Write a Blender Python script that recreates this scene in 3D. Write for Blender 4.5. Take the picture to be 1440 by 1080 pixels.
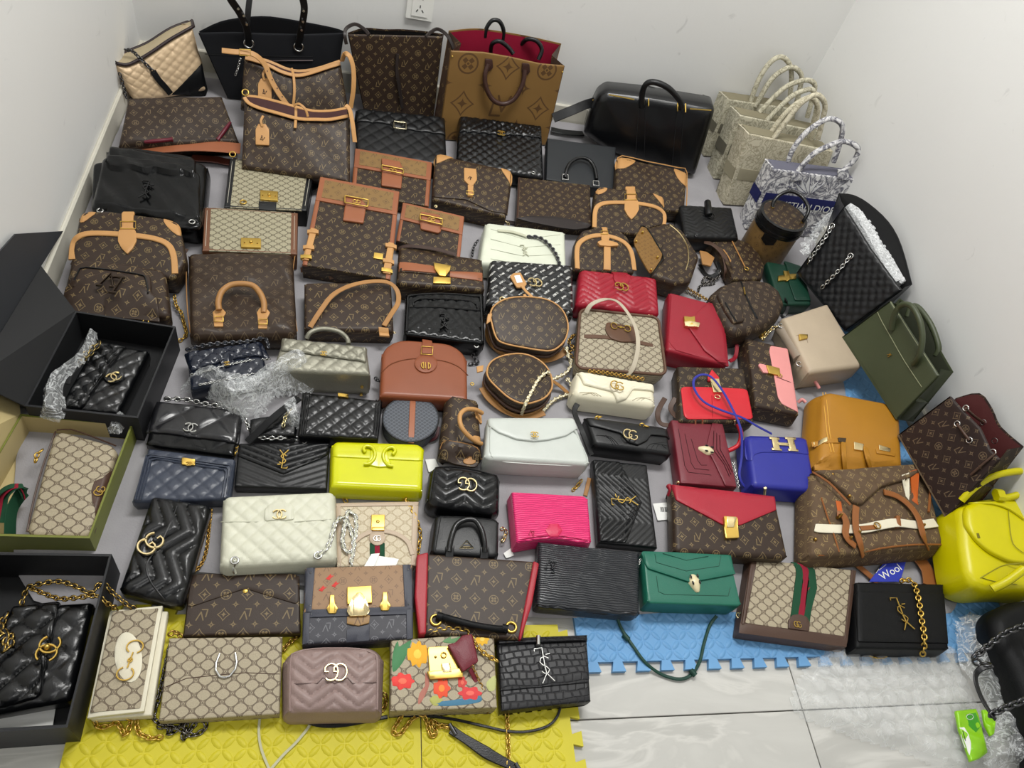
import bpy, math, random
import numpy as np
from mathutils import Matrix, Vector
for _o in list(bpy.data.objects): bpy.data.objects.remove(_o)
SC = bpy.context.scene
COL = SC.collection
# ---------------------------------------------------------------- camera
CAMH = 1.5
ROT = np.array([[0.97232133,-0.05975301,-0.22587785],[-0.09327261,0.78710721,-0.60972326],[0.21422288,0.61391515,0.75974782]])
FPX = 1045.0
cam = bpy.data.objects.new('camera', bpy.data.cameras.new('camera')); COL.objects.link(cam)
cam.data.sensor_width = 36; cam.data.lens = FPX/1440*36; cam.data.clip_start = 0.02
cam.matrix_world = Matrix.Translation((0,0,CAMH)) @ Matrix(ROT.tolist()).to_4x4()
SC.camera = cam
# ---------------------------------------------------------------- light
SC.view_settings.view_transform = 'Standard'; SC.view_settings.look = 'None'
SC.view_settings.gamma = 1; SC.view_settings.use_curve_mapping = False
SC.view_settings.exposure = -0.12
wd = bpy.data.worlds.new('room_light'); SC.world = wd; wd.use_nodes = True
wd.node_tree.nodes['Background'].inputs[0].default_value = (0.96,0.98,1.0,1)
wd.node_tree.nodes['Background'].inputs[1].default_value = 0.24
def area_lamp(name, loc, size, power, col=(1,1,1), rot=(0,0,0)):
    l = bpy.data.lights.new(name,'AREA'); l.shape='RECTANGLE'; l.size=size[0]; l.size_y=size[1]; l.energy=power; l.color=col
    o = bpy.data.objects.new(name,l); o.location=loc; o.rotation_euler=rot; COL.objects.link(o); return o
area_lamp('ceiling_lamp', (0.55,1.6,2.75), (1.25,0.5), 66, (1,0.99,0.96))
area_lamp('ceiling_lamp', (0.30,-0.5,2.75), (1.25,0.5), 15, (1,0.99,0.96))
# ---------------------------------------------------------------- helpers: colours and node maths
def lin(c):
    if isinstance(c,str): c = tuple(int(c[i:i+2],16)/255 for i in (0,2,4))
    return tuple((x/12.92 if x<=0.04045 else ((x+0.055)/1.055)**2.4) for x in c)+(1.0,)
class E:
    """a tiny expression builder over Math nodes"""
    nt=None
    def __init__(s,v): s.v=v
    @staticmethod
    def op(name,*a):
        n=E.nt.nodes.new('ShaderNodeMath'); n.operation=name
        for i,x in enumerate(a):
            x = x.v if isinstance(x,E) else x
            if isinstance(x,(int,float)): n.inputs[i].default_value=float(x)
            else: E.nt.links.new(x,n.inputs[i])
        return E(n.outputs[0])
    def __add__(s,o): return E.op('ADD',s,o)
    __radd__=__add__
    def __sub__(s,o): return E.op('SUBTRACT',s,o)
    def __rsub__(s,o): return E.op('SUBTRACT',o,s)
    def __mul__(s,o): return E.op('MULTIPLY',s,o)
    __rmul__=__mul__
    def __truediv__(s,o): return E.op('DIVIDE',s,o)
    def __lt__(s,o): return E.op('LESS_THAN',s,o)
    def __gt__(s,o): return E.op('GREATER_THAN',s,o)
    def abs(s): return E.op('ABSOLUTE',s)
    def rnd(s): return E.op('ROUND',s)
    def fr(s): return E.op('FRACT',s)
    def mod2(s): return E.op('PINGPONG',s,1.0)
    def sqrt(s): return E.op('SQRT',s)
    def min(s,o): return E.op('MINIMUM',s,o)
    def max(s,o): return E.op('MAXIMUM',s,o)
    def sat(s):
        r=E.op('MULTIPLY',s,1.0); r.v.node.use_clamp=True; return r
def hyp(x,y): return (x*x+y*y).sqrt()
def seg(x,y,a,b):
    dx,dy=b[0]-a[0],b[1]-a[1]; L=dx*dx+dy*dy
    t=((x-a[0])*(dx/L)+(y-a[1])*(dy/L)).sat()
    return hyp(x-a[0]-t*dx,y-a[1]-t*dy)
def newmat(name):
    m=bpy.data.materials.new(name); m.use_nodes=True; E.nt=m.node_tree
    return m,m.node_tree,m.node_tree.nodes['Principled BSDF']
def rgbmix(nt,fac,a,b):
    n=nt.nodes.new('ShaderNodeMix'); n.data_type='RGBA'
    nt.links.new(fac.v if isinstance(fac,E) else fac,n.inputs[0])
    for i,c in ((6,a),(7,b)):
        if isinstance(c,tuple): n.inputs[i].default_value=c
        else: nt.links.new(c,n.inputs[i])
    return n.outputs[2]
def bump(nt,bs,h,strength,dist=0.002,prev=None):
    b=nt.nodes.new('ShaderNodeBump'); b.inputs['Strength'].default_value=strength; b.inputs['Distance'].default_value=dist
    nt.links.new(h.v if isinstance(h,E) else h,b.inputs['Height'])
    if prev: nt.links.new(prev,b.inputs['Normal'])
    nt.links.new(b.outputs[0],bs.inputs['Normal']); return b.outputs[0]
def tex(nt,kind,scale,detail=2,out=0,coord='Object',**kw):
    tc=nt.nodes.new('ShaderNodeTexCoord'); t=nt.nodes.new(kind)
    t.inputs['Scale'].default_value=scale
    if 'Detail' in t.inputs: t.inputs['Detail'].default_value=detail
    for k,v in kw.items():
        if k in t.inputs: t.inputs[k].default_value=v
        else: setattr(t,k,v)
    nt.links.new(tc.outputs[coord],t.inputs['Vector']); return t.outputs[out]
def uvxy(nt):
    tc=nt.nodes.new('ShaderNodeTexCoord'); sp=nt.nodes.new('ShaderNodeSeparateXYZ')
    nt.links.new(tc.outputs['UV'],sp.inputs[0]); return E(sp.outputs[0]),E(sp.outputs[1])
MC={}
def leather(c,rough=0.42,grain=0.25,wrinkle=0.0,gs=420,coat=0.0,name='leather',metal=0.0,spec=0.4):
    k=('L',c,rough,grain,wrinkle,gs,coat,metal,spec)
    if k in MC: return MC[k]
    m,nt,bs=newmat(name); col=lin(c)
    v=tex(nt,'ShaderNodeTexNoise',9,3)
    nt.links.new(rgbmix(nt,v,tuple(x*0.86 for x in col[:3])+(1,),tuple(min(1,x*1.14) for x in col[:3])+(1,)),bs.inputs['Base Color'])
    bs.inputs['Roughness'].default_value=rough; bs.inputs['Coat Weight'].default_value=coat; bs.inputs['Coat Roughness'].default_value=0.12
    bs.inputs['Metallic'].default_value=metal; bs.inputs['Specular IOR Level'].default_value=spec
    g=tex(nt,'ShaderNodeTexVoronoi',gs)
    p=bump(nt,bs,g,grain,0.0006)
    if wrinkle:
        w=tex(nt,'ShaderNodeTexNoise',28,5,Distortion=1.2)
        bump(nt,bs,w,wrinkle,0.006,p)
    MC[k]=m; return m
def metal(c,rough=0.2,name='metal'):
    k=('M',c,rough)
    if k in MC: return MC[k]
    m,nt,bs=newmat(name); bs.inputs['Base Color'].default_value=lin(c); bs.inputs['Metallic'].default_value=1; bs.inputs['Roughness'].default_value=rough
    n=tex(nt,'ShaderNodeTexNoise',90,2); bump(nt,bs,n,0.05,0.001)
    MC[k]=m; return m
def cloth(c,c2=None,rough=0.9,bs_=0.3,sc=600,name='cloth',patch=14):
    k=('C',c,c2,rough,bs_,sc)
    if k in MC: return MC[k]
    m,nt,bs=newmat(name); a=lin(c); b=lin(c2) if c2 else tuple(x*0.8 for x in a[:3])+(1,)
    v=tex(nt,'ShaderNodeTexNoise',patch,6); nt.links.new(rgbmix(nt,v,a,b),bs.inputs['Base Color'])
    bs.inputs['Roughness'].default_value=rough; bs.inputs['Specular IOR Level'].default_value=0.2
    bump(nt,bs,tex(nt,'ShaderNodeTexNoise',sc,3),bs_,0.001); MC[k]=m; return m
def monogram(c='33271f',mk='7a6848',a=0.039,rough=0.42,wrinkle=0.0,name='monogram_canvas',big=1.0):
    """coated canvas printed with letters, curved diamonds, ringed flowers and stars"""
    k=('MG',c,mk,a,rough,wrinkle,big)
    if k in MC: return MC[k]
    m,nt,bs=newmat(name); u,v=uvxy(nt); x=u/a; y=v/a
    ix=x.rnd(); iy=y.rnd(); qx=(x-ix)/big; qy=(y-iy)/big
    hx=(x-0.5)-(x-0.5).rnd(); hy=(y-0.5)-(y-0.5).rnd(); hx=hx/big; hy=hy/big
    par=(ix+iy).mod2(); jod=iy.mod2()
    ax,ay=qx.abs(),qy.abs(); r=hyp(qx,qy)
    dia=(ax+ay*0.92); cur=dia+(ax*ay)*2.2
    diam=((cur<0.31)*(cur>0.25)).max((ax.sqrt()+ay.sqrt())<0.42)
    ring=((r<0.255)*(r>0.212)).max((((ax-0.075).abs()+(ay-0.075).abs())<0.075)).max(r<0.03)
    lv=seg(qx,qy,(-0.2,0.1),(-0.25,-0.26)).min(seg(qx,qy,(-0.25,-0.26),(0.0,-0.26))).min(seg(qx,qy,(-0.1,0.26),(0.04,-0.14)).min(seg(qx,qy,(0.04,-0.14),(0.22,0.26))))
    lvm=(lv<0.028)
    hax,hay=hx.abs(),hy.abs(); star=((hax.sqrt()+hay.sqrt())<0.475)*(hyp(hx,hy)>0.035)
    mask=((1-par)*diam).max(par*(1-jod)*ring).max(par*jod*lvm).max(star)
    A=lin(c); n=tex(nt,'ShaderNodeTexNoise',7,3)
    base=rgbmix(nt,n,tuple(q*0.85 for q in A[:3])+(1,),tuple(q*1.18 for q in A[:3])+(1,))
    nt.links.new(rgbmix(nt,mask*0.85,base,lin(mk)),bs.inputs['Base Color'])
    bs.inputs['Roughness'].default_value=rough; bs.inputs['Specular IOR Level'].default_value=0.28
    p=bump(nt,bs,tex(nt,'ShaderNodeTexVoronoi',700),0.2,0.0005)
    if wrinkle: bump(nt,bs,tex(nt,'ShaderNodeTexNoise',22,4,Distortion=1.0),wrinkle,0.008,p)
    MC[k]=m; return m
def ggcanvas(c='a2977f',ln='5a4b3a',a=0.032,rough=0.6,name='lattice_canvas',lw=0.062):
    """beige canvas printed with a brown diamond lattice and paired rings at the crossings"""
    k=('GG',c,ln,a,lw)
    if k in MC: return MC[k]
    m,nt,bs=newmat(name); u,v=uvxy(nt); x=u/a; y=v/(a*0.82)
    ix=x.rnd(); iy=y.rnd(); qx=x-ix; qy=y-iy
    hx=(x-0.5)-(x-0.5).rnd(); hy=(y-0.5)-(y-0.5).rnd()
    use=(hyp(hx,hy)<hyp(qx,qy)); px=qx*(1-use)+hx*use; py=qy*(1-use)+hy*use
    # rounded fields between the crossings
    fx=(x-0.5)-(x-0.5).rnd(); fy=y-iy; gx=qx; gy=hy
    uf=((gx.abs()+gy.abs())<(fx.abs()+fy.abs())); X=(fx*(1-uf)+gx*uf).abs(); Y=(fy*(1-uf)+gy*uf).abs()
    rp=E.op('POWER',E.op('POWER',X,1.55)+E.op('POWER',Y,1.55),1/1.55)
    line=((rp-0.385).abs()<lw*0.62)
    r=hyp(px,py); g1=((hyp(px-0.055,py)-0.062).abs().min((hyp(px+0.055,py)-0.062).abs())<0.024)
    mask=(line*(r>0.12)).max(g1)
    n=tex(nt,'ShaderNodeTexNoise',500,2); A=lin(c)
    base=rgbmix(nt,n,tuple(q*0.7 for q in A[:3])+(1,),tuple(min(1,q*1.3) for q in A[:3])+(1,))
    nt.links.new(rgbmix(nt,mask*0.88,base,lin(ln)),bs.inputs['Base Color'])
    bs.inputs['Roughness'].default_value=rough
    bump(nt,bs,n,0.25,0.0006); MC[k]=m; return m
def clear_plastic(name='clear_plastic',alpha=0.3,c='f4f6f6',rough=0.12,bm=0.6,sc=30,ln=1.0):
    k=('P',alpha,c,rough,bm,sc,ln)
    if k in MC: return MC[k]
    m,nt,bs=newmat(name); bs.inputs['Base Color'].default_value=lin(c); bs.inputs['Roughness'].default_value=rough
    n=tex(nt,'ShaderNodeTexNoise',sc,6,Distortion=2.0)
    bump(nt,bs,n,bm,0.01)
    t=E(n); e=((t-0.5).abs()*-9.0+0.45).max(0.0)
    nt.links.new((e*ln+alpha).min(0.95).v,bs.inputs['Alpha']); MC[k]=m; return m
# ---------------------------------------------------------------- helpers: meshes
def link(name,me,mat,parent=None):
    o=bpy.data.objects.new(name,me); COL.objects.link(o)
    if mat and not me.materials: me.materials.append(mat)
    if parent: o.parent=parent
    return o
def mkmesh(name,V,F,uv=None,sharp=0.75):
    me=bpy.data.meshes.new(name); me.from_pydata([tuple(map(float,p)) for p in V],[],[tuple(map(int,f)) for f in F])
    if uv is not None:
        l=me.uv_layers.new(name='UVMap'); idx=np.empty(len(me.loops),dtype=np.int32); me.loops.foreach_get('vertex_index',idx)
        l.data.foreach_set('uv',np.asarray(uv,dtype=np.float32)[idx].ravel())
    me.polygons.foreach_set('use_smooth',[True]*len(me.polygons)); me.update()
    me.set_sharp_from_angle(angle=sharp); return me
def unproj(x,y,z=0.0):
    d=ROT@np.array([x-720,540-y,-FPX]); t=(z-CAMH)/d[2]; return np.array([0,0,CAMH])+d*t
def raydir(x,y): return ROT@np.array([x-720,540-y,-FPX])
def unproj_plane(x,y,P,n):
    d=raydir(x,y); O=np.array([0,0,CAMH]); t=((P-O)@n)/(d@n); return O+d*t
def smooth(pts,k=6,closed=False):
    P=np.array(pts,float); n=len(P)
    if n<3 or k<2: return P
    out=[]; m=n if closed else n-1
    for i in range(m):
        if closed: a,b,c,d=P[(i-1)%n],P[i],P[(i+1)%n],P[(i+2)%n]
        else: a,b,c,d=P[max(i-1,0)],P[i],P[i+1],P[min(i+2,n-1)]
        for j in range(k):
            t=j/k; out.append(0.5*((2*b)+(c-a)*t+(2*a-5*b+4*c-d)*t*t+(3*b-a-3*c+d)*t**3))
    if not closed: out.append(P[-1])
    return np.array(out)
def tag(o,label,cat=None,group=None,kind=None):
    if label: o['label']=label
    if cat: o['category']=cat
    if group: o['group']=group
    if kind: o['kind']=kind
    return o
def frames(P,up,closed=False):
    n=len(P); T=np.zeros_like(P)
    for i in range(n):
        a=P[(i-1)%n] if (closed or i>0) else P[i]; b=P[(i+1)%n] if (closed or i<n-1) else P[i]
        t=b-a; T[i]=t/(np.linalg.norm(t)+1e-12)
    S=np.zeros_like(P); U=np.zeros_like(P); u=np.array(up,float)
    for i in range(n):
        s=np.cross(T[i],u)
        if np.linalg.norm(s)<1e-3: s=np.cross(T[i],u+np.array([0.3,0.2,0.1]))
        s/=np.linalg.norm(s); S[i]=s; U[i]=np.cross(s,T[i])
    return T,S,U
def sweep(P,prof,up=(0,0,1),closed=False,transport=False,scale=None):
    """sweep a closed 2D profile (side, up) along P -> verts, faces, uv"""
    P=np.array(P,float); T,S,U=frames(P,up,closed)
    if transport:
        for i in range(1,len(P)):
            s=S[i-1]-T[i]*(S[i-1]@T[i]); s/=np.linalg.norm(s)+1e-12; S[i]=s; U[i]=np.cross(s,T[i])
    prof=np.array(prof,float); m=len(prof); n=len(P); V=[];uv=[]; L=0
    for i in range(n):
        if i: L+=np.linalg.norm(P[i]-P[i-1])
        sc=1 if scale is None else scale[i]
        for a,b in prof: V.append(P[i]+S[i]*a*sc+U[i]*b*sc); uv.append((a,L))
    F=[]
    for i in range(n if closed else n-1):
        j=(i+1)%n
        for k in range(m): F.append((i*m+k,i*m+(k+1)%m,j*m+(k+1)%m,j*m+k))
    if not closed: F.append(tuple(range(m-1,-1,-1))); F.append(tuple((n-1)*m+k for k in range(m)))
    return V,F,uv
def circ(r,n=8,ry=None): return [(r*math.cos(2*math.pi*i/n),(ry or r)*math.sin(2*math.pi*i/n)) for i in range(n)]
def chain_geo(P,pitch,wire,width,up=(0,0,1),curb=False):
    P=np.array(P,float); d=np.r_[0,np.cumsum(np.linalg.norm(np.diff(P,axis=0),axis=1))]
    n=max(2,int(d[-1]/pitch)); V=[];F=[]
    for i in range(n):
        s=(i+0.5)*d[-1]/n; c=np.array([np.interp(s,d,P[:,k]) for k in range(3)])
        a=np.array([np.interp(max(s-pitch*.5,0),d,P[:,k]) for k in range(3)]); b=np.array([np.interp(min(s+pitch*.5,d[-1]),d,P[:,k]) for k in range(3)])
        t=b-a; t/=np.linalg.norm(t)+1e-12; sd=np.cross(t,np.array(up,float)); 
        if np.linalg.norm(sd)<1e-3: sd=np.cross(t,(1,0.3,0.2))
        sd/=np.linalg.norm(sd); un_=np.cross(sd,t)
        ang=(math.pi/4 if i%2 else -math.pi/4) if not curb else 0.6
        w=sd*math.cos(ang)+un_*math.sin(ang); o=np.cross(w,t); b0=len(V); M=9;K=5; hl=pitch*0.72; hw=width/2
        for j in range(M):
            th=2*math.pi*j/M; ct,st=math.cos(th),math.sin(th); cc=c+t*hl*ct+w*hw*st; nr=t*ct*hw+w*st*hl; nr/=np.linalg.norm(nr)
            for k in range(K):
                ph=2*math.pi*k/K; V.append(cc+nr*wire*math.cos(ph)+o*wire*math.sin(ph))
        for j in range(M):
            for k in range(K): F.append((b0+j*K+k,b0+((j+1)%M)*K+k,b0+((j+1)%M)*K+(k+1)%K,b0+j*K+(k+1)%K))
    return V,F
# relief functions of metric (u,v) -> height
def _sm(x): return 1-(1-x)**3
def quilt(size=0.025,depth=0.004,ratio=1.0,off=0.0):
    def f(u,v):
        a=(u+v*ratio)/size+off; b=(u-v*ratio)/size+off
        da=2*np.abs(a-np.round(a)); db=2*np.abs(b-np.round(b)); return depth*np.sqrt(_sm(da)*_sm(db))
    return f
def chevron(period=0.022,depth=0.004,slope=0.8,pw=0.12,off=0.0,uo=0.5,rot=0):
    def f(u,v):
        if rot: u,v=v,-u
        q=np.abs(((u/pw+uo)%1.0)-0.5)*pw; a=(v+slope*q)/period+off
        return depth*_sm(2*np.abs(a-np.round(a)))
    return f
def ripple(amp=0.0012,n=60.0,ang=0.0,seed=1):
    def f(u,v):
        r=np.random.RandomState(seed); p=r.rand(6)*6.28
        return amp*(np.sin(n*u*.7+p[0]+2*np.sin(n*v*.3+p[1]))+np.sin(n*.6*v+p[2]+1.5*np.sin(n*u*.25+p[3]))+0.6*np.sin(n*1.3*(u+v)+p[4]))
    return f
def add_f(*fs): return lambda u,v: sum(f(u,v) for f in fs)
# ---------------------------------------------------------------- the bag frame
class Bag:
    def __init__(s,name,quad,zb,lean=0.0,label=None,cat='handbag',group=None,flip=False,zbr=None,uvr=0):
        TL,TR,BR,BL=quad; bl=unproj(*BL,zb); br=unproj(*BR,zb if zbr is None else zbr)
        u=br-bl; u/=np.linalg.norm(u); hz=np.cross((0,0,1.0),u); hz/=np.linalg.norm(hz); nz=np.cross(u,hz)
        a=math.radians(lean); v=hz*math.cos(a)+nz*math.sin(a); n=np.cross(u,v)
        s.O=(bl+br)/2; s.u,s.v,s.n=u,v,n; s.flip=flip; s.uvr=uvr
        s.Rm=np.stack([u,v,n],1)
        if label:
            s.e=bpy.data.objects.new(name,None); COL.objects.link(s.e); s.e.empty_display_size=0.05
            s.e.matrix_world=Matrix.Translation(s.O.tolist())@Matrix(s.Rm.tolist()).to_4x4()
            tag(s.e,label,cat,group)
        s.q=[s.uv(*p) for p in (BL,BR,TR,TL)]; s.body=None; s.f=lambda a,b:np.zeros_like(np.asarray(a,float))
        s.W=float(np.linalg.norm(s.q[1]-s.q[0])); s.H=float((s.q[2][1]+s.q[3][1])/2)
    def uv(s,x,y,w=0.0):
        p=unproj_plane(x,y,s.O+s.n*w,s.n)-s.O; return np.array([p@s.u,p@s.v])
    def at(s,x,y,w=0.0,raw=False):
        if raw: q=s.uv(x,y,w); return np.array([q[0],q[1],w])
        q=s.uv(x,y,w); h=float(s.f(q[0],q[1])); q=s.uv(x,y,w+h); return np.array([q[0],q[1],w+h])
    def pz(s,x,y,z): return s.Rm.T@(unproj(x,y,z)-s.O)
    def wl(s,p): return s.Rm.T@(np.array(p,float)-s.O)
    def bil(s,S,T):
        a,b,c,d=s.q; S=np.asarray(S)[...,None]; T=np.asarray(T)[...,None]
        return a*(1-S)*(1-T)+b*S*(1-T)+c*S*T+d*(1-S)*T
    def inv(s,P):
        P=np.asarray(P,float); S=np.full(P.shape[:-1],0.5); T=S.copy(); a,b,c,d=s.q
        for _ in range(9):
            F=s.bil(S,T)-P; dS=(b-a)*(1-T)[...,None]+(c-d)*T[...,None]; dT=(d-a)*(1-S)[...,None]+(c-b)*S[...,None]
            det=dS[...,0]*dT[...,1]-dS[...,1]*dT[...,0]
            S=S-(F[...,0]*dT[...,1]-F[...,1]*dT[...,0])/det; T=T-(dS[...,0]*F[...,1]-dS[...,1]*F[...,0])/det
        return S,T
    def mesh(s,name,V,F,mat,uv=None,parent=None,sharp=0.75):
        me=mkmesh(name,V,F,uv,sharp); return link(name,me,mat,parent or s.e)
    # ---- outlines (local metric polygons)
    def rr(s,r=0.015,st=(0,1,0,1),n=5):
        """rounded rectangle in unit coordinates; r = one or four metric radii (tl,tr,br,bl)"""
        if not isinstance(r,(tuple,list)): r=(r,)*4
        s0,s1,t0,t1=st; out=[]
        for (cx,cy,dx,dy,rad,a0) in ((s0,t0,1,1,r[3],180),(s1,t0,-1,1,r[2],270),(s1,t1,-1,-1,r[1],0),(s0,t1,1,-1,r[0],90)):
            rs,rt=rad/s.W,rad/s.H
            if rad<=0: out.append((cx,cy)); continue
            for i in range(n+1):
                th=math.radians(a0+90*i/n); out.append((cx+dx*rs+rs*math.cos(th),cy+dy*rt+rt*math.sin(th)))
        o=np.array(out); return s.bil(o[:,0],o[:,1])
    def ell(s,st=(0,1,0,1),n=36,p=2.0,cut=None):
        s0,s1,t0,t1=st; th=np.arange(n)*2*np.pi/n; c,si=np.cos(th),np.sin(th)
        x=np.sign(c)*np.abs(c)**(2/p); y=np.sign(si)*np.abs(si)**(2/p)
        return s.bil((s0+s1)/2+x*(s1-s0)/2,(t0+t1)/2+y*(t1-t0)/2)
    def px(s,pts,k=1,r=0.0,w=0.0):
        P=np.array([s.uv(x,y,w) for x,y in pts])
        if k>1: P=smooth(P,k,True)
        if r>0: P=fillet(P,r)
        return P
    def stp(s,pts,k=1,r=0.0):
        o=np.array(pts,float); P=s.bil(o[:,0],o[:,1])
        if k>1: P=smooth(P,k,True)
        if r>0: P=fillet(P,r)
        return P
    # ---- the slab: a panel or pillow over an outline
    def slab(s,name,mat,poly,D=0.03,top=0.0,re=0.006,bulge=0.0,relief=None,res=0.014,on=None,puff=0.0,flare=0.0,parent=None,wfn=None,body=False,skew=(0,0),uvo=(0,0),rim=True):
        poly=np.asarray(poly,float); S,T=s.inv(poly); ns=len(S)
        lo,hi=S.min(),S.max(); ex=min(re/s.W,0.2*(hi-lo))
        cols=list(np.linspace(lo,hi,max(4,int((hi-lo)*s.W/res)+2)))+[lo+ex*f for f in (0.08,.3,.65,1)]+[hi-ex*f for f in (0.08,.3,.65,1)]+list(S)
        cols=np.unique(np.round(np.array(cols),5)); tol=min(0.3*res,0.002,0.008*(hi-lo)*s.W)/s.W; keep=[cols[0]]
        for c in cols[1:]:
            if c-keep[-1]>tol: keep.append(c)
        if cols[-1]-keep[-1]>tol*.25: keep.append(cols[-1])
        else: keep[-1]=cols[-1]
        cols=np.array(keep)
        a0,b0=S,T; a1,b1=np.roll(S,-1),np.roll(T,-1); t0=[];t1=[]
        def trange(c):
            m=((a0<=c)&(a1>=c))|((a1<=c)&(a0>=c)); A0,B0,A1,B1=a0[m],b0[m],a1[m],b1[m]
            dd=A1-A0; ok=np.abs(dd)>1e-9; tt=np.concatenate([B0[ok]+(c-A0[ok])/dd[ok]*(B1[ok]-B0[ok]),B0[~ok],B1[~ok]])
            return tt.min(),tt.max()
        big=T.max()-T.min(); el=trange(lo+tol*1.2); eh=trange(hi-tol*1.2)
        for c in cols:
            if c<lo+tol*1.2 and el[1]-el[0]>.6*big: r_=el
            elif c>hi-tol*1.2 and eh[1]-eh[0]>.6*big: r_=eh
            else: r_=trange(min(max(c,lo+1e-6),hi-1e-6))
            t0.append(r_[0]); t1.append(r_[1])
        t0,t1=np.array(t0),np.array(t1); Hh=max((t1-t0).max()*s.H,1e-4); ee=min(re/Hh,0.25)
        g=np.unique(np.round(np.concatenate([np.linspace(0,1,max(3,int(Hh/res)+2)),[ee*f for f in (.08,.3,.65,1)],[1-ee*f for f in (.08,.3,.65,1)]]),5))
        CS=np.repeat(cols[:,None],len(g),1); CT=t0[:,None]+(t1-t0)[:,None]*g[None]
        UV=s.bil(CS,CT); X=UV.reshape(-1,2)
        dist=pdist(X,poly).reshape(CS.shape); dm=max(dist.max(),1e-5)
        fn=dict(poly=poly,dm=dm,top=top,re=re,bulge=bulge,relief=relief,wfn=wfn)
        base=(on(UV[...,0],UV[...,1]) if on else 0.0)
        w=hfn(UV[...,0],UV[...,1],dist,fn)+base
        nc,nr=CS.shape; V=[np.array([*UV[i,j],w[i,j]]) for i in range(nc) for j in range(nr)]
        fl=-1.0 if s.flip else 1.0; cr,sr=math.cos(math.radians(s.uvr))*fl,math.sin(math.radians(s.uvr))*fl
        uv=[(cr*p[0]-sr*p[1]+uvo[0],sr*p[0]+cr*p[1]+uvo[1]) for p in V]
        id_=lambda i,j:i*nr+j
        F=[(id_(i,j),id_(i+1,j),id_(i+1,j+1),id_(i,j+1)) for i in range(nc-1) for j in range(nr-1)]
        ring=[id_(i,0) for i in range(nc)]+[id_(nc-1,j) for j in range(1,nr)]+[id_(i,nr-1) for i in range(nc-2,-1,-1)]+[id_(0,j) for j in range(nr-2,0,-1)]
        rp=np.array([V[i] for i in ring]); m=len(ring)
        # outward normals in the plane
        q=rp[:,:2]; e=np.roll(q,-2,0)-np.roll(q,2,0); nn=np.stack([e[:,1],-e[:,0]],1); nn/=np.linalg.norm(nn,axis=1)[:,None]+1e-9
        depth=D; rb=min(re*0.8,depth*0.3)
        L=[0.15,0.35,0.5,0.65,0.85,1.0] if (puff or flare) else [0.5,1.0]
        if D<=0.006: L=[1.0]
        back=(rp[:,2]-depth+re) if on else np.full(m,top-depth)
        prev=ring; arc=np.r_[0,np.cumsum(np.linalg.norm(np.diff(q,axis=0),axis=1))]
        for k in L:
            off=puff*math.sin(math.pi*k)+flare*k-(rb if k==1.0 and D>0.006 else 0); b0=len(V); cur=[]
            for i in range(m):
                w_=rp[i,2]+(back[i]-rp[i,2])*k
                V.append(np.array([q[i,0]+nn[i,0]*off+skew[0]*k,q[i,1]+nn[i,1]*off+skew[1]*k,w_])); uv.append((fl*arc[i],fl*w_)); cur.append(b0+i)
            for i in range(m):
                j=(i+1)%m; F.append((prev[i],cur[i],cur[j],prev[j]))
            prev=cur
        F.append(tuple(reversed(prev)))
        # clean the degenerate corners
        V=np.array(V); key={}; mp=[]
        for i,p in enumerate(np.round(V,6)):
            t=tuple(p); mp.append(key.setdefault(t,i))
        F2=[]
        for f in F:
            g2=[]; 
            for i in f:
                i=mp[i]
                if not g2 or g2[-1]!=i: g2.append(i)
            if len(g2)>1 and g2[0]==g2[-1]: g2.pop()
            if len(g2)>2 and len(set(g2))==len(g2): F2.append(g2)
        o=s.mesh(name,V,F2,mat,uv,parent)
        def surf(a,b,fn=fn,on=on):
            a=np.asarray(a,float); b=np.asarray(b,float); P=np.stack([a.ravel(),b.ravel()],1)
            h=hfn(a.ravel(),b.ravel(),pdist(P,fn['poly'])*inside(P,fn['poly']),fn)
            h=h.reshape(a.shape)
            return h+(on(a,b) if on else 0.0)
        o_surf=surf
        if body: s.f=surf
        s.last=surf
        return o
    # ---- things along a path of (x,y,w) pixels
    def path(s,pts,k=6,closed=False,raw=False): return smooth([s.at(*p,raw=raw) for p in pts],k,closed)
    def zpath(s,pts,k=6,closed=False): return smooth([s.pz(*p) for p in pts],k,closed)
    def tube(s,name,mat,P,r=0.003,n=8,closed=False,parent=None,ry=None,scale=None,up=(0,0,1)):
        V,F,uv=sweep(P,circ(r,n,ry),up,closed,transport=not closed and ry is None,scale=scale); return s.mesh(name,V,F,mat,uv,parent,1.2)
    def ribbon(s,name,mat,P,w=0.012,t=0.003,up=(0,0,1),closed=False,parent=None,scale=None):
        b=min(t*0.35,w*.2); pr=[(-w/2+b,-t/2),(w/2-b,-t/2),(w/2,-t/2+b),(w/2,t/2-b),(w/2-b,t/2),(-w/2+b,t/2),(-w/2,t/2-b),(-w/2,-t/2+b)]
        V,F,uv=sweep(P,pr,up,closed,scale=scale); return s.mesh(name,V,F,mat,uv,parent,0.6)
    def chain(s,name,mat,P,pitch=0.007,wire=0.0012,width=0.006,parent=None,up=(0,0,1),core=None,curb=False):
        V,F=chain_geo(P,pitch,wire,width,up,curb); o=s.mesh(name,V,F,mat,None,parent,1.5)
        if core: s.tube('woven_leather',core,P,width*0.30,6,parent=o)
        return o
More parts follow.
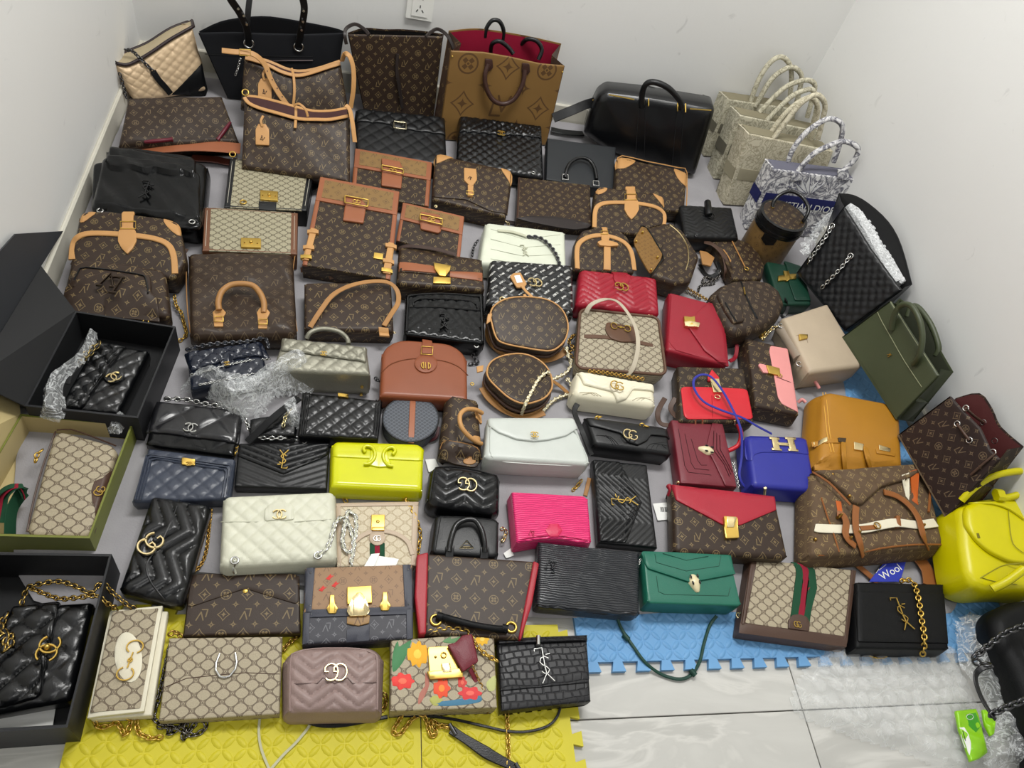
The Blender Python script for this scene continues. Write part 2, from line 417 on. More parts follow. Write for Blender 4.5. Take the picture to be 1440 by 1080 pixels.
    def ring(s,name,mat,c,R=0.008,r=0.0013,nrm=None,parent=None,ratio=1.0,n=16,rot=0):
        """ring lying in the plane of nrm at local point c"""
        nrm=np.array([0,0,1.0] if nrm is None else nrm,float); nrm/=np.linalg.norm(nrm); a=np.cross(nrm,(0,1,0.01)); a/=np.linalg.norm(a); b=np.cross(nrm,a)
        ca,sa=math.cos(rot),math.sin(rot); a,b=a*ca+b*sa,b*ca-a*sa
        P=[np.array(c)+a*R*math.cos(t)+b*R*ratio*math.sin(t) for t in np.arange(n)*2*np.pi/n]
        return s.tube(name,mat,P,r,7,closed=True,parent=parent,up=tuple(nrm))
    def stud(s,name,mat,x,y,r=0.003,h=0.0015,parent=None):
        c=s.at(x,y,0); n=12; V=[];F=[]
        for k,(rr_,hh) in enumerate(((1,-0.001),(1,h*.5),(.7,h),(.25,h*1.15))):
            for i in range(n): t=2*math.pi*i/n; V.append(c+np.array([r*rr_*math.cos(t),r*rr_*math.sin(t),hh]))
        for k in range(3):
            for i in range(n): F.append((k*n+i,k*n+(i+1)%n,(k+1)*n+(i+1)%n,(k+1)*n+i))
        F.append(tuple(3*n+i for i in range(n))); F.append(tuple(range(n-1,-1,-1)))
        return s.mesh(name,V,F,mat,None,parent)
    def plate(s,name,mat,pts,t=0.003,re=0.0008,r=0.0,k=1,parent=None,lift=0.0,st=False,on=True,D=None,**kw):
        P=(s.stp(pts,k,r) if st else s.px(pts,k,r)); f=s.f
        return s.slab(name,mat,P,D=D or t+0.002,top=t+lift,re=re,on=f if on else None,parent=parent,res=kw.pop('res',0.02),**kw)
    def seam(s,name,mat,pts,r=0.001,k=4,off=0.0,parent=None,closed=False,n=5):
        return s.tube(name,mat,s.path([(x,y,off) for x,y in dense(pts,k if k>1 else 1,closed)],1,closed),r,n,closed=closed,parent=parent)
    def strokes(s,name,mat,lines,c,size,rot=0.0,r=0.0012,off=0.0015,flat=None,parent=None,k=1,n=6,sx=1.0):
        """line art (lists of unit points) raised as metal on the front"""
        V=[];F=[];uv=[]; o=s.uv(*c); h0=float(s.f(o[0],o[1])); o=s.uv(*c,w=h0+off); ca,sa=math.cos(math.radians(rot)),math.sin(math.radians(rot))
        for ln in lines:
            cl=len(ln)>3 and ln[0]==ln[-1]; pts=np.array(ln[:-1] if cl else ln,float)*np.array([sx,1])*size
            P=[]
            for x,y in pts:
                X=o[0]+x*ca-y*sa; Y=o[1]+x*sa+y*ca; P.append((X,Y,h0+off))
            v,f,t=sweep(np.array(P),circ(r,n,flat or r),(0,0,1),cl); b=len(V); V+=list(v); F+=[tuple(i+b for i in q) for q in f]; uv+=t
        return s.mesh(name,V,F,mat,uv,parent,1.0)
def dense(pts,k,closed=False):
    P=smooth(np.array(pts,float),k,closed) if k>1 else np.array(pts,float); out=[]
    n=len(P); m=n if closed else n-1
    for i in range(m):
        a,b=P[i],P[(i+1)%n]; q=max(1,int(np.linalg.norm(b-a)/7))
        for j in range(q): out.append(a+(b-a)*j/q)
    if not closed: out.append(P[-1])
    return [tuple(p) for p in out]
def fillet(P,r,n=4):
    out=[]; N=len(P)
    for i in range(N):
        a,b,c=P[i-1],P[i],P[(i+1)%N]; u=a-b; v=c-b; lu,lv=np.linalg.norm(u),np.linalg.norm(v); d=min(r,lu*.45,lv*.45)
        p=b+u/lu*d; q=b+v/lv*d
        for j in range(n+1):
            t=j/n; out.append((1-t)**2*p+2*t*(1-t)*b+t*t*q)
    return np.array(out)
def pdist(X,poly):
    A=poly; B=np.roll(poly,-1,0); out=np.full(len(X),1e9)
    for a,b in zip(A,B):
        d=b-a; L=d@d
        if L<1e-14: continue
        t=np.clip(((X-a)@d)/L,0,1); q=X-a-t[:,None]*d; out=np.minimum(out,(q*q).sum(1))
    return np.sqrt(out)
def inside(X,poly):
    A=poly;B=np.roll(poly,-1,0); c=np.zeros(len(X),bool)
    for a,b in zip(A,B):
        m=((a[1]>X[:,1])!=(b[1]>X[:,1])); xx=(b[0]-a[0])*(X[:,1]-a[1])/((b[1]-a[1]) if abs(b[1]-a[1])>1e-12 else 1e-12)+a[0]; c^=m&(X[:,0]<xx)
    return c.astype(float)
def hfn(u,v,d,f):
    re=max(f['re'],1e-5); x=np.clip(d/re,0,1); w=f['top']-re*(1-np.sqrt(np.clip(1-(1-x)**2,0,1)))
    if f['bulge']: y=np.clip(d/f['dm'],0,1); w=w+f['bulge']*(1-(1-y)**2)
    if f['wfn'] is not None: w=w+f['wfn'](u,v)
    if f['relief'] is not None: w=w+f['relief'](u,v)*np.clip(d/(re+0.004),0,1)
    return w
# ---------------------------------------------------------------- line art for hardware (unit height about 1)
def arc(cx,cy,rx,ry,a0,a1,n=14): return [(cx+rx*math.cos(math.radians(a0+(a1-a0)*i/n)),cy+ry*math.sin(math.radians(a0+(a1-a0)*i/n))) for i in range(n+1)]
ART=dict(
 GG=[arc(-0.27,0,0.42,0.5,48,330)+[(0.09,-.02),(-0.1,-.02)],arc(0.25,0,0.42,0.5,48,330)+[(0.61,-.02),(0.4,-.02)]],
 CC=[arc(-0.24,0,0.46,0.5,-146,146),arc(0.24,0,0.46,0.5,34,326)],
 YSL=[[(-0.24,0.66),(0.0,0.34),(0.02,0.0)],[(0.25,0.68),(0.0,0.34)],[(.17,.24),(.09,.33),(-.06,.33),(-.14,.22),(-.06,.11),(.08,.02),(.17,-.1),(.11,-.24),(-.05,-.29),(-.2,-.2)],[(0.01,.08),(-.03,-.62),(.28,-.62),(.3,-.52)],[(-.3,-.37),(-.12,-.35)]],
 LV=[[(-0.16,0.5),(-0.36,-0.34),(0.1,-0.34)],[(-0.3,0.5),(-0.02,0.5)],[(-0.46,-0.34),(-0.2,-0.34)],[(-0.12,0.18),(0.1,-0.52),(0.44,0.18)],[(-0.26,0.18),(0.02,0.18)],[(0.3,0.18),(0.52,0.18)]],
 CD=[arc(-0.12,0,0.42,0.5,110,250),[(-0.27,-0.42),(-0.27,0.42)],arc(0.12,0,0.42,0.5,-70,70),[(0.27,-0.42),(0.27,0.42)],[(-0.05,-0.46),(-0.05,0.46)]],
 H=[[(-0.42,-0.5),(-0.42,0.5)],[(0.42,-0.5),(0.42,0.5)],[(-0.42,0),(0.42,0)]],
 BIT=[arc(-0.62,0,0.3,0.36,30,330),arc(0.62,0,0.3,0.36,-150,150),[(-0.36,0),(0.36,0)],arc(0,0,0.09,0.09,0,360,10)],
 TCC=[arc(-0.45,0.1,0.3,0.3,-20,250),arc(0.45,0.1,0.3,0.3,200,-70),arc(0,-0.05,0.5,0.5,240,300)],
)
GOLD=metal('cdab58',0.34,'gold_metal'); PALEGOLD=metal('e6d2a0',0.25,'pale_gold_metal'); SILVER=metal('c9c9c6',0.22,'silver_metal'); GUN=metal('5a5a5c',0.3,'gunmetal'); BRASS=metal('b08d4c',0.3,'aged_brass')
TAN=leather('b98a54',0.5,0.15,name='tan_leather'); TAN2=leather('a07443',0.5,0.15,name='honey_leather'); BRN=leather('94583a',0.45,0.2,name='brown_leather'); DBRN=leather('4a352a',0.45,0.2,name='dark_brown_leather')
BLK=leather('0d0e10',0.36,0.3,name='black_leather'); BLKS=leather('0a0b0d',0.27,0.3,coat=0.15,name='smooth_black_leather'); BLKM=leather('0b0c0e',0.5,0.3,spec=0.2,name='matt_black_leather')
PATENT=leather('070809',0.2,0.1,0.14,coat=0.0,spec=0.3,name='black_patent_leather'); NAVY=leather('22283a',0.3,0.3,coat=0.15,name='navy_leather')
LVM=monogram(); LVF=monogram(); GGC=ggcanvas(); LVR=monogram('94744a','5f4630',name='reverse_monogram_canvas')
WHITE_STITCH=leather('d8d2c2',0.7,0.1,name='pale_thread'); BLK_STITCH=leather('0c0c0e',0.7,0.1,name='dark_thread')
PAPER=leather('f0f0ec',0.8,0.05,name='white_paper')
Z0=0.018; ZM=0.012
# ================================================================ the room
XL,XR,YB=-0.709,1.657,2.50
def boxmesh(name,x0,x1,y0,y1,z0,z1,bev=0.0):
    b=bev; V=[];F=[]
    if b<=0:
        V=[(x,y,z) for z in (z0,z1) for (x,y) in ((x0,y0),(x1,y0),(x1,y1),(x0,y1))]
        F=[(3,2,1,0),(4,5,6,7),(0,1,5,4),(1,2,6,5),(2,3,7,6),(3,0,4,7)]
    else:
        for z,i in ((z0,0),(z1-b,0),(z1,b)): V+=[(x0+i,y0+i,z),(x1-i,y0+i,z),(x1-i,y1-i,z),(x0+i,y1-i,z)]
        F=[(3,2,1,0),(8,9,10,11)]
        for l in (0,4):
            for k in range(4): F.append((l+k,l+(k+1)%4,l+4+(k+1)%4,l+4+k))
    return mkmesh(name,V,F,None,0.3)
def box(name,a,b,mat,parent=None,bev=0.0): return link(name,boxmesh(name,a[0],b[0],a[1],b[1],a[2],b[2],bev),mat,parent)
def wallmat():
    m,nt,bs=newmat('painted_wall'); n=tex(nt,'ShaderNodeTexNoise',1.6,5)
    base=rgbmix(nt,n,lin('dddddb'),lin('e4e4e2'))
    s=tex(nt,'ShaderNodeTexNoise',7,8,Distortion=3.0); k=((E(s)-0.67)*9).sat()
    base=rgbmix(nt,k*0.35,base,lin('8e8e8e'))
    nt.links.new(base,bs.inputs['Base Color']); bs.inputs['Roughness'].default_value=0.5
    bump(nt,bs,tex(nt,'ShaderNodeTexNoise',60,4),0.12,0.002); return m
def marblemat():
    m,nt,bs=newmat('marble_tile')
    oi=nt.nodes.new('ShaderNodeObjectInfo'); tc=nt.nodes.new('ShaderNodeTexCoord'); ad=nt.nodes.new('ShaderNodeVectorMath'); ad.operation='ADD'
    cx=nt.nodes.new('ShaderNodeCombineXYZ'); r=E(oi.outputs['Random'])*30; nt.links.new(r.v,cx.inputs[0]); nt.links.new(r.v,cx.inputs[1])
    nt.links.new(tc.outputs['Object'],ad.inputs[0]); nt.links.new(cx.outputs[0],ad.inputs[1])
    mp=nt.nodes.new('ShaderNodeMapping'); mp.inputs['Rotation'].default_value=(0,0,0.95); mp.inputs['Scale'].default_value=(2.6,9,4); nt.links.new(ad.outputs[0],mp.inputs[0])
    a=nt.nodes.new('ShaderNodeTexNoise'); a.inputs['Scale'].default_value=1.3; a.inputs['Detail'].default_value=9; a.inputs['Distortion'].default_value=1.1; nt.links.new(mp.outputs[0],a.inputs['Vector'])
    t=E(a.outputs[0]); vein=((t-0.5).abs()*-14+0.8).sat()
    base=rgbmix(nt,((t-0.3)*2.2).sat(),lin('aeada8'),lin('c4c3be'))
    base=rgbmix(nt,vein*0.4,base,lin('e6e4de'))
    nt.links.new(base,bs.inputs['Base Color']); bs.inputs['Roughness'].default_value=0.3; return m
WALL=wallmat(); MARB=marblemat()
for nm,a,b in (('wall_back',(XL-0.1,YB,0),(XR+0.1,YB+0.1,2.8)),('wall_left',(XL-0.1,-2.2,0),(XL,YB,2.8)),('wall_right',(XR,-2.2,0),(XR+0.1,YB,2.8))):
    tag(box(nm,a,b,WALL),None,kind='structure')
BASEB=leather('cfcbbd',0.5,0.1,name='skirting_paint')
for nm,a,b in (('baseboard_left',(XL,-2.2,0),(XL+0.012,YB,0.075)),('baseboard_back',(XL+0.012,YB-0.012,0),(XR-0.012,YB,0.075)),('baseboard_right',(XR-0.012,-2.2,0),(XR,YB,0.075))):
    tag(box(nm,a,b,BASEB,bev=0.004),None,kind='structure')
fl=tag(box('floor',(XL-0.1,-2.2,-0.1),(XR+0.1,YB+0.1,-0.004),cloth('55524c',name='grout')),None,kind='structure')
T=0.60; sx=unproj(1117,960)[0]; sy=unproj(960,1006)[1]; tm=None
ix0=math.ceil((XL-sx)/T)-1; 
for i in range(-4,2):
    for j in range(-3,4):
        x0,y0=sx+i*T,sy+j*T
        if x0+T<XL or x0>XR or y0>YB: continue
        if tm is None: tm=boxmesh('tile',0.0012,T-0.0012,0.0012,T-0.0012,-0.01,0,0.001)
        o=link('tile',tm,MARB,fl); o.location=(x0,y0,0)
# socket on the back wall
so=bpy.data.objects.new('wall_socket',None); COL.objects.link(so)
P=unproj_plane(590,14,np.array([0,YB,0]),np.array([0,-1.0,0])); so.location=P; tag(so,'white plastic wall socket plate above the standing monogram totes','socket')
WPL=leather('e9e9e4',0.35,0.05,name='white_plastic'); DKP=leather('2a2a2a',0.6,0.05,name='slot_dark')
hw=0.043; b_=-0.027; t_=b_+0.086*1.45
def sbox(n,x0,x1,z0,z1,y0,y1,m,bev=0.0,par=so): return link(n,boxmesh(n,x0,x1,y0,y1,z0,z1,bev),m,par)
sbox('face_plate',-hw,hw,b_,t_,-0.012,0,WPL,0.003); sbox('socket_module',-0.026,0.026,b_+0.012,t_-0.012,-0.015,-0.011,WPL,0.001)
for (x,z,w_,h_,rt) in ((0,0.018,0.003,0.009,0),(-0.009,0.004,0.003,0.009,0.6),(0.009,0.004,0.003,0.009,-0.6),(-0.006,0.045,0.003,0.010,0),(0.006,0.045,0.003,0.010,0)):
    o=sbox('slot',-w_/2,w_/2,-h_/2,h_/2,-0.0006,0.0006,DKP); o.location=(x,-0.0153,z); o.rotation_euler=(0,rt,0)
# ---------------------------------------------------------------- foam mats
def foam(c,c2,name):
    m,nt,bs=newmat(name); nt.links.new(rgbmix(nt,tex(nt,'ShaderNodeTexNoise',6,4),lin(c),lin(c2)),bs.inputs['Base Color'])
    bs.inputs['Roughness'].default_value=0.55; bump(nt,bs,tex(nt,'ShaderNodeTexNoise',900,2),0.15,0.0005); return m
FY=foam('bfb318','cdc228','yellow_foam'); FB=foam('5a8fc0','6fa3d0','blue_foam')
def teeth(a,b,n,out,amp=0.02):
    a,b=np.array(a),np.array(b); d=(b-a)/n; o=np.array(out)*amp; P=[]
    for i in range(n):
        p=a+d*i; P+= [p,p+d*0.32,p+d*0.22+o,p+d*0.78+o,p+d*0.68]
    return P
def mat_tile(x0,x1,y0,y1,mat,label,n=12,sides='SENW',z=0.0):
    e=bpy.data.objects.new('foam_mat',None); COL.objects.link(e); e.location=(x0,y0,z); tag(e,label,'floor mat','interlocking foam floor mats')
    w,h=x1-x0,y1-y0; P=[]
    for s,a,b,o in (('S',(0,0),(w,0),(0,-1)),('E',(w,0),(w,h),(1,0)),('N',(w,h),(0,h),(0,1)),('W',(0,h),(0,0),(-1,0))):
        L=w if s in 'SN' else h; P+= teeth(a,b,max(2,int(n*L/0.6)),o) if s in sides else [np.array(a)]
    m=len(P); V=[(p[0],p[1],0) for p in P]+[(p[0],p[1],ZM-0.001) for p in P]
    F=[tuple(range(m-1,-1,-1)),tuple(range(m,2*m))]+[(i,(i+1)%m,m+(i+1)%m,m+i) for i in range(m)]
    link('mat_body',mkmesh('mat_body',V,F,None,0.3),mat,e)
    V=[];F=[]; pt=0.021; nx,ny=int(w/pt),int(h/pt)
    for i in range(nx):
        for j in range(ny):
            a=math.radians(45 if (i+j)%2 else -45); c,s=math.cos(a),math.sin(a); cx,cy=(i+.5)*pt,(j+.5)*pt; b=len(V)
            for k in range(8):
                t=2*math.pi*k/8; px,py=0.0135*math.cos(t),0.0062*math.sin(t); V.append((cx+px*c-py*s,cy+px*s+py*c,ZM-0.0012))
            for k in range(8):
                t=2*math.pi*k/8; px,py=0.011*math.cos(t),0.0042*math.sin(t); V.append((cx+px*c-py*s,cy+px*s+py*c,ZM+0.0006))
            F+= [(b+k,b+(k+1)%8,b+8+(k+1)%8,b+8+k) for k in range(8)]+[tuple(b+8+k for k in range(8))]
    tag(link('tread',mkmesh('tread',V,F,None,0.9),mat,e),None,kind='stuff')
yr=unproj(803,1020,ZM)[0]; ys=unproj(592,1060,ZM)[0]
mat_tile(ys-0.60,ys,-0.02,0.58,FY,'yellow foam mat under the lattice canvas wallets at bottom left',sides='N')
mat_tile(ys+.002,yr,-0.05,0.55,FY,'yellow foam mat whose toothed right edge meets the bare tiles',sides='E')
bl_=unproj(812,900,ZM)[0]; by=unproj(950,928,ZM)[1]; bm=bl_+0.60
mat_tile(bl_,bm,by,by+0.6,FB,'blue foam mat under the green flap bag with toothed near edge',sides='S')
mat_tile(bm+0.002,XR-0.02,by,by+0.6,FB,'blue foam mat under the black bag with a gold chain at right',sides='S')
mat_tile(XR-0.60,XR-0.02,by+0.605,by+1.2,FB,'blue foam mat under the olive tote along the right wall',sides='')
# ---------------------------------------------------------------- grey blanket
def blanket():
    px=[(62,452),(185,135),(300,108),(1090,222),(1165,420),(1192,560),(1214,612),(1290,720),(1342,860),(1000,858),(780,868),(600,850),(250,800),(175,850),(20,800)]
    P=np.array([unproj(x,y,Z0)[:2] for x,y in px]); P[:,0]=np.clip(P[:,0],XL+0.015,XR-0.02); P[:,1]=np.clip(P[:,1],-1,YB-0.02); P=smooth(P,4,True); P=np.clip(P,[XL+0.015,-1],[XR-0.02,YB-0.02])
    lo,hi=P.min(0),P.max(0); nx,ny=90,90; V=[];idx={}
    g=[(lo[0]+(hi[0]-lo[0])*i/nx,lo[1]+(hi[1]-lo[1])*j/ny) for i in range(nx+1) for j in range(ny+1)]
    G=np.array(g); ins=inside(G,P)>0; d=pdist(G,P)
    # snap the outside neighbours to the outline
    F=[]; near=np.zeros((len(G),2))
    for q,(gx,gy) in enumerate(g):
        if ins[q]: near[q]=(gx,gy)
        else:
            A=P;B=np.roll(P,-1,0); D=B-A; t=np.clip(((G[q]-A)*D).sum(1)/((D*D).sum(1)+1e-12),0,1); C=A+t[:,None]*D; k=((C-G[q])**2).sum(1).argmin(); near[q]=C[k]
    for i in range(nx):
        for j in range(ny):
            q=[i*(ny+1)+j,(i+1)*(ny+1)+j,(i+1)*(ny+1)+j+1,i*(ny+1)+j+1]
            if any(ins[k] for k in q): F.append(tuple(q))
    hz=0.0155+0.0012*np.sin(near[:,0]*23+2*np.sin(near[:,1]*9))+0.0010*np.sin(near[:,1]*31+near[:,0]*11)
    hz=np.where(ins,hz,0.0125)
    V=[(a,b,c) for (a,b),c in zip(near,hz)]; used=sorted({k for f in F for k in f}); mp={k:i for i,k in enumerate(used)}
    me=mkmesh('blanket',[V[k] for k in used],[tuple(mp[k] for k in f) for f in F],None,3.0)
    o=link('blanket',me,cloth('8f8d90','a3a1a4',0.95,0.6,260,name='grey_felt'))
    tag(o,'grey felt blanket spread over the foam mats under all the bags','blanket')
blanket()
# ================================================================ shared builders for the bags
def mk(name,label,quad,D,mat,r=0.01,z=Z0,lean=0.0,cat='handbag',group=None,flip=False,re=0.005,poly=None,zbr=0,uvr=0,uv0=None,**kw):
    zb=z+D*math.cos(math.radians(lean)); B=Bag(name,quad,zb,lean,label,cat,group,flip,zb+zbr,uvr); B.z=z; B.D=D
    P=B.rr(r) if poly is None else poly(B) if callable(poly) else B.px(poly,r=r if not isinstance(r,tuple) else 0.01)
    B.slab('body',mat,P,D=D,re=re,body=True,uvo=uv0 or (0,0),**kw); return B
def flap(B,mat,pts,t=0.003,r=0.006,re=0.0015,k=1,name='flap',st=False,keep=True,**kw):
    o=B.plate(name,mat,pts,t=t,re=re,r=r,k=k,st=st,**kw)
    if keep:
        b0,f0,P=B.f,B.last,(B.stp(pts,k,r) if st else B.px(pts,k,r))
        def f(u,v):
            u=np.asarray(u,float); v=np.asarray(v,float); i=inside(np.stack([u.ravel(),v.ravel()],1),P).reshape(u.shape)
            return np.where(i>0,f0(u,v),b0(u,v))
        B.f=f
    return o
def lineart(B,kind,x,y,size,mat=GOLD,rot=0,r=0.0013,off=0.0018,name='emblem',sx=1.0,flat=None,parent=None): return B.strokes(name,mat,ART[kind],(x,y),size,rot,r,off,flat,parent,sx=sx)
def eyelet(B,x,y,R=0.006,mat=SILVER,r=0.0016): return B.ring('eyelet',mat,B.at(x,y,0.001),R,r)
def chainz(B,pts,mat=GOLD,pitch=0.0088,wire=0.0017,width=0.0085,core=None,name='chain_strap',k=6,curb=False): return B.chain(name,mat,B.zpath(pts,k),pitch,wire,width,core=core,curb=curb)
def chainp(B,pts,mat=GOLD,pitch=0.0088,wire=0.0017,width=0.0085,core=None,name='chain_strap',k=6,curb=False): return B.chain(name,mat,B.path(pts,k),pitch,wire,width,core=core,curb=curb)
def strapz(B,mat,pts,w=0.012,t=0.003,name='strap',k=6,up=None,parent=None): return B.ribbon(name,mat,B.zpath(pts,k),w,t,up=tuple(B.Rm.T@np.array((0,0,1.0))) if up is None else up,parent=parent)
def strapp(B,mat,pts,w=0.012,t=0.003,name='strap',k=6,up=(0,0,1),parent=None): return B.ribbon(name,mat,B.path(pts,k),w,t,up=up,parent=parent)
def handle(B,mat,pts,r=0.005,name='handle',k=6,parent=None,raw=True): return B.tube(name,mat,B.path(pts,k,raw=raw),r,8,parent=parent)
def piping(B,mat,r=0.0016,poly=None,name='piping',off=-0.002,parent=None):
    P=B.rr(0.01) if poly is None else poly; h=[(p[0],p[1],off+float(B.f(p[0],p[1]))*0) for p in P]; return B.tube(name,mat,np.array(h),r,6,closed=True,parent=parent)
def dens(P,n=5):
    out=[]
    for a,b in zip(P[:-1],P[1:]): out+=[a+(b-a)*i/n for i in range(n)]
    return np.array(out+[P[-1]])
def frame(B,mat,pts,w,r=.0015,parent=None,name='buckle'):
    P=B.path([(x,y,w) for x,y in pts],1); h=max(p[2] for p in P); P[:,2]=h; Q=dens(np.vstack([P,P[:1]]),5)[:-1]; return B.tube(name,mat,Q,r,6,closed=True,parent=parent)
def twist_lock(B,x,y,s=0.008,mat=GOLD,parent=None):
    c=B.uv(x,y); o=B.plate('lock_plate',mat,[(0,0)],st=False) if False else None
    q=B.px([(x-1,y),(x+1,y)]); 
    return lineart(B,'CC',x,y,s*2,mat,r=s*0.16,name='turn_lock')
def tag_card(label,quad,z,mat=PAPER,t=0.0008,lean=0,name='paper_tag',cat='tag'):
    B=Bag(name,quad,z,lean,label,cat); B.slab('card',mat,B.rr(0.002),D=t,re=0.0002); return B
def poly_sides(cx,cy,rx,ry,n=20,a0=0): return [(cx+rx*math.cos(2*math.pi*i/n+a0),cy+ry*math.sin(2*math.pi*i/n+a0)) for i in range(n)]
def snake(B,x,y,L,rot,base,enamel):
    """a scaled serpent head clasp"""
    c=B.at(x,y,0.002); a=math.radians(rot); d=np.array([math.cos(a),math.sin(a),0]); s=np.array([-math.sin(a),math.cos(a),0]); up=np.array([0,0,1.0])
    prof=[(-.5,.08,.10),(-.42,.20,.22),(-.25,.30,.30),(-.05,.34,.34),(.12,.28,.32),(.3,.2,.24),(.45,.13,.14),(.5,.05,.06)]; V=[];F=[];n=9
    for k,(t,w,h) in enumerate(prof):
        for i in range(n): th=math.pi*i/(n-1); V.append(c+d*t*L+s*w*L*math.cos(th)+up*h*L*0.8*math.sin(th)-up*0.002)
    for k in range(len(prof)-1):
        for i in range(n-1): F.append((k*n+i,k*n+i+1,(k+1)*n+i+1,(k+1)*n+i))
    F.append(tuple(range(n-1,-1,-1))); o=B.mesh('serpent_clasp',V,F,base,None,None,2)
    for t,sd in ((0.05,1),(0.05,-1),(-.3,1),(-.3,-1)):
        cc=c+d*t*L+s*sd*0.2*L+up*0.2*L; B.tube('enamel_scale',enamel,[cc-d*0.10*L,cc,cc+d*0.1*L],0.06*L,6,parent=o,scale=[.5,1,.5])
    return o
def web_mat(horizontal=False):
    return None
GREENWEB=cloth('1f4a33',None,0.8,0.4,900,name='green_webbing'); REDWEB=cloth('8e1f33',None,0.8,0.4,900,name='red_webbing')
def buckle_set(B,x,y,dx,dy,L,mat=TAN,metal_=GOLD,w=0.016,tip=None):
    """short strap with a square buckle and a leaf shaped tip, running along (dx,dy) pixels"""
    n=math.hypot(dx,dy); ux,uy=dx/n,dy/n; px,py=-uy,ux; W=L*0.17
    P=lambda a,b:(x+ux*a*L+px*b*W,y+uy*a*L+py*b*W)
    B.plate('strap',mat,[P(0,-.8),P(0.0,.8),P(.42,.7),P(.42,-.7)],t=0.004,r=0.004)
    o=B.plate('leaf_tab',mat,[P(.40,-.75),P(.40,.75),P(.52,1.15),P(.72,1.2),P(.88,.7),P(1.0,0),P(.88,-.7),P(.72,-1.2),P(.52,-1.15)],t=0.005,r=0.003)
    f=B.path([(*P(a,b),0.006) for a,b in ((.24,-1),(.24,1),(.40,1),(.40,-1))],1); B.tube('buckle',metal_,f,0.0014,6,closed=True,parent=o)
    return o
# ================================================================ front row
CREAM=leather('d9d3bd',0.45,0.2,name='cream_leather'); BURG=leather('6b1f2b',0.42,0.3,name='burgundy_leather')
B=mk('card_wallet','beige lattice canvas wallet with cream edges and an oval gold bit patch',[(159,861),(236,859),(213,1006),(127,1012)],0.03,CREAM,0.003,z=ZM,cat='wallet',re=0.003)
flap(B,CREAM,[(157,861),(230,854),(204,1003),(124,1012)],t=0.012,r=0.002,name='cover')
flap(B,GGC,[(160,864),(224,858),(199,999),(128,1005)],t=0.0012,r=0.002,name='canvas_panel',re=0.0006)
o=B.plate('oval_patch',CREAM,[(182.5+19*math.cos(t)-7*math.sin(t)*.6,928-35*math.sin(t)-3*math.cos(t)) for t in np.arange(24)*np.pi/12],t=0.0016)
lineart(B,'BIT',183,928,0.038,GOLD,rot=80,r=0.0014,off=0.004)
chainz(B,[(133,1013,.03),(138,1022,.02),(152,1021,.02),(165,1017,.02),(176,1033,.018),(184,1014,.02),(178,1010,.03)],GOLD)
chainz(B,[(192,1012,.02),(195,1030,.018),(212,1038,.018),(228,1036,.018)],GOLD,name='chain_strap')
B=mk('clutch_bag','beige lattice canvas clutch with a silver horseshoe clasp',[(238,897),(397,895),(393,1004),(223,1014)],0.035,GGC,0.004,z=ZM,re=0.003,cat='clutch')
B.strokes('horseshoe_clasp',SILVER,[[(-.32,.5),(-.42,.1),(-.4,-.2),(-.2,-.48),(.0,-.54),(.2,-.48),(.4,-.2),(.42,.1),(.32,.5)]],(318,935),0.042,0,0.0022,0.003,n=8)
B.seam('flap_edge',DBRN,[(228,968),(262,954),(298,950),(345,946),(394,948)],0.0008,1,0.0)
chainz(B,[(240,905,.02),(228,960,.02),(222,985,.02),(216,1008,.015),(228,1018,.015),(240,1012,.02),(238,1032,.015),(262,1016,.02),(258,1038,.015),(280,1012,.02),(290,1022,.015),(272,1034,.015),(250,1024,.02),(222,1022,.018)],metal('6e6a66',0.25,'dark_silver'))
chainz(B,[(397,915,.02),(408,903,.02),(420,895,.02)],BRASS,name='chain_end'); chainz(B,[(238,893,.03),(246,889,.03),(256,896,.03)],BRASS,name='chain_end')
TAUPE=leather('8d7873',0.4,0.35,name='mauve_leather')
B=mk('camera_bag','mauve chevron quilted camera bag with gold interlocked emblem at front row',[(402,912),(537,909),(533,1002),(403,1004)],0.05,TAUPE,(0.03,0.03,0.008,0.008),z=ZM,re=0.01,bulge=0.006,relief=chevron(0.022,0.005,0.75,0.085,off=.2),res=0.0035,flare=0.006,puff=0.004)
B.plate('emblem_tab',TAUPE,poly_sides(471.5,944,17,16),t=0.002,re=0.002)
B.seam('flap_edge',leather('6f5c58',0.5,.2),[(406,962),(425,961),(446,961),(454,953),(471,961),(489,953),(496,961),(515,960),(531,959)],0.0012,1,0.001)
lineart(B,'GG',471.5,945,0.03,PALEGOLD,rot=180,r=0.0016,off=0.004)
B.seam('piping',TAUPE,[(408,1000),(409,930),(416,918),(440,913),(471,912),(505,913),(526,920),(530,932),(530,998)],0.0022,2,0.0)
chainz(B,[(540,975,.03),(543,985,.02),(538,998,.015),(528,1001,.015)],BRASS)
B=mk('padlock_bag','lattice canvas flap bag printed with red and yellow flowers, gold lock',[(550,900),(695,890),(699,995),(549,1000)],0.05,GGC,0.004,z=ZM,re=0.003,uvr=4)
def blossom(x,y,rx,ry,c,c2,n=9,a=0.0):
    P=[(x+rx*(1+.16*math.cos(n*t))*math.cos(t+a),y+ry*(1+.16*math.cos(n*t))*math.sin(t+a)) for t in np.arange(40)*2*np.pi/40]
    o=B.plate('printed_flower',leather(c,0.6,0.1,name='print_ink'),P,t=0.0006,re=0.0003); B.plate('flower_heart',leather(c2,0.6,0.1,name='print_ink'),poly_sides(x,y,rx*.4,ry*.4,10),t=0.0010,re=0.0003,parent=o)
def leaf(pts,c): B.plate('printed_leaf',leather(c,0.6,0.1,name='print_ink'),pts,t=0.0005,re=0.0003,k=3)
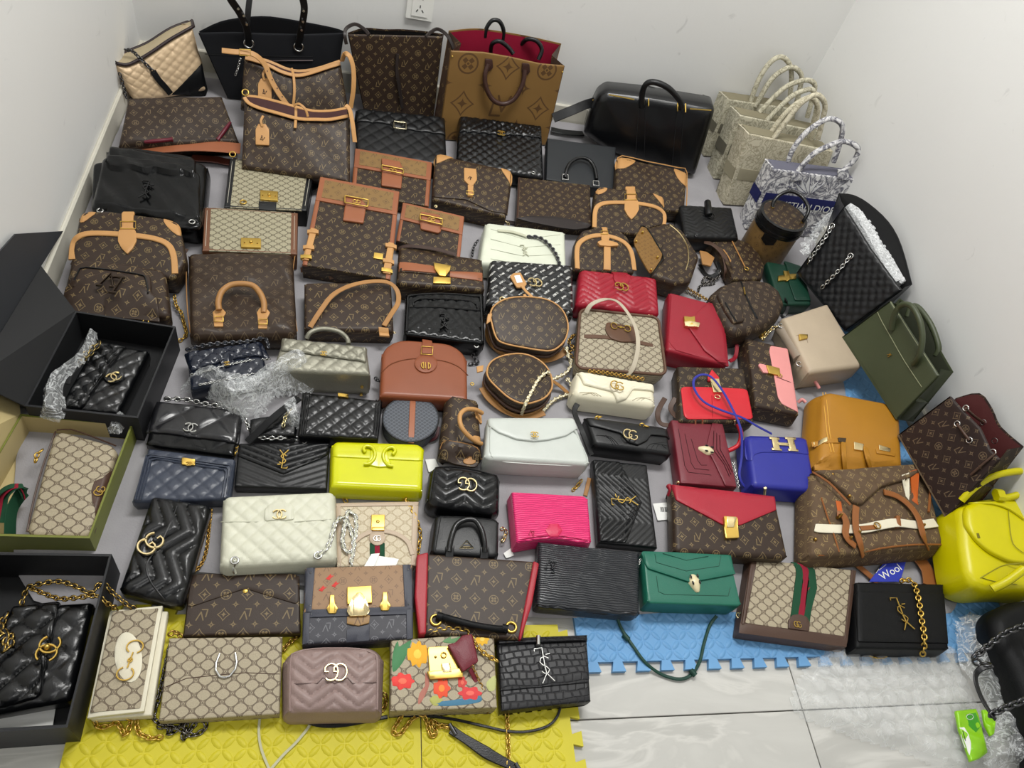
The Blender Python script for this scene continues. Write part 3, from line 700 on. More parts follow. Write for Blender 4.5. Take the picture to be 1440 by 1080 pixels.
leaf([(553,945),(552,922),(560,900),(578,898),(574,915),(566,932)],'3f7a4c'); leaf([(622,902),(640,893),(655,893),(638,904)],'5f8a5a'); leaf([(604,984),(612,978),(623,985),(612,993)],'a9a85a'); leaf([(684,960),(697,950),(697,968),(688,972)],'b4b878')
blossom(587,920,14,17,'e8a81f','f2c84a'); blossom(566,958,15,11,'d83a34','e86a50',7); blossom(621,968,11,13,'e2502f','f08a3a',7); blossom(661,975,15,9,'d2383a','e8685a',6); blossom(678,899,9,8,'e8b428','f0d060',8); blossom(650,960,6,8,'c8403a','e06a55',5)
leaf([(610,988),(640,984),(672,978),(677,986),(655,991),(620,993)],'3d7390'); leaf([(590,975),(600,960),(598,945),(604,962),(594,985),(588,990)],'a8695a')
o=B.plate('lock_plate',GOLD,[(601,911),(640,909),(650,954),(604,957)],t=0.004,r=0.002)
B.plate('lock_bar',GOLD,[(600,946),(649,941),(650,954),(604,957)],t=0.008,re=0.001,parent=o); B.ring('keyhole',BRASS,B.at(624,921,0.006),0.005,0.0012,parent=o); B.stud('rivet',BRASS,612,925,0.003,0.006,parent=o)
B.plate('hinge',PALEGOLD,[(620,935),(632,934),(634,947),(622,948)],t=0.009,parent=o)
chainp(B,[(602,889,.004),(630,884,.006),(656,888,.006),(668,905,.006),(680,918,.006),(700,930,.004)],GOLD)
t_=Bag('key_fob',[(629,906),(664,891),(673,930),(651,945)],ZM+0.064,0,'burgundy leather key holder lying over the gold lock of the floral bag','key holder')
t_.slab('leather_bell',BURG,t_.px([(629,906),(640,904),(650,893),(664,891),(669,915),(673,930),(651,945),(641,927)],r=0.004),D=0.007,re=0.002,bulge=0.003,body=True)
t_.ribbon('strap',BURG,t_.zpath([(661,941,ZM+.062),(668,955,.062),(675,972,.058),(682,988,.05),(684,999,.03)]),0.009,0.003,up=(0,0,1)); t_.chain('chain_trim',BRASS,t_.zpath([(664,936,ZM+.063),(673,955,.064),(682,975,.058),(689,992,.045),(685,1002,.025)]),0.006,0.001,0.005)
chainz(B,[(566,1003,.03),(562,1012,.02),(553,1028,.016),(562,1032,.016),(574,1018,.016),(584,1008,.018),(594,1006,.02),(600,1015,.018),(606,1034,.016),(613,1030,.016),(606,1014,.018),(620,1020,.016),(632,1024,.016)],GOLD)
def croc():
    m,nt,bs=newmat('crocodile_leather'); u,v=uvxy(nt); bs.inputs['Base Color'].default_value=lin('1b1b1e'); bs.inputs['Roughness'].default_value=0.36; bs.inputs['Specular IOR Level'].default_value=0.35
    wv=tex(nt,'ShaderNodeTexNoise',14,2); y=v/0.014+E(wv)*1.6; row=E.op('FLOOR',y); x=u/0.017+row*0.37+E(wv)*1.5
    d=((x.fr()-0.5).abs()*-1+0.5).min((y.fr()-0.5).abs()*-1+0.5); h=(d*7).sat(); bump(nt,bs,h,0.5,0.002); return m
CROC=croc()
B=mk('wallet','black crocodile embossed flap wallet with a silver letter emblem',[(700,903),(825,899),(831,986),(705,1000)],0.04,CROC,0.003,z=ZM,cat='wallet',re=0.004,flip=True)
flap(B,CROC,[(700,902),(825,897),(828,960),(703,972)],t=0.003,r=0.003)
B.plate('fold',CROC,[(700,898),(825,893),(826,902),(700,907)],t=0.006,re=0.003,r=0.002)
lineart(B,'YSL',766,934,0.052,metal('a9a9a6',.3,'dull_silver'),rot=183,r=0.0011,off=0.006)
B.tube('tassel_cap',SILVER,B.path([(757,895,.008),(757,908,.008)],3),0.005,10)
chainz(B,[(713,1003,.02),(714,1030,.016),(715,1056,.016),(714,1085,.016)],GOLD)
strapz(B,BLK,[(788,995,.03),(782,1010,.02),(768,1022,.018),(740,1029,.018),(712,1028,.018),(680,1021,.018),(640,1012,.018),(600,1007,.018),(560,1007,.018)],0.005,0.004)
S=Bag('bag_strap',[(632,1020),(720,1082),(716,1092),(628,1030)],ZM+0.006,0,'short black leather strap with dark metal end clips on the yellow mat','strap')
S.ribbon('leather_strip',BLK,S.zpath([(634,1026,.018),(660,1043,.018),(690,1062,.018),(728,1081,.018)]),0.022,0.005,up=(0,0,1),scale=np.interp(np.linspace(0,1,19),[0,.25,.6,1],[.75,.7,1.0,.6]))
for x,y in ((636,1026),(729,1081)): S.tube('end_clip',GUN,S.zpath([(x-4,y-8,.02),(x+5,y+7,.02)],1),0.004,8)
chainz(S,[(632,1022,.02),(625,1020,.018),(616,1022,.016)],GOLD,name='chain_end')
S=Bag('strap',[(400,1000),(560,1000),(560,1015),(400,1015)],ZM+0.006,0,'thin black leather shoulder strap curving below the mauve camera bag','strap')
S.ribbon('leather_strip',BLK,S.zpath([(412,1004,.02),(425,1012,.018),(450,1020,.018),(480,1020,.018),(510,1015,.018),(545,1008,.018)]),0.007,0.004,up=(0,0,1)); S.tube('snap_hook',GUN,S.zpath([(404,1000,.025),(414,1006,.02)],1),0.003,8)
S=Bag('measuring_tape',[(360,1000),(400,1000),(400,1080),(360,1080)],ZM+0.004,0,'thin white measuring tape curling across the yellow mat','measuring tape')
TAPE=leather('b9b795',0.6,0.1,name='tape_vinyl'); S.ribbon('tape',TAPE,S.zpath([(366,1004,.016),(364,1030,.015),(368,1055,.015),(380,1085,.015)]),0.0045,0.001,up=(0,0,1)); S.ribbon('tape',TAPE,S.zpath([(378,1085,.0155),(398,1062,.0155),(420,1040,.0155),(437,1015,.0155),(420,1008,.0155)]),0.005,0.001,up=(0,0,1))
S.ribbon('tape',TAPE,S.zpath([(420,1005,.0155),(440,1016,.0155),(470,1012,.0155),(492,1002,.016)]),0.006,0.001,up=(0,0,1))
# wallet, trunk clutch, burgundy bag, ridged black clutch
B=mk('wallet','brown monogram envelope wallet with a small gold button',[(268,806),(421,806),(423,890),(257,894)],0.03,LVM,(0.016,0.016,0.004,0.004),z=ZM,cat='wallet',flip=True,re=0.004)
o=flap(B,LVM,[(263,808),(345,806.5),(421,807),(420,851),(345,828),(262,856)],t=0.0022,r=0.012); B.stud('button',GOLD,345,831,0.005,0.002)
EDGE=leather('3b3d47',0.5,0.2,name='slate_leather'); LVE=monogram('33333a','6b6b70',0.03,name='dark_monogram_canvas')
B=mk('trunk_clutch','trunk style clutch, tan monogram lid with gold latches and riveted slate edges',[(429,799),(580,794),(581,897),(425,906)],0.055,LVE,0.008,z=ZM,cat='clutch',flip=True,re=0.004)
flap(B,LVR if False else monogram('8e6f50','6b513c',0.03,name='tan_monogram_canvas'),[(430,799),(579,794),(580,857),(428,862)],t=0.003,r=0.003,name='lid')
for q in ([(429,799),(443,798.5),(438,862),(427,862)],[(566,795),(580,794),(581,857),(569,858)]): B.plate('edge_strip',EDGE,q,t=0.002,r=0.002)
for q in ([(426,862),(436,862),(434,905),(425,906)],[(571,858),(581,857),(581,897),(572,899)]): B.plate('edge_strip',EDGE,q,t=0.003,r=0.002)
B.plate('cross_band',EDGE,[(427,859),(580,854),(580,864),(426,869)],t=0.003)
for x,y in ((437,806),(574,801),(436,852),(575,850),(438,864),(572,859)): B.stud('rivet',GUN,x,y,0.0028,0.002)
for x,y in ((456,864),(478,863),(528,861),(551,859)): B.stud('stud',PALEGOLD,x,y,0.0018,0.002)
o=B.plate('lock_plate',GOLD,[(488,828),(522,826),(523,850),(488,852)],t=0.006,r=0.001); B.plate('hasp',PALEGOLD,[(496,842),(505,836),(512,842),(520,862),(515,868),(492,869),(487,862)],t=0.010,r=0.003,parent=o); B.ring('ring',GOLD,B.at(505,838,.008),0.006,0.0015,parent=o)
for x,y in ((467,852),(541,848)):
    B.plate('side_latch',GOLD,[(x-3,y-13),(x+3,y-13),(x+4,y),(x+8,y+6),(x+5,y+12),(x-5,y+12),(x-8,y+6),(x-4,y)],t=0.006,r=0.001)
B.plate('lid_tip',LVR,[(488,868),(520,866),(519,877),(504,881),(488,878)],t=0.004,r=0.002); B.plate('centre_strap',EDGE,[(488,879),(504,882),(520,878),(519,901),(487,903)],t=0.003)
RINK=leather('c8322c',0.6,0.1,name='red_ink')
for x,y in ((463,812),(471,822),(453,828)): B.plate('red_bird',RINK,[(x-5,y+3),(x-1,y-1),(x+2,y-4),(x+3,y-1),(x+7,y-2),(x+2,y+2),(x,y+5)],t=0.0006,re=0.0002)
chainz(B,[(440,904,.03),(455,907,.03),(480,905,.03)],BRASS,name='zip_chain')
B=mk('flap_bag','brown monogram flap bag with burgundy gussets and a braided black handle',[(600,778),(752,789),(736,899),(597,891)],0.055,LVM,0.004,z=ZM,flip=True,re=0.006)
for q in ([(586,781),(602,777),(599,892),(589,893),(583,840)],[(750,789),(758,793),(748,850),(732,901),(729,898)]): B.plate('gusset',leather('9c1f2c',0.42,0.3,name='crimson_leather'),q,t=0.004,re=0.004,r=0.004,D=0.045,on=False)
for x,y in ((613,872),(719,882)): B.ring('eyelet',GOLD,B.at(x,y,.002),0.010,0.003)
handle(B,BLKM,[(617,866,.003),(635,871,.010),(665,879,.012),(695,884,.010),(712,885,.004)],0.0075,raw=False)
for x,y in ((618,867),(710,884)): B.tube('handle_cuff',BLKM,B.path([(x-4,y-1,.005),(x+4,y+1,.006)],2),0.009,8)
chainz(B,[(600,896,.03),(625,890,.05),(650,886,.05),(660,888,.05)],GOLD)
def epi(c,name,sc=0.0052,rough=0.3):
    m,nt,bs=newmat(name); u,v=uvxy(nt); bs.inputs['Roughness'].default_value=rough
    n=E(tex(nt,'ShaderNodeTexNoise',26,2)); h=((v+n*0.012+u*0.03)/sc).fr(); h=((h-0.5).abs()*2.6).sat(); bump(nt,bs,h,0.8,0.0016)
    A=lin(c); nt.links.new(rgbmix(nt,h,tuple(q*.8 for q in A[:3])+(1,),tuple(min(1,q*1.12) for q in A[:3])+(1,)),bs.inputs['Base Color']); return m
EPIB=epi('26282c','ridged_black_leather')
B=mk('clutch_bag','black ridged leather clutch with small dark letters at its corner',[(758,761),(900,776),(900,866),(754,853)],0.05,EPIB,(0.004,0.004,0.012,0.012),z=ZM,cat='clutch',re=0.008,bulge=0.003)
lineart(B,'LV',775,796,0.028,EPIB,rot=180,r=0.0016,off=.003); B.seam('flap_edge',BLK_STITCH,[(756,850),(800,858),(850,864),(899,862)],0.0012,1)
chainz(B,[(901,786,.058),(888,822,.056),(874,858,.05),(871,870,.03)],SILVER,pitch=0.005,width=0.004,wire=0.001)
# green and burgundy serpent bags
EN=leather('15161a',0.2,0.05,name='black_enamel'); GRN=leather('1a6350',0.38,0.15,name='emerald_leather')
B=mk('flap_bag','emerald green leather flap bag with a serpent head clasp',[(904,776),(1026,780),(1043,852),(911,848)],0.06,GRN,(0.004,0.004,0.01,0.01),z=ZM,re=0.004)
flap(B,GRN,[(901,775),(1027,779),(1034,808),(970,820),(909,800)],t=0.005,r=0.008)
B.seam('stitched_contour',leather('134638',0.5,.2),[(921,779),(923,791),(965,803),(1011,796),(1014,781)],0.0008,1,0.0); B.seam('stitched_contour',leather('134638',0.5,.2),[(932,778),(965,788),(996,782)],0.0008,1); B.seam('stitched_contour',leather('134638',0.5,.2),[(923,810),(926,832),(935,836),(1024,838),(1027,826)],0.0008,1)
snake(B,977,820,0.042,-82,leather('d9cda6',.25,.1,name='cream_enamel'),EN)
strapz(B,leather('0f3a2f',.4,.15,name='dark_emerald_leather'),[(868,868,.03),(874,884,.016),(890,908,.016),(908,932,.014),(930,948,.006),(955,955,.006),(972,949,.006),(984,930,.014),(990,905,.016),(998,880,.016),(1008,866,.03)],0.007,0.004)
for x,y,z in ((880,896,.018),(974,946,.010)): B.tube('strap_keeper',leather('0f3a2f',.4,.15,name='dark_emerald_leather'),B.zpath([(x-3,y-4,z),(x+4,y+4,z)],1),0.006,8)
# canvas bag with stripe
B=mk('flap_bag','beige lattice canvas flap bag with a green and red stripe',[(1056,785),(1204,802),(1191,909),(1041,889)],0.035,DBRN,0.004,z=ZM,re=0.003,flare=0.004)
flap(B,GGC,[(1063,787),(1201,803),(1188,897),(1046,876)],t=0.002,r=0.002,name='canvas_panel',re=0.0006)
for q in ([(1056,785),(1064,786),(1047,878),(1041,878)],[(1196,802),(1204,803),(1191,905),(1186,900)],[(1041,876),(1190,896),(1190,910),(1039,890)]): B.plate('leather_trim',DBRN,q,t=0.003,r=0.002)
for m_,a0,a1 in ((GREENWEB,0,.34),(REDWEB,.34,.66),(GREENWEB,.66,1)):
    L=[(1113,790),(1118,800),(1120,825),(1114,855),(1109,882)]; Rr=[(1136,793),(1145,803),(1148,828),(1140,858),(1136,886)]
    A_=[(l[0]+(r_[0]-l[0])*a0,l[1]+(r_[1]-l[1])*a0) for l,r_ in zip(L,Rr)]; C_=[(l[0]+(r_[0]-l[0])*a1,l[1]+(r_[1]-l[1])*a1) for l,r_ in zip(L,Rr)]
    B.plate('web_stripe',m_,A_+C_[::-1],t=0.0022,re=0.0004,res=0.01)
o=B.plate('emblem_tab',DBRN,[(1107,885),(1107,873),(1113,866),(1123,865),(1133,869),(1137,877),(1136,889)],t=0.0045,r=0.003); lineart(B,'GG',1122,878,0.013,GOLD,r=0.0009,off=0.006,parent=o)
chainz(B,[(1037,862,.03),(1040,868,.03),(1043,862,.04)],PALEGOLD,name='chain_end')
B=mk('flap_bag','matt black flap bag with gold letter emblem and a gold chain laid across',[(1205,818),(1327,821),(1335,914),(1204,912)],0.05,BLKM,(0.006,0.006,0.01,0.006),z=ZM,re=0.006,flare=0.004)
flap(B,BLKM,[(1204,832),(1327,835),(1334,905),(1206,903)],t=0.003,r=0.004)
lineart(B,'YSL',1269,862,0.058,GOLD,rot=183,r=0.0015,off=0.004)
chainp(B,[(1266,817,.004),(1282,817,.005),(1290,835,.006),(1296,870,.006),(1300,900,.006),(1297,922,-.01)],GOLD,pitch=.0095,wire=.002,width=.011); chainz(B,[(1213,915,.03),(1225,922,.02),(1240,924,.018),(1250,918,.02)],GOLD,curb=True,name='chain_end')
# ================================================================ second rows, left half
B=mk('flap_bag','upright black chevron flap bag with big gold emblem, left of ivory bag',[(213,696),(297,710),(256,853),(166,832)],0.045,BLKS,0.012,z=Z0,re=0.009,relief=chevron(0.030,0.006,0.8,0.105,off=.35,uo=.62,rot=1),res=0.0035,bulge=0.003)
B.seam('flap_edge',BLK,[(252,703),(243,728),(232,752),(224,768),(218,776),(213,782),(205,798),(214,822),(236,848)],0.0016,2,0.001)
B.plate('emblem_tab',BLKS,poly_sides(205,769,14,16),t=0.003,re=0.002); lineart(B,'GG',212,764,0.034,PALEGOLD,rot=62,r=0.0026,off=0.008)
chainz(B,[(297,716,.03),(294,745,.02),(290,775,.02),(282,795,.02),(266,810,.02)],BRASS,pitch=0.006,width=0.006)
IV=leather('cbcbb8',0.38,0.3,name='ivory_leather')
B=mk('flap_bag','large ivory quilted flap bag with silver turn lock and chain',[(314,697),(471,690),(474,788),(309,798)],0.06,IV,0.014,z=Z0,re=0.011,bulge=0.004,relief=quilt(0.036,0.0045,1.0,0.25),res=0.0033,puff=0.003)
B.seam('flap_edge',leather('b4b4a2',.5,.2),[(311,734),(360,734),(372,734)],0.0012,1); B.seam('flap_edge',leather('b4b4a2',.5,.2),[(414,734),(472,730)],0.0012,1)
B.plate('lock_tab',IV,[(371,735),(373,717),(379,711),(405,709),(412,715),(414,734)],t=0.003,r=0.006,re=0.0015); lineart(B,'CC',393,723,0.02,PALEGOLD,r=0.0018,off=0.005,name='turn_lock')
eyelet(B,330,788,0.007,SILVER,0.002); eyelet(B,447,781,0.007,SILVER,0.002)
CH=dict(pitch=0.011,wire=0.0017,width=0.010)
chainp(B,[(330,788,.004),(329,795,.006),(331,806,-.01)],SILVER,core=IV,**CH)
chainz(B,[(449,781,.083),(462,767,.085),(468,748,.085),(473,734,.085),(484,728,.07),(493,745,.06),(497,768,.06),(491,778,.06),(482,765,.065),(484,742,.07),(490,720,.065),(500,728,.06),(500,752,.06),(494,790,.06),(492,805,.04)],SILVER,core=IV,**CH)
BEI=leather('b3a08a',0.45,0.25,name='beige_leather'); GGB=ggcanvas('c3b79d','a59578',0.03,name='pale_lattice_canvas')
B=mk('flap_bag','small pale beige lattice flap bag with gold lock above stripe',[(472,707),(589,705),(585,795),(474,797)],0.04,GGB,0.006,z=Z0,re=0.004)
for q in ([(472,707),(589,705),(588,711),(473,713)],[(472,707),(479,708),(480,797),(474,797)],[(580,706),(589,705),(586,795),(578,795)]): B.plate('leather_trim',BEI,q,t=0.002,r=0.001)
B.ribbon('arch_band',BEI,B.path([(493,796,.002),(494,772,.002),(504,757,.002),(522,748,.002),(541,747,.002),(560,752,.002),(574,763,.002),(580,780,.002)],4),0.010,0.003,up=(0,0,1))
for m_,a,b in ((GREENWEB,520,527),(REDWEB,527,534),(GREENWEB,534,541)): B.plate('web_stripe',m_,[(a,764),(b,764),(b,797),(a,797)],t=0.0015,re=0.0003)
o=B.plate('round_patch',BEI,poly_sides(530.5,757,11.5,11),t=0.004); lineart(B,'GG',530.5,757,0.011,SILVER,r=0.0007,off=0.0055,parent=o)
o=B.plate('lock_plate',GOLD,[(522,725),(541,725),(540,747),(522,747)],t=0.005,r=0.001); B.stud('lock_knob',GOLD,531,735,0.005,0.006,parent=o); B.plate('lock_base',BRASS,[(523,743),(540,743),(540,748),(523,748)],t=0.008,parent=o)
chainz(B,[(568,700,.04),(576,712,.055),(586,732,.055),(591,752,.04),(588,775,.03),(586,790,.03)],GOLD)
t_=tag_card('folded white care paper lying on the pale beige lattice bag',[(522,780),(561,786),(557,795),(512,797)],0.063,lean=4,name='paper_slip',cat='paper'); t_.slab('fold',PAPER,t_.px([(522,780),(534,779),(526,797),(512,797)],r=0.001),D=0.001,top=0.004,re=0.0002)
# black camera bag, mini triangle bag
B=mk('camera_bag','small black chevron camera bag with large gold double emblem',[(608,652),(704,667),(702,724),(600,711)],0.055,BLKS,0.022,z=Z0,re=0.011,bulge=0.006,relief=chevron(0.026,0.006,0.8,0.085,off=.1),res=0.0035,puff=0.003)
B.plate('emblem_tab',BLKS,poly_sides(656,680,15,14),t=0.003,re=0.002); lineart(B,'GG',656.5,681,0.032,PALEGOLD,rot=180,r=0.0019,off=0.006); B.seam('piping',BLK,[(604,708),(610,665),(618,657),(650,658),(690,667),(701,676),(700,722)],0.002,2)
B=mk('mini_bag','mini black leather top handle bag with a small gold triangle plaque',[(613,723),(702,729),(701,784),(606,778)],0.05,BLK,0.014,z=Z0,re=0.007,bulge=0.003,flare=0.004)
handle(B,BLKS,[(631,776,.006),(635,755,.012),(642,738,.016),(655,731,.018),(668,732,.018),(677,745,.016),(681,762,.012),(682,777,.006)],0.006)
for x,y in ((632,776),(681,778)): B.plate('handle_mount',BLK,[(x-6,y-7),(x+6,y-7),(x+6,y+7),(x-6,y+7)],t=0.006,r=0.003)
o=B.plate('triangle_plaque',BLK,[(656,760),(666,771),(646,771)],t=0.002); B.seam('triangle_frame',PALEGOLD,[(656,760),(666,771),(646,771)],0.0006,1,0.0022,parent=o,closed=True); B.seam('plaque_lettering',PALEGOLD,[(651,769),(661,769)],0.0006,1,.0024,parent=o); B.seam('plaque_lettering',PALEGOLD,[(654,765),(658,765)],0.0005,1,.0024,parent=o)
B.seam('piping',BLKS,[(612,776),(619,732),(625,727),(660,728),(695,732),(699,742),(697,780)],0.0014,2); chainz(B,[(704,744,.05),(711,745,.04),(710,755,.03),(706,762,.03)],PALEGOLD,name='ring_clip')
# ridged pink pouch
EPIP=epi('dc3270','ridged_pink_leather',0.0048,0.28)
B=mk('pouch','hot pink ridged leather pouch with a hexagon patch',[(720,690),(826,698),(831,764),(727,763)],0.05,EPIP,0.006,z=Z0,cat='pouch',re=0.005,poly=lambda b:b.px([(720,691),(822,697),(827,702),(831,763),(815,762),(790,757),(760,757),(727,763)],r=0.006),flare=0.004,uvr=-4)
B.plate('hexagon_patch',leather('c4124a',0.35,.2),poly_sides(779,746,12,10.5,6),t=0.0016,re=0.0006); lineart(B,'LV',748,750,0.016,leather('b81650',.4,.1),rot=180,r=0.001); B.seam('flap_edge',leather('a01445',.5,.2),[(727,760),(760,754),(790,754),(830,761)],0.0012,2,.0005)
B=mk('wallet','black chevron envelope wallet standing crosswise with gold letters beside pink pouch',[(833,646),(910,653),(925,771),(842,763)],0.032,BLK,0.005,z=Z0,cat='wallet',re=0.005,relief=chevron(0.016,0.0022,1.0,0.24,uo=.75,rot=1),res=0.003)
flap(B,BLK,[(833,647),(870,649),(902,707),(880,764),(843,762)],t=0.003,r=0.006,relief=chevron(0.016,0.0022,1.0,0.24,uo=.75,rot=1),res=0.003)
lineart(B,'YSL',877,703,0.05,GOLD,rot=-86,r=0.0013,off=0.006)
t_=tag_card('white card tag on the blanket beside the neon yellow bag',[(598,646),(612,645),(619,660),(603,664)],0.02)
t_=tag_card('small white swing tag hanging below the pink pouch',[(708,778),(718,771),(723,781),(712,785)],0.022); t_.ribbon('string',PAPER,t_.zpath([(718,772,.022),(722,768,.03),(726,763,.05)]),0.003,0.001,up=(0,0,1))
B.e['label']='black chevron envelope wallet standing crosswise with gold letters beside pink pouch'
# ---------------------------------------------------------------- left middle
B=mk('wallet','glossy black wallet with large quilted diamonds and silver linked emblem',[(220,565),(342,579),(328,641),(205,625)],0.035,PATENT,0.006,z=Z0,cat='wallet',re=0.005,relief=quilt(0.085,0.003,1.0,.5),res=0.005)
flap(B,leather('17171a',0.25,0.2,0.15,coat=.3,name='glossy_black_leather'),[(219,565),(342,579),(336,625),(204,608)],t=0.005,r=0.005,re=0.003,relief=quilt(0.085,0.004,1.0,.5),res=0.005)
lineart(B,'CC',268,601,0.021,SILVER,r=0.0016,off=0.007)
chainz(B,[(232,561,.05),(262,562,.05),(290,568,.05),(325,574,.05)],SILVER,core=BLK,pitch=0.010,wire=0.0018,width=0.010)
NVY=leather('353b49',0.36,0.35,coat=.1,name='slate_navy_leather')
B=mk('wallet','slate navy quilted wallet with a ridged border and gold clasp',[(208,630),(331,645),(324,702),(185,706)],0.04,NVY,0.006,z=Z0,cat='wallet',re=0.006,relief=quilt(0.036,0.004,1.0,.1),res=0.0035)
for i,d in enumerate((0,4,8)): B.seam('raised_ridge',NVY,[(190+d,703),(206+d*.8,641+d*.8),(212+d,639+d*.8),(323-d,654+d*.8),(326-d,658+d*.8),(320-d,700)],0.0022,1,0.001)
B.plate('clasp',GOLD,[(256,646),(275,648),(275,657),(256,656)],t=0.005,r=0.002); lineart(B,'CC',265.5,652,0.009,GOLD,r=0.0009,off=0.006,name='clasp_emblem')
B=mk('wallet','black chevron envelope wallet with upright gold letters above ivory bag',[(336,624),(464,624),(460,688),(329,684)],0.03,BLK,0.004,z=Z0,cat='wallet',re=0.004,relief=chevron(0.015,0.0022,-0.42,0.4,uo=.5),res=0.0032)
flap(B,BLK,[(336,624),(464,624),(461,641),(399,668),(333,642)],t=0.003,r=0.005,relief=chevron(0.015,0.0022,-0.42,0.4,uo=.5),res=0.0032); lineart(B,'YSL',398,646,0.036,GOLD,r=0.0013,off=0.006)
chainz(B,[(334,626,.04),(331,634,.04),(329,642,.03)],GOLD,name='chain_end')
NEON=leather('c9cb00',0.24,0.12,coat=.35,name='neon_yellow_leather')
B=mk('flap_bag','neon yellow leather flap bag with tonal arched emblem',[(467,619),(597,624),(594,690),(465,684)],0.055,NEON,(0.018,0.018,0.008,0.008),z=Z0,re=0.012,puff=0.003)
flap(B,NEON,[(470,618),(594,623),(595,649),(467,643)],t=0.003,r=0.012,re=0.0025)
o=B.plate('arched_emblem',NEON,[(519,655),(516,650),(521,643),(521,636),(533,628),(545,637),(545,644),(550,651),(546,657),(533,658)],t=0.004,re=0.0015,r=.002)
for pts in ([(514,636),(511,631),(515,627),(523,629),(527,636),(526,645),(519,652),(512,652)],[(552,639),(556,634),(552,629),(544,631),(539,638),(540,647),(546,654),(553,655)]): B.tube('emblem_curl',NEON,B.path([(x,y,.005) for x,y in pts],3),0.004,8,parent=o)
chainz(B,[(482,690,.03),(483,700,.025),(488,706,.02)],GOLD,name='chain_end'); chainz(B,[(573,692,.03),(566,700,.03),(572,706,.03)],GOLD,name='chain_end')
B=mk('flap_bag','black quilted flap bag with ridged side borders and gold clasp, beside round bag',[(425,551),(538,563),(532,618),(419,612)],0.05,BLKS,0.004,z=Z0,re=0.006,relief=quilt(0.034,0.005,1.0,.3),res=0.0035,bulge=.002)
for d in (0,3,6): 
    B.seam('raised_ridge',BLKS,[(423+d,611),(429+d,553)],0.002,1,.001); B.seam('raised_ridge',BLKS,[(530-d,617),(535-d,563)],0.002,1,.001)
B.plate('clasp',GOLD,[(475,552),(490,554),(490,562),(475,560)],t=0.006,r=0.002)
NP=leather('161c2a',0.25,0.15,0.12,coat=.2,name='navy_patent_leather')
B=mk('flap_bag','navy patent quilted flap bag with a chain edged flap',[(262,497),(366,482),(378,530),(268,547)],0.06,NP,0.006,z=Z0,re=0.008,bulge=0.004,relief=quilt(0.036,0.004,1.0,.2),res=0.004)
flap(B,NP,[(258,496),(368,480),(380,503),(350,505),(317,511),(285,521),(268,525)],t=0.006,r=0.006,re=0.003,relief=quilt(0.036,0.004,1.0,.2),res=0.004)
o=B.plate('lock_badge',NP,poly_sides(319,512,10,8,14),t=0.004,re=0.0015); lineart(B,'CC',319,511,0.010,GOLD,r=0.0009,off=0.006,parent=o,name='lock_emblem')
chainp(B,[(268,527,.002),(285,523,.002),(317,514,.002),(350,507,.002),(380,505,.002)],SILVER,pitch=0.005,width=0.004,wire=0.001,name='chain_trim'); chainp(B,[(280,541,.002),(315,534,.002),(350,527,.002),(376,521,.002)],SILVER,pitch=0.005,width=0.004,wire=0.001,name='chain_trim')
chainz(B,[(262,492,.08),(290,485,.09),(320,482,.09),(350,480,.09),(372,476,.08),(378,490,.08)],GUN,core=NP,pitch=0.008)
SIL=leather('8c8a7c',0.42,0.5,0.15,metal=0.55,name='metallic_silver_leather')
B=mk('top_handle_bag','metallic silver quilted top handle bag with gold lock',[(398,477),(516,490),(521,527),(382,521)],0.085,SIL,0.006,z=Z0,re=0.008,bulge=.003,relief=quilt(0.034,0.003,1.0,.1),res=0.0035,puff=.003)
flap(B,SIL,[(396,474),(517,488),(515,512),(394,495)],t=0.006,r=0.006,re=0.004,relief=quilt(0.034,0.003,1.0,.1),res=0.0035); lineart(B,'CC',455,497,0.011,GOLD,r=0.0012,off=0.008,name='turn_lock')
handle(B,SIL,[(431,476,-.02),(436,468,-.01),(448,463,-.008),(463,463,-.008),(478,467,-.01),(488,476,-.02),(490,484,-.02)],0.006)
for x,y,z in ((509,536,.06),(508,552,.03)): c=B.pz(x,y,z); c[1]=-0.003; B.tube('base_stud',GOLD,[c,c+np.array([0,-.004,0])],0.004,8)
# brown curved flap bag
COG=leather('82462a',0.36,0.12,name='cognac_leather')
B=mk('saddle_bag','cognac brown round topped bag with a buckle and gold letter disc',[(538,474),(657,484),(658,563),(534,556)],0.06,COG,(0.065,0.065,0.006,0.006),z=Z0,re=0.010,bulge=.003)
B.seam('flap_edge',leather('6e3a1e',.5,.2),[(536,525),(550,512),(575,505),(600,505),(625,508),(645,516),(658,528)],0.0014,4,.0005)
B.plate('strap',COG,[(594,475),(608,477),(607,500),(593,499)],t=0.005,r=0.002); f=B.path([(593,487,.007),(609,488,.007),(608,499,.007),(592,498,.007)],1); B.tube('buckle',GOLD,f,0.0013,6,closed=True)
o=B.plate('letter_disc',COG,poly_sides(598.5,513,16,13),t=0.004,re=0.0012); lineart(B,'CD',599,514,0.021,GOLD,r=0.0013,off=0.0065,parent=o); eyelet(B,664,540,.004,GOLD); chainz(B,[(528,532,.05),(533,536,.05)],GUN,name='ring_clip')
CEL=ggcanvas('3c4047','5a5f68',0.012,name='dark_knotted_canvas',lw=0.09)
B=mk('round_bag','round charcoal canvas bag with a brown leather strap down its middle',[(538,557),(617,557),(617,621),(538,621)],0.045,CEL,z=Z0,re=0.004,poly=lambda b:b.ell())
B.ribbon('centre_strap',BRN,B.path([(581,556,.001),(580,575,.001),(579,600,.001),(578,623,.001)],3),0.014,0.003,up=(0,0,1)); piping(B,BLK,0.002,B.ell()); strapz(B,leather('4b2326',.4,.2),[(617,600,.04),(613,615,.03),(600,622,.02)],.008,.003)
B=mk('mini_duffel','mini brown monogram duffel lying on its side with tan handle',[(628,549),(674,560),(680,640),(617,637)],0.06,LVM,(0.02,0.012,0.008,0.008),z=Z0,re=0.022,bulge=.004)
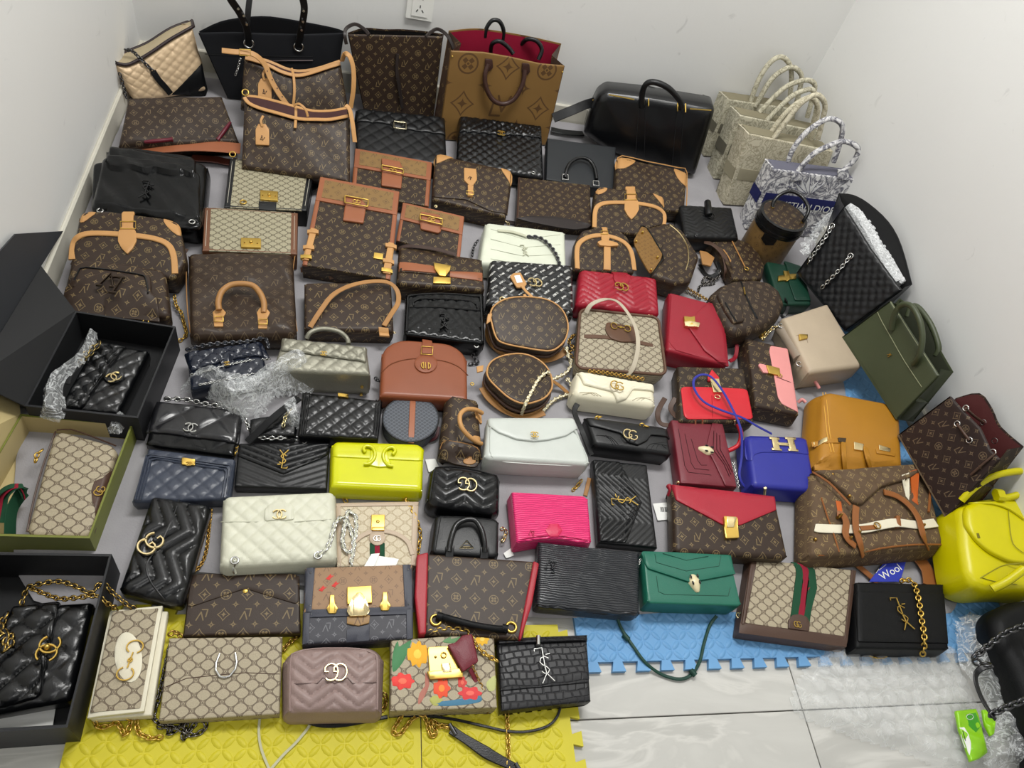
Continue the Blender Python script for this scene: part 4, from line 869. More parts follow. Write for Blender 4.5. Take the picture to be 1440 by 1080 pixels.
o=B.plate('end_panel',LVM,[(618,636),(622,622),(632,619),(664,625),(675,634),(676,646),(670,651),(640,646)],t=0.003,r=0.008); B.seam('piping',TAN2,[(618,637),(622,623),(632,620),(664,626),(674,634),(677,646)],0.0014,2,.002)
handle(B,TAN,[(678,581,.0),(668,576,.02),(655,576,.035),(647,584,.04),(648,598,.04),(656,610,.03),(668,620,.015),(677,624,.0)],0.0055)
for x,y in ((676,583),(673,619)): B.plate('handle_mount',TAN,[(x-9,y-4),(x+3,y-6),(x+4,y+6),(x-7,y+6)],t=0.004,r=0.003)
B.plate('leather_tag',TAN2,poly_sides(662,643,9,4.5),t=0.006)
WH=leather('bdc2bc',0.35,0.2,0.12,name='soft_white_leather')
B=mk('flap_bag','plain white leather flap bag with small gold lock and deep base',[(686,588),(807,588),(831,654),(681,645)],0.075,WH,(0.006,0.006,0.016,0.016),z=Z0,re=0.009,bulge=.003)
flap(B,WH,[(685,588),(807,588),(814,602),(795,615),(770,621),(750,623),(725,620),(700,610),(687,600)],t=0.006,r=0.004,re=0.003); lineart(B,'CC',752,611,0.014,GOLD,r=0.0014,off=0.007,name='turn_lock')
B.seam('piping',WH,[(690,600),(689,635),(696,645),(712,650),(800,655),(822,652),(826,644),(808,605)],0.0016,2); chainz(B,[(818,675,.03),(812,683,.02),(805,690,.02)],GOLD,name='chain_end'); strapz(B,TAN2,[(829,672,.03),(826,685,.02),(823,697,.02)],.010,.003)
B=mk('flap_bag','small black flap bag with gold double emblem below the cream one',[(822,586),(938,602),(945,640),(836,626)],0.06,BLK,(0.01,0.01,0.012,0.012),z=Z0,re=0.010,bulge=.004)
flap(B,BLK,[(821,586),(938,602),(944,616),(914,614),(909,622),(896,628),(882,624),(872,612),(829,600)],t=0.006,r=0.004,re=0.003); lineart(B,'GG',887,611,0.027,PALEGOLD,r=0.0018,off=0.008,rot=-8)
for k_ in (0,1,2):
    B.seam('quilt_arc',BLK_STITCH,[(838+k_*5,612),(858,614+k_*2),(870-k_*4,626)],0.0008,3); B.seam('quilt_arc',BLK_STITCH,[(908+k_*7,632),(916+k_*6,624),(938,622+k_*5)],0.0008,3)
chainz(B,[(838,588,.085),(845,586,.085)],GOLD,name='ring_clip'); chainz(B,[(900,597,.085),(912,600,.085)],GOLD,name='ring_clip'); strapz(B,BLK,[(812,568,.06),(808,580,.06),(818,605,.07),(832,640,.05)],.014,.003)
CRM=leather('ded8c0',0.4,0.25,name='pale_cream_leather')
B=mk('flap_bag','cream chevron flap bag with gold double emblem under the bit bag',[(812,522),(920,541),(923,573),(805,556)],0.065,CRM,(0.012,0.012,0.02,0.02),z=Z0,re=0.014,bulge=.004,puff=.004)
flap(B,CRM,[(811,521),(920,541),(921,552),(889,550),(880,563),(868,565),(860,553),(820,543)],t=0.006,r=0.004,re=0.003,relief=chevron(0.014,0.0025,.6,.09),res=.004); lineart(B,'GG',868.5,542,0.026,GOLD,r=0.0017,off=0.008,rot=-8)
for k_ in (0,1,2):
    B.seam('quilt_arc',leather('a89f86',.5,.2),[(815,552+k_*4),(838-k_*4,553),(855-k_*4,566)],0.0008,3); B.seam('quilt_arc',leather('a89f86',.5,.2),[(884+k_*6,570),(895+k_*6,560),(921,559+k_*4)],0.0008,3)
chainz(B,[(828,522,.09),(850,524,.09),(880,529,.09),(905,533,.09)],BRASS,pitch=.006)
# ================================================================ gift boxes at the left
BOXB=leather('1b1c1f',0.5,0.1,name='black_card'); BOXG=leather('6f7430',0.5,0.15,name='olive_card'); BOXI=leather('b9a878',0.6,0.1,name='kraft_card')
def solve_h(base,rim,z0):
    best=None
    for k in range(1,400):
        h=k*0.001; p=unproj(*base,z0); d=ROT.T@(np.array([p[0],p[1],z0+h])-np.array([0,0,CAMH])); x=720+FPX*d[0]/-d[2]; y=540-FPX*d[1]/-d[2]; e=math.hypot(x-rim[0],y-rim[1])
        if best is None or e<best[0]: best=(e,h)
    return best[1]
def open_box(label,rim,h,z,mat,inner,t=0.004,name='gift_box'):
    B=Bag(name,rim,z+h,0,label,'box','open gift boxes along the left wall'); q=B.q; c=sum(q)/4; B.h=h
    ins=[p+(c-p)/np.linalg.norm(c-p)*t*1.5 for p in q]
    B.slab('box_floor',inner,np.array(q),D=t,top=-h+t,re=0.0005)
    for i in range(4):
        a,b,ai,bi=q[i],q[(i+1)%4],ins[i],ins[(i+1)%4]
        V=[(*a,-h),(*b,-h),(*bi,-h),(*ai,-h),(*a,0),(*b,0),(*bi,0),(*ai,0)]
        o=B.mesh('side_wall',V,[(3,2,1,0),(4,5,6,7),(0,1,5,4),(1,2,6,5),(2,3,7,6),(3,0,4,7)],mat,None,None,.3)
        li=[(*(p+(c-p)/np.linalg.norm(c-p)*.0006),z_) for p,z_ in ((ai,-h+t),(bi,-h+t),(bi,-.0005),(ai,-.0005))]; B.mesh('lining',li,[(0,1,2,3)],inner,None,o)
    return B
def panel(B,name,mat,pts3,t=0.003,inner=None):
    """flat board through world points, given thickness away from its normal"""
    P=np.array([B.wl(p) for p in pts3]); n=np.cross(P[1]-P[0],P[2]-P[0]); n/=np.linalg.norm(n); m=len(P); V=[*P,*(P-n*t)]
    return B.mesh(name,V,[tuple(range(m)),tuple(range(2*m-1,m-1,-1))]+[(i,m+i,m+(i+1)%m,(i+1)%m) for i in range(m)],mat,None,None,.3)
def onwall(x,y,X): return unproj_plane(x,y,np.array([X,0,0]),np.array([1.0,0,0]))
h1=solve_h((122,1051),(95,1023),0.002)
B=open_box('open black gift box at the bottom left corner',[(-75,776),(157,779),(95,1023),(-85,1035)],min(max(h1,.05),.1),0.002,BOXB,leather('111214',.6,.1)); zf=0.010
for q,l in (([(60,822),(132,833),(136,848),(57,845)],'white paper sheet under the top of the boxed black bag'),([(-30,1012),(78,996),(74,1022),(-35,1030)],'white paper sheet under the lower edge of the boxed black bag')): tag_card(l,q,zf+.002,name='paper_sheet',cat='paper')
B=mk('flap_bag','black quilted flap bag with gold turn lock in the bottom box',[(17,853),(131,846),(100,985),(-42,1010)],0.05,BLKS,0.008,z=zf,re=.008,bulge=.004,relief=quilt(.055,.005,1.1,.3),res=.004)
flap(B,BLKS,[(17,852),(82,844),(86,850),(60,978),(50,985),(-42,1008)],t=.006,r=.008,re=.003,relief=quilt(.055,.005,1.1,.3),res=.004)
lineart(B,'CC',68,912,.032,GOLD,rot=75,r=.0022,off=.008,name='turn_lock'); B.stud('lock_knob',GOLD,68,912,.006,.012)
G2=metal('9c8248',.25,'dark_gold')
chainz(B,[(30,850,.06),(34,838,.06),(40,826,.07),(62,820,.08),(85,818,.08),(110,826,.085),(128,834,.085),(143,820,.088),(160,835,.07),(178,850,.06),(190,856,.05)],G2,core=BLK,pitch=.008); chainz(B,[(42,826,.07),(60,834,.07),(85,842,.075),(112,840,.085),(136,838,.088),(150,848,.08),(165,857,.05)],G2,pitch=.008)
chainz(B,[(10,862,.07),(2,880,.075),(10,895,.08),(4,915,.08),(15,905,.08),(14,890,.075),(0,900,.08)],G2,core=BLK,pitch=.011,wire=.002,width=.011)
h2=solve_h((139,778),(126,757),0.002)
B=open_box('open olive green gift box holding a beige lattice bag',[(29,582),(187,596),(126,757),(-70,752)],min(max(h2,.06),.12),0.002,BOXG,BOXI); hz=B.h
P1=unproj(29,582,hz); P2=unproj(-70,752,hz)
panel(B,'lid',BOXI,[P1,onwall(22,523,XL+.02)+np.array([0,0,0]),onwall(-90,640,XL+.02),P2]); panel(B,'lid_edge',BOXG,[onwall(22,523,XL+.02),onwall(0,510,XL+.015),onwall(-110,600,XL+.015),onwall(-90,640,XL+.02)])
B=mk('zip_bag','beige lattice zip bag with brown tab inside the green box',[(77,603),(166,627),(128,756),(35,754)],0.055,GGC,.02,z=.01,re=.010,bulge=.003,uvr=-8)
B.plate('leather_tab',DBRN,[(166,640),(160,655),(146,672),(133,678),(129,690),(130,705),(134,715),(134,740),(131,750),(145,700)],t=.002,r=.002); lineart(B,'GG',140,690,.016,GOLD,rot=70,r=.0012,off=.004); B.seam('zip_piping',DBRN,[(78,607),(62,650),(48,700),(38,748)],.002,2); B.seam('piping',DBRN,[(80,605),(100,604),(130,614),(163,627)],.0016,2)
chainz(B,[(60,632,.06),(52,640,.06),(50,650,.06)],GOLD,name='ring_clip')
S=Bag('webbing_strap',[(-10,690),(38,690),(30,755),(-10,755)],.05,0,'green and red webbing strap coiled in the green box','strap')
for m_,dx in ((GREENWEB,0),(REDWEB,7),(GREENWEB,14)): S.ribbon('web_stripe',m_,S.zpath([(-14+dx,735,.05),(-8+dx,705,.07),(6+dx*.9,688,.085),(24+dx*.6,684,.085),(34,700,.06)]),.016,.002,up=(0,.5,1))
S.ribbon('web_loop',GREENWEB,S.zpath([(14,752,.03),(16,720,.05),(26,700,.06),(34,690,.06)]),.03,.002,up=(1,0,.4))
# upper black box with leaning lid
B=open_box('open black gift box with lid leaning on the left wall',[(106,437),(247,459),(194,588),(35,571)],0.085,Z0,BOXB,leather('121315',.6,.1))
panel(B,'lid_side',leather('131416',.55,.1),[unproj(106,437,Z0+.085),onwall(58,374,XL+.02),onwall(-40,535,XL+.02),unproj(35,571,Z0+.085)]); panel(B,'lid_top',leather('34363a',.6,.15),[onwall(58,374,XL+.018),onwall(89,325,XL+.014),onwall(22,329,XL+.014),onwall(-60,420,XL+.014),onwall(-40,535,XL+.018)])
B=mk('flap_bag','black quilted flap bag with round gold lock in the lidded box',[(136,482),(210,493),(166,582),(84,576)],.05,BLKS,.006,z=Z0+.005,re=.007,bulge=.004,relief=quilt(.036,.0045,1.0,.3),res=.0035)
flap(B,BLKS,[(135,481),(176,486),(179,489),(121,573),(113,577),(78,583)],t=.005,r=.006,re=.003,relief=quilt(.036,.0045,1.0,.3),res=.0035); o=B.plate('lock_badge',BLKS,poly_sides(161,531,15,12),t=.006,re=.002); lineart(B,'CC',160,530,.022,PALEGOLD,rot=35,r=.0018,off=.009,parent=o,name='turn_lock')
chainz(B,[(112,512,.09),(118,500,.1),(128,490,.1),(140,482,.1),(132,492,.1),(120,504,.1),(110,508,.09)],metal('8c7a4c',.25,'antique_gold'),core=BLK,pitch=.010,wire=.0016,width=.009); strapz(B,BLK,[(112,514,.09),(100,525,.09),(95,540,.085)],.01,.003,name='leather_strap')
FILM=clear_plastic('clear_film',0.22,'eef1f2',.1,.8,35)
def crumple(name,label,px,z0,amp,n=26,seed=1,cat='plastic wrap',mat=None,parent=None,hump=.5):
    """crumpled film filling a pixel outline on height z0"""
    P=np.array([unproj(x,y,z0)[:2] for x,y in px]); P=smooth(P,3,True); r=np.random.RandomState(seed); lo,hi=P.min(0),P.max(0); V=[];F=[]; K=np.zeros((n+1,n+1),int)-1
    A=[(r.uniform(20,70)*np.array([math.cos(t),math.sin(t)]),r.rand()*6.28,r.uniform(.4,1)) for t in r.rand(9)*6.28]; dm=None
    G=np.array([(lo[0]+(hi[0]-lo[0])*i/n,lo[1]+(hi[1]-lo[1])*j/n) for i in range(n+1) for j in range(n+1)]); ins=inside(G,P)>0; d=pdist(G,P); dm=d[ins].max()
    for q,g in enumerate(G):
        h=sum(a*abs(math.sin(k@g+p)) for k,p,a in A)/5.0; e=min(d[q]/dm*2.2,1) if ins[q] else 0
        V.append((g[0]+.3*amp*math.sin(40*g[1]),g[1]+.3*amp*math.sin(37*g[0]),z0+amp*(hump*e+h*(.25+.75*e)*.6)+r.uniform(-.04,.04)*amp))
    for i in range(n):
        for j in range(n):
            q=[i*(n+1)+j,(i+1)*(n+1)+j,(i+1)*(n+1)+j+1,i*(n+1)+j+1]
            if sum(ins[k] for k in q)>=2: F.append(tuple(q))
    o=link(name,mkmesh(name,V,F,None,.45),mat or FILM,parent)
    if label: tag(o,label,cat)
    return o
crumple('plastic_film','crumpled clear film beside the bag in the lidded black box',[(52,583),(70,545),(100,505),(130,470),(146,472),(128,492),(100,530),(92,560),(80,588)],.09,.03,22,3)
crumple('plastic_film','scrap of clear film at the lower corner of lidded box',[(150,600),(165,585),(172,590),(168,612),(152,612)],.06,.02,14,5)
# the bag wrapped in film on the blanket
B=mk('wrapped_bag','black chain bag bundled in crumpled clear film on the grey blanket',[(352,588),(420,578),(416,612),(350,612)],.04,BLKS,.006,z=Z0,re=.006,relief=quilt(.03,.003),res=.005)
strapz(B,BLKM,[(348,622,.06),(365,606,.07),(390,583,.08),(420,560,.07)],.018,.004)
chainz(B,[(398,600,.065),(402,585,.07),(412,570,.07),(420,560,.06)],metal('cfc39a',.25,'pale_brass'),pitch=.008); chainz(B,[(355,612,.055),(372,616,.05),(395,616,.05),(415,616,.04),(430,622,.04)],SILVER,core=BLK,pitch=.009); chainz(B,[(305,566,.05),(330,576,.05),(345,590,.05),(350,605,.05)],SILVER,core=BLK,pitch=.009,name='chain_strap')
for i_,(q,z_,a_,sd) in enumerate((([(262,560),(285,545),(320,541),(352,538),(372,528),(400,522),(430,530),(428,552),(412,566),(395,580),(370,592),(345,590),(320,572),(285,566)],.03,.075,7),([(300,556),(335,546),(375,536),(410,540),(405,562),(375,582),(340,578)],.05,.06,11),([(396,580),(420,566),(426,575),(420,600),(400,606)],.05,.03,4))):
    o=crumple('film_fold',None,q,z_,a_,34,sd,parent=None,hump=.7); o.parent=B.e; o.matrix_parent_inverse=B.e.matrix_world.inverted()
    bpy.context.view_layer.update()
# ================================================================ open topped bags
def tote(B,mat,lining,fpoly,rim_b,wb,gmat=None,fold=.25,fname='front_panel',bh=None,relief=None,rimmat=None,rim_f=None,res=.014,re=.003,bulge=0,flatgus=False):
    P=B.px(fpoly); B.slab(fname,mat,P,D=.006,re=re,body=True,relief=relief,res=res,bulge=bulge)
    R=np.array([B.uv(x,y,wb) for x,y in rim_b]); R=smooth(R,3); u0,u1=R[0][0],R[-1][0]; bl,br=B.q[0][0],B.q[1][0]
    V=[];n=len(R)
    for w in (wb,wb+.003):
        for i,p in enumerate(R): V.append((p[0],p[1],w))
        for i,p in enumerate(R): V.append((bl+(br-bl)*i/(n-1),0.0,w))
    F=[(i,i+1,n+i+1,n+i) for i in range(n-1)]+[(2*n+i+1,2*n+i,3*n+i,3*n+i+1) for i in range(n-1)]+[(i,2*n+i,2*n+i+1,i+1) for i in range(n-1)]
    o=B.mesh('back_panel',V,F,mat,[(v[0],v[1]) for v in V])
    B.mesh('lining',[(p[0]*.985,p[1]-.004,wb+.0045) for p in R]+[(bl+(br-bl)*i/(n-1),0.01,wb+.0045) for i in range(n)],[(i+1,i,n+i,n+i+1) for i in range(n-1)],lining,None,o)
    for sd,(b,t,e) in enumerate(((B.q[0],B.q[3],R[0]),(B.q[1],B.q[2],R[-1]))):
        V=[];m=6;k=5; sg=1 if sd==0 else -1
        for j in range(m):
            t_=j/(m-1); a=b+(t-b)*t_; c=np.array([b[0]+(e[0]-b[0])*t_,e[1]*t_])
            for i in range(k):
                q=i/(k-1); p=a+(c-a)*q; V.append((p[0]+sg*fold*abs(wb)*.5*(1-abs(2*q-1))*t_,p[1]-.15*abs(wb)*(1-abs(2*q-1))*t_*.3,wb*q))
        F=[(j*k+i,j*k+i+1,(j+1)*k+i+1,(j+1)*k+i) for j in range(m-1) for i in range(k-1)]
        B.mesh('gusset',V,F,gmat or mat,[(v[2],v[1]) for v in V])
    q0,q1=B.q[0],B.q[1]; B.mesh('base',[(*q0,0),(*q1,0),(*q1,wb),(*q0,wb),(q0[0],q0[1]+.004,0),(q1[0],q1[1]+.004,0),(q1[0],q1[1]+.004,wb),(q0[0],q0[1]+.004,wb)],[(0,3,2,1),(4,5,6,7),(0,1,5,4),(2,3,7,6)],gmat or mat,None,None,.3)
    if rimmat: 
        B.tube('rim_binding',rimmat,np.array([(*B.uv(x,y),0.001) for x,y in dense(rim_f,3)]),.0035,6); B.tube('rim_binding',rimmat,np.array([(p[0],p[1],wb) for p in R]),.0035,6)
def bag0(name,label,quad,zb,lean,cat='tote bag',group=None,flip=False,zbr=None,uvr=0): return Bag(name,quad,zb,lean,label,cat,group,flip,zbr,uvr)
def feet(B,mats,pts,w=.012): pass
# ================================================================ right half, middle rows
GGH=ggcanvas('9d947e','574838',0.03,name='grey_beige_lattice_canvas')
B=mk('top_handle_bag','lattice canvas bag with brown bit patch and pale strap across it',[(816,434),(926,446),(937,527),(810,517)],.06,GGH,.022,z=Z0,re=.010,bulge=.003)
piping(B,leather('5a4030',.45,.2),.0045,B.rr(.022),off=-.001); B.ribbon('curved_band',leather('5a4030',.45,.2),B.path([(813,474,.001),(826,473,.001),(850,474,.001),(880,478,.001),(910,484,.001),(934,490,.001)],3),.014,.003,up=(0,0,1))
o=B.plate('bit_patch',leather('5a3e2c',.45,.2),[(852,455),(893,462),(893,483),(872,483),(857,478),(850,466)],t=.005,r=.008); lineart(B,'BIT',873,460,.031,GOLD,rot=-8,r=.0016,off=.008)
B.ribbon('strap',leather('b4aa96',.5,.2),B.path([(824,440,.01),(832,428,.03),(850,421,.045),(868,424,.05),(884,442,.05),(895,465,.04),(897,490,.03),(891,515,.015),(882,528,.004)],6),.013,.003,up=(.2,.3,1)); strapz(B,leather('2b2422',.4,.2),[(812,470,.05),(803,480,.04),(800,500,.03)],.012,.003,name='side_strap')
RED=leather('8e1a2a',.4,.35,name='red_leather'); REDB=leather('c2202c',.36,.2,name='scarlet_leather')
B=mk('messenger_bag','red leather bag turned sideways with pointed flap and gold lock',[(941,410),(1016,430),(1024,513),(938,492)],.07,RED,.010,z=Z0,re=.009,bulge=.003)
flap(B,RED,[(1000,422),(1017,430),(1026,514),(1008,508),(990,495),(968,464),(966,456),(972,449)],t=.005,r=.006,re=.002); o=B.plate('lock_plate',GOLD,[(960,448),(974,450),(975,462),(961,460)],t=.009,r=.001); B.plate('lock_bar',PALEGOLD,[(960,456),(981,460),(979,466),(961,462)],t=.011,parent=o)
strapz(B,RED,[(1018,455,.07),(1030,465,.06),(1036,485,.05),(1034,502,.04),(1026,508,.06)],.012,.003); chainz(B,[(1000,425,.05),(960,402,.02),(930,388,.02),(910,378,.02)],BRASS,pitch=.006); B.seam('piping',RED,[(944,415),(940,480),(950,492),(1000,507),(1022,510)],.0018,1)
PINK=leather('d98f8c',.42,.2,name='pink_leather')
B=mk('flap_bag','brown monogram bag turned sideways with pale pink panel and gold lock',[(1050,475),(1110,489),(1124,583),(1062,571)],.06,LVM,.006,z=Z0,re=.008,bulge=.003,uvr=70,flare=.006)
B.plate('pink_panel',PINK,[(1083,487),(1107,491),(1124,581),(1099,569),(1093,560),(1081,495)],t=.002,r=.006); B.seam('panel_seam',leather('6a3a3a',.5,.2),[(1092,530),(1118,540)],.0008,1,.003)
B.plate('pink_tab',PINK,[(1065,515),(1067,513),(1080,517),(1082,527),(1072,526)],t=.005,r=.003); o=B.plate('lock_plate',GOLD,[(1075,516),(1094,521),(1095,531),(1079,528)],t=.008,r=.002); B.ring('padlock_shackle',GOLD,B.at(1097,528,.007),.006,.0013,parent=o)
handle(B,PINK,[(1120,520,-.03),(1134,526,-.02),(1145,535,-.02),(1152,546,-.03)],.005); handle(B,PINK,[(1122,566,-.04),(1128,562,-.03),(1133,566,-.03)],.005)
LVU=monogram('31271f','766546',.036)
B=mk('flap_bag','brown monogram bag with bright red lower panel and gold padlock',[(953,514),(1046,517),(1061,594),(956,592)],.06,LVU,.008,z=Z0,re=.008,flip=True,bulge=.003)
B.plate('red_panel',REDB,[(957,547),(961,545),(1046,548),(1052,551),(1060,585),(1056,590),(966,590),(961,585)],t=.003,r=.006); B.seam('panel_seam',leather('8c1420',.5,.2),[(1001,556),(1002,590)],.0008,1,.003)
B.plate('red_tab',REDB,[(1000,521),(1010,533),(1010,540),(994,538),(994,532)],t=.005,r=.003); o=B.plate('padlock',PALEGOLD,[(996,536),(1009,536),(1014,555),(1001,555)],t=.009,r=.002); B.ring('shackle',PALEGOLD,B.at(1009,558,.008),.008,.0014,parent=o,ratio=.8)
handle(B,REDB,[(1037,596,.0),(1042,610,-.01),(1038,626,-.02),(1024,634,-.03)],.006); strapz(B,DBRN,[(950,560,.06),(943,575,.05),(955,590,.05),(972,598,.06)],.014,.003); strapz(B,DBRN,[(935,560,.05),(925,580,.05),(930,596,.04),(950,598,.05)],.014,.003,name='side_strap')
for x in (978,988,1033): B.tube('strap_ring',PALEGOLD,B.path([(x,591,.002),(x,597,-.004)],1),.003,8)
B=mk('flap_bag','burgundy flap bag with a pale serpent clasp and stitched contours',[(944,590),(1016,597),(1036,686),(957,679)],.05,BURG,.004,z=Z0,re=.005)
flap(B,BURG,[(944,590),(1001,595),(992,628),(998,645),(1012,670),(1019,684),(957,679)],t=.001,r=.003,keep=False,name='front_panel'); flap(B,BURG,[(1001,595),(1016,597),(1036,686),(1019,684),(1003,650),(992,630)],t=.005,r=.004)
for i in range(3): B.seam('stitched_contour',leather('3f1018',.5,.2),[(954+i*9,603+i*7),(963+i*9,655-i*4),(968+i*9,664-i*5),(1000-i*3,668-i*7)],.0009,1,.001); B.seam('stitched_contour',leather('3f1018',.5,.2),[(1004+i*4,606+i*3),(1003+i*5,632),(1018+i*4,652+i*2),(1026+i*2,670-i*3)],.0009,1,.001)
snake(B,993,633,.042,168,leather('d9cda6',.25,.1,name='cream_enamel'),EN); chainz(B,[(1031,650,.05),(1034,665,.05),(1039,685,.04)],SILVER,pitch=.005,width=.005)
BLU=leather('272c8c',.33,.15,name='royal_blue_leather')
B=mk('flap_bag','royal blue leather flap bag with large gold letter clasp',[(1049,611),(1135,614),(1149,691),(1059,684)],.06,BLU,.016,z=Z0,re=.011,bulge=.003,flare=.006)
flap(B,BLU,[(1049,611),(1136,614),(1139,640),(1120,638),(1070,637),(1060,640),(1057,650),(1050,640)],t=.002,r=.01,re=.0015,keep=False)
B.plate('letter_clasp',PALEGOLD,[(1081,616),(1092,617),(1091,620),(1089,620),(1091,626),(1107,627),(1106,621),(1104,621),(1104,617),(1115,617),(1115,621),(1113,621),(1117,633),(1119,633),(1119,637),(1108,636),(1108,633),(1110,633),(1109,630),(1091,629),(1093,633),(1095,633),(1095,636),(1085,635),(1084,632),(1086,632),(1084,620),(1081,620)],t=.006,re=.0008) if False else None
for q in ([(1083,616),(1092,617),(1095,635),(1086,634)],[(1105,617),(1114,617),(1118,636),(1109,636)],[(1090,624),(1108,625),(1109,629),(1091,628)],[(1080,616),(1094,617),(1095,620),(1081,619)],[(1083,632),(1097,633),(1098,636),(1084,635)],[(1102,616),(1117,617),(1118,620),(1103,619)],[(1106,633),(1120,634),(1121,637),(1107,636)]): B.plate('letter_clasp',PALEGOLD,q,t=.006,re=.0006)
strapz(B,BLU,[(1085,610,.07),(1066,600,.085),(1043,587,.095),(1015,577,.098),(990,565,.1),(977,548,.1),(976,534,.1),(986,527,.1),(1000,530,.1),(1015,548,.1),(1030,575,.098),(1042,605,.09),(1043,640,.065),(1040,670,.05),(1052,688,.04),(1075,694,.04),(1090,694,.04)],.007,.003)
B.tube('strap_post',PALEGOLD,B.zpath([(1076,686,.075),(1075,695,.05)],1),.004,8)
B=mk('flap_bag','brown monogram flap bag with pointed crimson flap and gold clasp',[(946,680),(1090,697),(1109,785),(949,776)],.06,LVM,(.004,.004,.014,.014),z=Z0,re=.010,bulge=.003)
flap(B,leather('a01e30',.4,.25,name='crimson_grain_leather'),[(945,679),(1090,697),(1091,718),(1040,740),(1016,740),(950,704)],t=.004,r=.005); o=B.plate('clasp',GOLD,[(1014,730),(1032,731),(1035,741),(1031,746),(1037,759),(1018,760),(1016,748)],t=.009,r=.003); B.plate('clasp_tongue',PALEGOLD,[(1017,731),(1031,732),(1029,745),(1019,745)],t=.011,r=.002,parent=o)
B.tube('rolled_strap',RED,B.path([(940,683,-.01),(944,690,-.02),(941,697,-.03)],4),.007,8); B.stud('stud',PALEGOLD,953,679,.004,.006)
def barcode_card(label,quad,z):
    t=tag_card(label,quad,z); t.f=lambda a,b:np.zeros_like(np.asarray(a,float))
    for i in range(9): t.plate('barcode_bar',EN,[(928+i*1.6,713),(928+i*1.6+(1.0 if i%3 else .6),713),(929+i*1.6+(1.0 if i%3 else .6),720),(929+i*1.6,720)],t=.0003,re=.0001)
barcode_card('white swing tag with barcode beside the crimson flap bag',[(918,708),(943,706),(944,730),(925,732)],.022)
# ---------------------------------------------------------------- right edge
TP=leather('b0a08a',.42,.25,name='taupe_leather')
B=mk('top_handle_bag','taupe leather flap bag with gold twist lock beside olive tote',[(1101,446),(1164,426),(1217,514),(1139,524)],.09,TP,(.006,.01,.02,.012),z=Z0,re=.012,bulge=.004)
B.tube('rolled_handle',leather('8f8272',.45,.2),B.path([(1098,463,-.02),(1110,480,-.02),(1124,505,-.02)],2),.018,12); B.seam('flap_seam',leather('8a7c68',.5,.2),[(1120,472),(1128,470),(1133,473),(1136,482)],.0008,3); o=B.plate('twist_lock',GOLD,[(1122,472),(1134,473),(1134,478),(1123,480)],t=.006,r=.001)
for x,y in ((1098,458),(1124,512)): B.ring('handle_ring',SILVER,B.at(x,y,-.005),.009,.002)
chainz(B,[(1072,478,.06),(1078,470,.06),(1086,462,.07),(1096,458,.08)],PALEGOLD,pitch=.012,wire=.002,width=.01,name='strap_clip')
OL=leather('3f4630',.42,.2,name='olive_leather')
B=bag0('tote_bag','olive green leather tote leaning on right wall with rolled handles',[(1252,423),(1320,528),(1260,590),(1184,474)],.11,75)
tote(B,OL,leather('2a2e20',.6,.2),[(1184,474),(1260,590),(1320,528),(1252,423)],[(1266,420),(1300,445),(1322,490),(1341,523)],-.08,fold=.5,re=.006); B.slab('lower_body',OL,B.stp([(0,0),(1,0),(1,.45),(0,.45)],r=.01),D=.08,top=-.004,re=.012)
B.seam('yoke_seam',leather('8c8f70',.5,.2),[(1234,439),(1240,452),(1256,480),(1272,508),(1296,544)],.001,2,.001); B.seam('rim_stitch',leather('8c8f70',.5,.2),[(1252,424),(1268,449),(1286,478),(1304,505),(1319,527)],.001,1,.001)
handle(B,OL,[(1254,463,.004),(1257,445,.02),(1266,430,.03),(1281,430,.035),(1293,450,.035),(1297,475,.03),(1293,500,.02),(1284,512,.004)],.008); handle(B,OL,[(1276,445,-.08),(1282,431,-.08),(1293,434,-.08),(1310,458,-.08),(1320,488,-.08),(1316,500,-.08)],.008)
B.strokes('emblem',GOLD,[[(-.3,-.4),(-.1,0),(.3,.3)],[(-.2,.3),(.2,-.1),(.1,-.5)]],(1251,499),.014,0,.0014,.003)
def bucket_bag():
    B=bag0('bucket_bag','dark brown monogram drawstring bucket bag with wine lining at right',[(1336,557),(1406,646),(1330,730),(1262,612)],.11,75,'bucket bag',uvr=0)
    DM=monogram('2b1f1c','6a5a46',.04,.5,name='dark_brown_monogram'); WINE=leather('4a1c1c',.55,.2,name='wine_lining')
    tote(B,DM,WINE,[(1262,612),(1330,730),(1406,646),(1392,632),(1378,602),(1352,575),(1336,557)],[(1345,560),(1378,553),(1396,575),(1408,600),(1440,628)],-.085,fold=.3,re=.006); B.slab('lower_body',DM,B.stp([(0,0),(1,0),(1,.6),(0,.6)],r=.01),D=.085,top=-.004,re=.012)
    for x,y,w in ((1346,596,.002),(1363,619,.002),(1396,636,.002),(1358,574,.002)): B.ring('eyelet',SILVER,B.at(x,y,w),.007,.0018)
    for x,y in ((1383,594),(1399,620)): B.ring('eyelet',SILVER,B.at(x,y,-.082,raw=True),.007,.0018)
    B.tube('drawstring',DBRN,B.path([(1346,596,.004),(1354,607,.008),(1363,619,.004)],4),.0035,6); B.tube('drawstring',DBRN,B.path([(1358,574,.004),(1370,585,-.04),(1383,594,-.08)],4,raw=True),.0035,6); B.tube('drawstring',DBRN,B.path([(1400,638,.004),(1385,650,.006),(1365,668,.006)],4),.003,6)
bucket_bag()
MUS=leather('a5721f',.4,.2,name='mustard_leather')
B=mk('top_handle_bag','mustard leather bag lying upside down with gold hardware',[(1157,547),(1267,568),(1272,658),(1152,648)],.085,MUS,(.03,.02,.003,.003),z=Z0,re=.02,bulge=.006,flare=.012,puff=.008)
for d in (0,4): B.seam('stitched_seam',leather('d8a548',.5,.2),[(1157+d,552),(1160+d,580),(1163+d,610),(1169+d,636)],.0012,2,.001)
